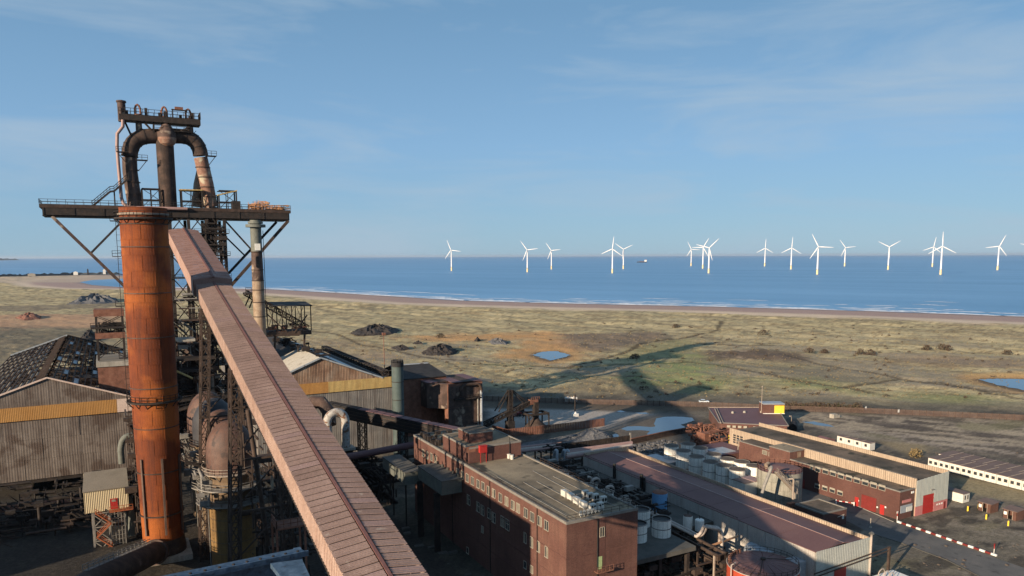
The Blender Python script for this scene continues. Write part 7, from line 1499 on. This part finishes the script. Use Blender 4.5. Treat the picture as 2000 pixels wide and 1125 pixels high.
# slag heaps
heap('slag_heap', 'black jagged slag heap rising at right end, left of the orange reed bed', 'slag heap', [(683,652),(720,642),(755,640),(782,646),(770,654),(730,657),(695,657)], 4.8, 'slag', 3, 34, None, .5)
heap('slag_heap', 'long black slag heap in front of the reeds, left of the square pond', 'slag heap', [(822,690),(850,684),(880,681),(897,687),(885,694),(850,697),(828,694)], 4.4, 'slag', 4, 34, None, .4)
heap('slag_heap', 'small grey slag mound with twin tops in the reed bed', 'slag heap', [(952,668),(970,664),(995,670),(990,675),(960,674)], 2.6, 'gravel', 5, 22, None, .5)
heap('slag_heap', 'tiny dark slag mound left of the twin topped one', 'slag heap', [(925,667),(934,663),(940,667),(932,670)], 2.6, 'slag', 6, 16, None, .4)
heap('slag_heap', 'low dark slag bank above the long black heap', 'slag heap', [(762,682),(790,680),(802,685),(780,688)], 2.2, 'slag', 7, 18, None, .5)
heap('slag_heap', 'small flat black slag bank between the two large black heaps', 'slag heap', [(805,671),(825,669),(828,674),(808,674)], 2.2, 'slag', 17, 18, None, .4)
heap('spoil_bank', 'broken bluish spoil bank on the plain left of the chimney', 'spoil bank', [(128,596),(150,590),(175,586),(230,584),(232,592),(190,595)], 9, 'gravel', 8, 30, None, .5)
heap('spoil_bank', 'reddish low bank on the left plain above the cast house roof', 'spoil bank', [(30,622),(50,618),(82,619),(80,624),(45,626)], 4.5, 'rust_brown', 9, 24, None, .4)
heap('spoil_bank', 'dark blue shaded bank beside the rusty frame tower', 'spoil bank', [(155,668),(170,655),(188,655),(188,665),(170,668)], 6, 'slag', 10, 20, None, .3)
cq_ = at(1375,787,z=0); cr_ = thing('parked_car', 'silver blue hatchback car parked on the grass outside the fence', 'car', (cq_.x,cq_.y,hgt(cq_.x,cq_.y)))
cd = Vector((RT[0],RT[1],0)); cn_ = Vector((-cd.y,cd.x,0)); zb_ = hgt(cq_.x,cq_.y)
def cpt(a, b, z): return cq_+cd*a+cn_*b+Vector((0,0,z+zb_))
body = [(-2.1,.35),(2.1,.35),(2.15,.75),(1.95,.98),(1.0,1.05),(-2.05,1.05),(-2.15,.8)]; cab_ = [(1.05,1.05),(.35,1.5),(-1.35,1.52),(-2.0,1.05)]
MB().prism([cpt(a,-.85,z) for a, z in body], cn_*1.7).build('body', M['car_paint'], cr_); MB().prism([cpt(a*.97,-.78,z) for a, z in cab_], cn_*1.56).build('windows', M['glass'], cr_); MB().prism([cpt(a,-.74,z) for a, z in ((.33,1.48),(.3,1.56),(-1.3,1.58),(-1.36,1.5))], cn_*1.48).build('roof', M['car_paint'], cr_)
for a in (-1.35,1.35):
    for b in (-.88,.68): MB().pipe([cpt(a,b,.33),cpt(a,b+.2,.33)], .33, 16).build('wheel', M['black'], cr_)
for b in (-.6,.6): MB().box(*(lambda c_: (c_.x-.08,c_.x+.08,c_.y-.15,c_.y+.15,c_.z-.08,c_.z+.08))(cpt(2.1,b,.75))).build('headlight', M['white'], cr_)
# ================================================================== PORTABLE CABINS
def cabin_row(x0, y_start, n_, pitch_, depth, h_, lb_fn, grp_, wins=2, group_off=0):
    for i in range(n_):
        y1 = y_start-i*pitch_; y0 = y1-pitch_+.12; c = thing('portable_cabin', lb_fn(i), 'portable cabin', (x0,y0,0), grp_)
        MB().box(x0,x0+depth,y0,y1,.25,h_).build('wall', M['cabin_white'], c); MB().box(x0-.1,x0+depth+.1,y0-.03,y1+.03,h_,h_+.14).build('roof', M['cabin_roof'], c)
        for s_ in (y0+.02,): MB().box(x0-.12,x0+depth+.12,s_,s_+.12,h_+.14,h_+.26).build('roof_edge', M['steel_pale'], c)
        MB().box(x0+.2,x0+depth-.2,y0+.2,y1-.2,0,.25).build('footing', M['concrete_dark'], c)
        if wins:
            for k in range(wins): yc = y0+(y1-y0)*(k+.5)/wins; w_ = MB().box(x0-.06,x0-.01,yc-.5,yc+.5,1.2,2.2).build('window', M['frame_white'], c); MB().box(x0-.08,x0-.061,yc-.42,yc+.42,1.28,2.12).build('pane', M['glass'], w_)
wds = ['first','second','third','fourth','fifth','sixth','seventh','eighth','ninth','tenth','eleventh']
cb0 = at(1812,912,z=0)
cabin_row(cb0.x, cb0.y, 11, 3.36, 7.5, 2.9, lambda i: 'white portable cabin with dark windows, %s from the left in the front row' % wds[i], 'long front row of portable cabins', 2)
cabin_row(cb0.x+7.75, cb0.y+1.5, 11, 3.36, 7.5, 2.75, lambda i: 'brown roofed portable cabin, %s from the left in the row behind' % wds[i], 'back row of portable cabins', 0)
c2 = at(1637,866,z=0); cabin_row(c2.x, c2.y+.5, 4, 3.2, 2.6, 2.6, lambda i: 'small white cabin behind the workshop hall, %s of four from the left' % wds[i], 'four small white cabins behind the workshop', 1)
bx = thing('white_box_cabin', 'single white cabin with two dark windows in its end, beside the workshop corner', 'portable cabin', (195,112,0)); q0 = at(1880,984,z=0)
MB().box(q0.x,q0.x+2.9,q0.y,q0.y+5.6,.15,2.5).build('wall', M['cabin_white'], bx); MB().box(q0.x-.1,q0.x+3.0,q0.y-.1,q0.y+5.7,2.5,2.65).build('roof', M['cabin_roof'], bx); MB().box(q0.x+.2,q0.x+2.7,q0.y+.2,q0.y+5.4,0,.15).build('footing', M['concrete_dark'], bx)
for k in (.6,1.8): w_ = MB().box(q0.x+k,q0.x+k+.55,q0.y-.06,q0.y-.01,.9,2.1).build('window', M['frame_white'], bx); MB().box(q0.x+k+.06,q0.x+k+.49,q0.y-.08,q0.y-.061,.98,2.02).build('pane', M['glass'], w_)
for i, (u, v, lb) in enumerate(((1935,1003,'open fronted brown wooden shed with white notice, left of two beside the bollards'),(1985,1018,'open fronted brown wooden shed cut by the right edge of the view'))):
    q_ = at(u, v, z=0); sh2 = thing('wooden_shed', lb, 'shed', (q_.x,q_.y,0), 'two brown wooden sheds'); x, y = q_.x, q_.y
    MB().box(x-.0,x+3.4,y,y+.1,0,2.2).box(x+3.3,x+3.4,y,y+3.2,0,2.2).box(x,x+3.4,y+3.1,y+3.2,0,2.2).box(x,x+.1,y+.01,y+.9,0,2.2).box(x,x+.1,y+2.1,y+3.2,0,2.2).build('wall', M['wood_brown'], sh2)
    MB().prism([(x-.3,y-.2,2.25),(x+3.6,y-.2,2.45),(x+3.6,y+3.4,2.45),(x-.3,y+3.4,2.25)], (0,0,.12)).build('roof', M['cabin_roof'], sh2); MB().box(x-.04,x-.005,y+2.3,y+3.0,.9,1.7).build('notice', M['white'], sh2); MB().box(x+.15,x+3.2,y+.15,y+3.0,.02,.06).build('floor', M['black'], sh2)
    for yy in (y+.9, y+2.0): MB().box(x-.05,x+.06,yy,yy+.1,0,2.2).build('door_post', M['steel_pale'], sh2)
    for k in range(7): MB().box(x+.45*k+.05,x+.45*k+.45,y-.04,y-.005,0,2.2).build('board', M['wood_brown'], sh2)
for i, (u, v, lb) in enumerate(((1890,998,'yellow bollard nearest the workshop hall'),(1911,993,'yellow bollard left of the first wooden shed'),(1926,1014,'yellow bollard in front of the first wooden shed'),(1969,1027,'yellow bollard in front of the right hand wooden shed'))):
    q_ = at(u, v, z=0); solo('bollard', lb, 'bollard', MB().lathe(q_.x,q_.y,[(.19,0),(.19,1.15),(.12,1.25),(0,1.28)],12), M['yellow'], 'yellow bollards')
bar = thing('road_barrier', 'long line of red and white barrier blocks edging the road', 'barrier', (166.6,98,0)); a, b_ = at(1752,1020,z=0), at(1947,1087,z=0); L_ = (b_-a).length; nb2 = 19; 
for i in range(nb2): p_, q2_ = a.lerp(b_,i/nb2+.002), a.lerp(b_,(i+1)/nb2-.002); MB().beam(p_+Vector((0,0,.22)), q2_+Vector((0,0,.22)), .4, .42 if i % 2 == 0 else .36).build('barrier_block', M['white'] if i % 2 == 0 else M['red_dark'], bar, label='white block' if i % 2 == 0 else 'red block')
for (u, v, lb) in ((1752,1018,'thin red and white post at the workshop end of the barrier'),(1941,1083,'red sign post standing at the far end of the road barrier')):
    q_ = at(u, v, z=0); o = thing('marker_post', lb, 'post', q_); MB().pipe([q_, q_+Vector((0,0,1.3))], .07, 8).build('post', M['white'], o); MB().pipe([q_+Vector((0,0,1.3)), q_+Vector((0,0,2.4))], .08, 8).build('upper_post', M['red'], o); MB().box(q_.x-.25,q_.x+.25,q_.y-.05,q_.y+.05,2.0,2.5).build('plate', M['red_dark'] if u > 1800 else M['white'], o)
gt = thing('barrier_gate', 'red and white swing barrier across the road beside the brick annexe', 'barrier', at(1650,985,z=0)); a, b_ = at(1633,985,z=0), at(1668,990,z=0)
for i in range(6): p_, q2_ = a.lerp(b_,i/6), a.lerp(b_,(i+1)/6-.01); MB().beam(p_+Vector((0,0,1.0)), q2_+Vector((0,0,1.0)), .12, .2).build('bar_section', M['white'] if i % 2 else M['red'], gt)
for p_ in (a, b_): MB().beam(p_, p_+Vector((0,0,1.3)), .2).build('post', M['white'], gt)
q_ = at(1700,1030,z=0); mb = MB().lathe(q_.x,q_.y,[(.35,0),(.1,.4),(.07,2.0),(.2,2.05),(0,2.3)],8); solo('low_light', 'low light post at the near kerb of the road', 'lamp', mb, M['steel_pale'])
# debris left of the hedge and scattered blocks in the yards
q_ = at(1628,816,z=0); mb = MB().box(q_.x-1.2,q_.x+1.2,q_.y-1,q_.y+1,0,1.6); mb.box(q_.x+1.4,q_.x+2.6,q_.y-1,q_.y+.6,0,1.1); solo('concrete_blocks', 'two pale concrete blocks lying in the open yard near the fence', 'concrete block', mb, M['concrete'])
mb = foliage(at(1788,892,z=0), 2.6, 2.0, 2.4, 200, rr, .5); solo('bush', 'dry bush at the left end of the portable cabins', 'bush', mb, mat('dry_bush', [(.22,.16,.07),(.12,.09,.05)], 1, .95))
mb = MB(); q_ = at(1548,842,z=0); mb.pipe([(q_.x,q_.y,1.2),(q_.x+5,q_.y+4,1.2)], 1.5, 14); solo('dark_cylinder', 'dark drum lying behind the workshop hall near the purple roof', 'drum', mb, M['steel_dark'])
mb = MB(); q_ = at(1610,866,z=0); mb.box(q_.x-3,q_.x+3,q_.y-2,q_.y+2,0,1.4); mb.prism([(q_.x-3.2,q_.y-2,1.4),(q_.x+3.2,q_.y-2,1.4),(q_.x,q_.y-2,2.4)], (0,4,0)); solo('tarpaulin_store', 'low dark covered store left of the small white cabins', 'store', mb, M['roof_purple'])
scr = MB(); rj = random.Random(5)
for i in range(170):
    u = rj.uniform(1260,2000); v = rj.uniform(1040,1125) if rj.random() < .5 else rj.uniform(842,990); q_ = at(u, v, z=0)
    if 113 < q_.x < 132 and 90 < q_.y < 171: continue
    if 167 < q_.x < 188 and 109 < q_.y < 174: continue
    s_ = rj.uniform(.08,.28); scr.box(q_.x-s_,q_.x+s_,q_.y-s_,q_.y+s_,0,s_)
struct('yard_debris', scr, M['mud'], 'stuff')
# ================================================================== AIR
hz_m = bpy.data.materials.new('haze'); hz_m.use_nodes = True; t = hz_m.node_tree; t.nodes.clear(); ho = t.nodes.new('ShaderNodeOutputMaterial'); pv = t.nodes.new('ShaderNodeVolumePrincipled')
pv.inputs['Color'].default_value = (.80,.88,1,1); pv.inputs['Density'].default_value = .000014; pv.inputs['Anisotropy'].default_value = .3; t.links.new(pv.outputs[0], ho.inputs['Volume'])
hb = MB().box(-81000,81000,-81000,81000,-6,125); ho_ = hb.build('haze', hz_m); ho_['kind'] = 'stuff'
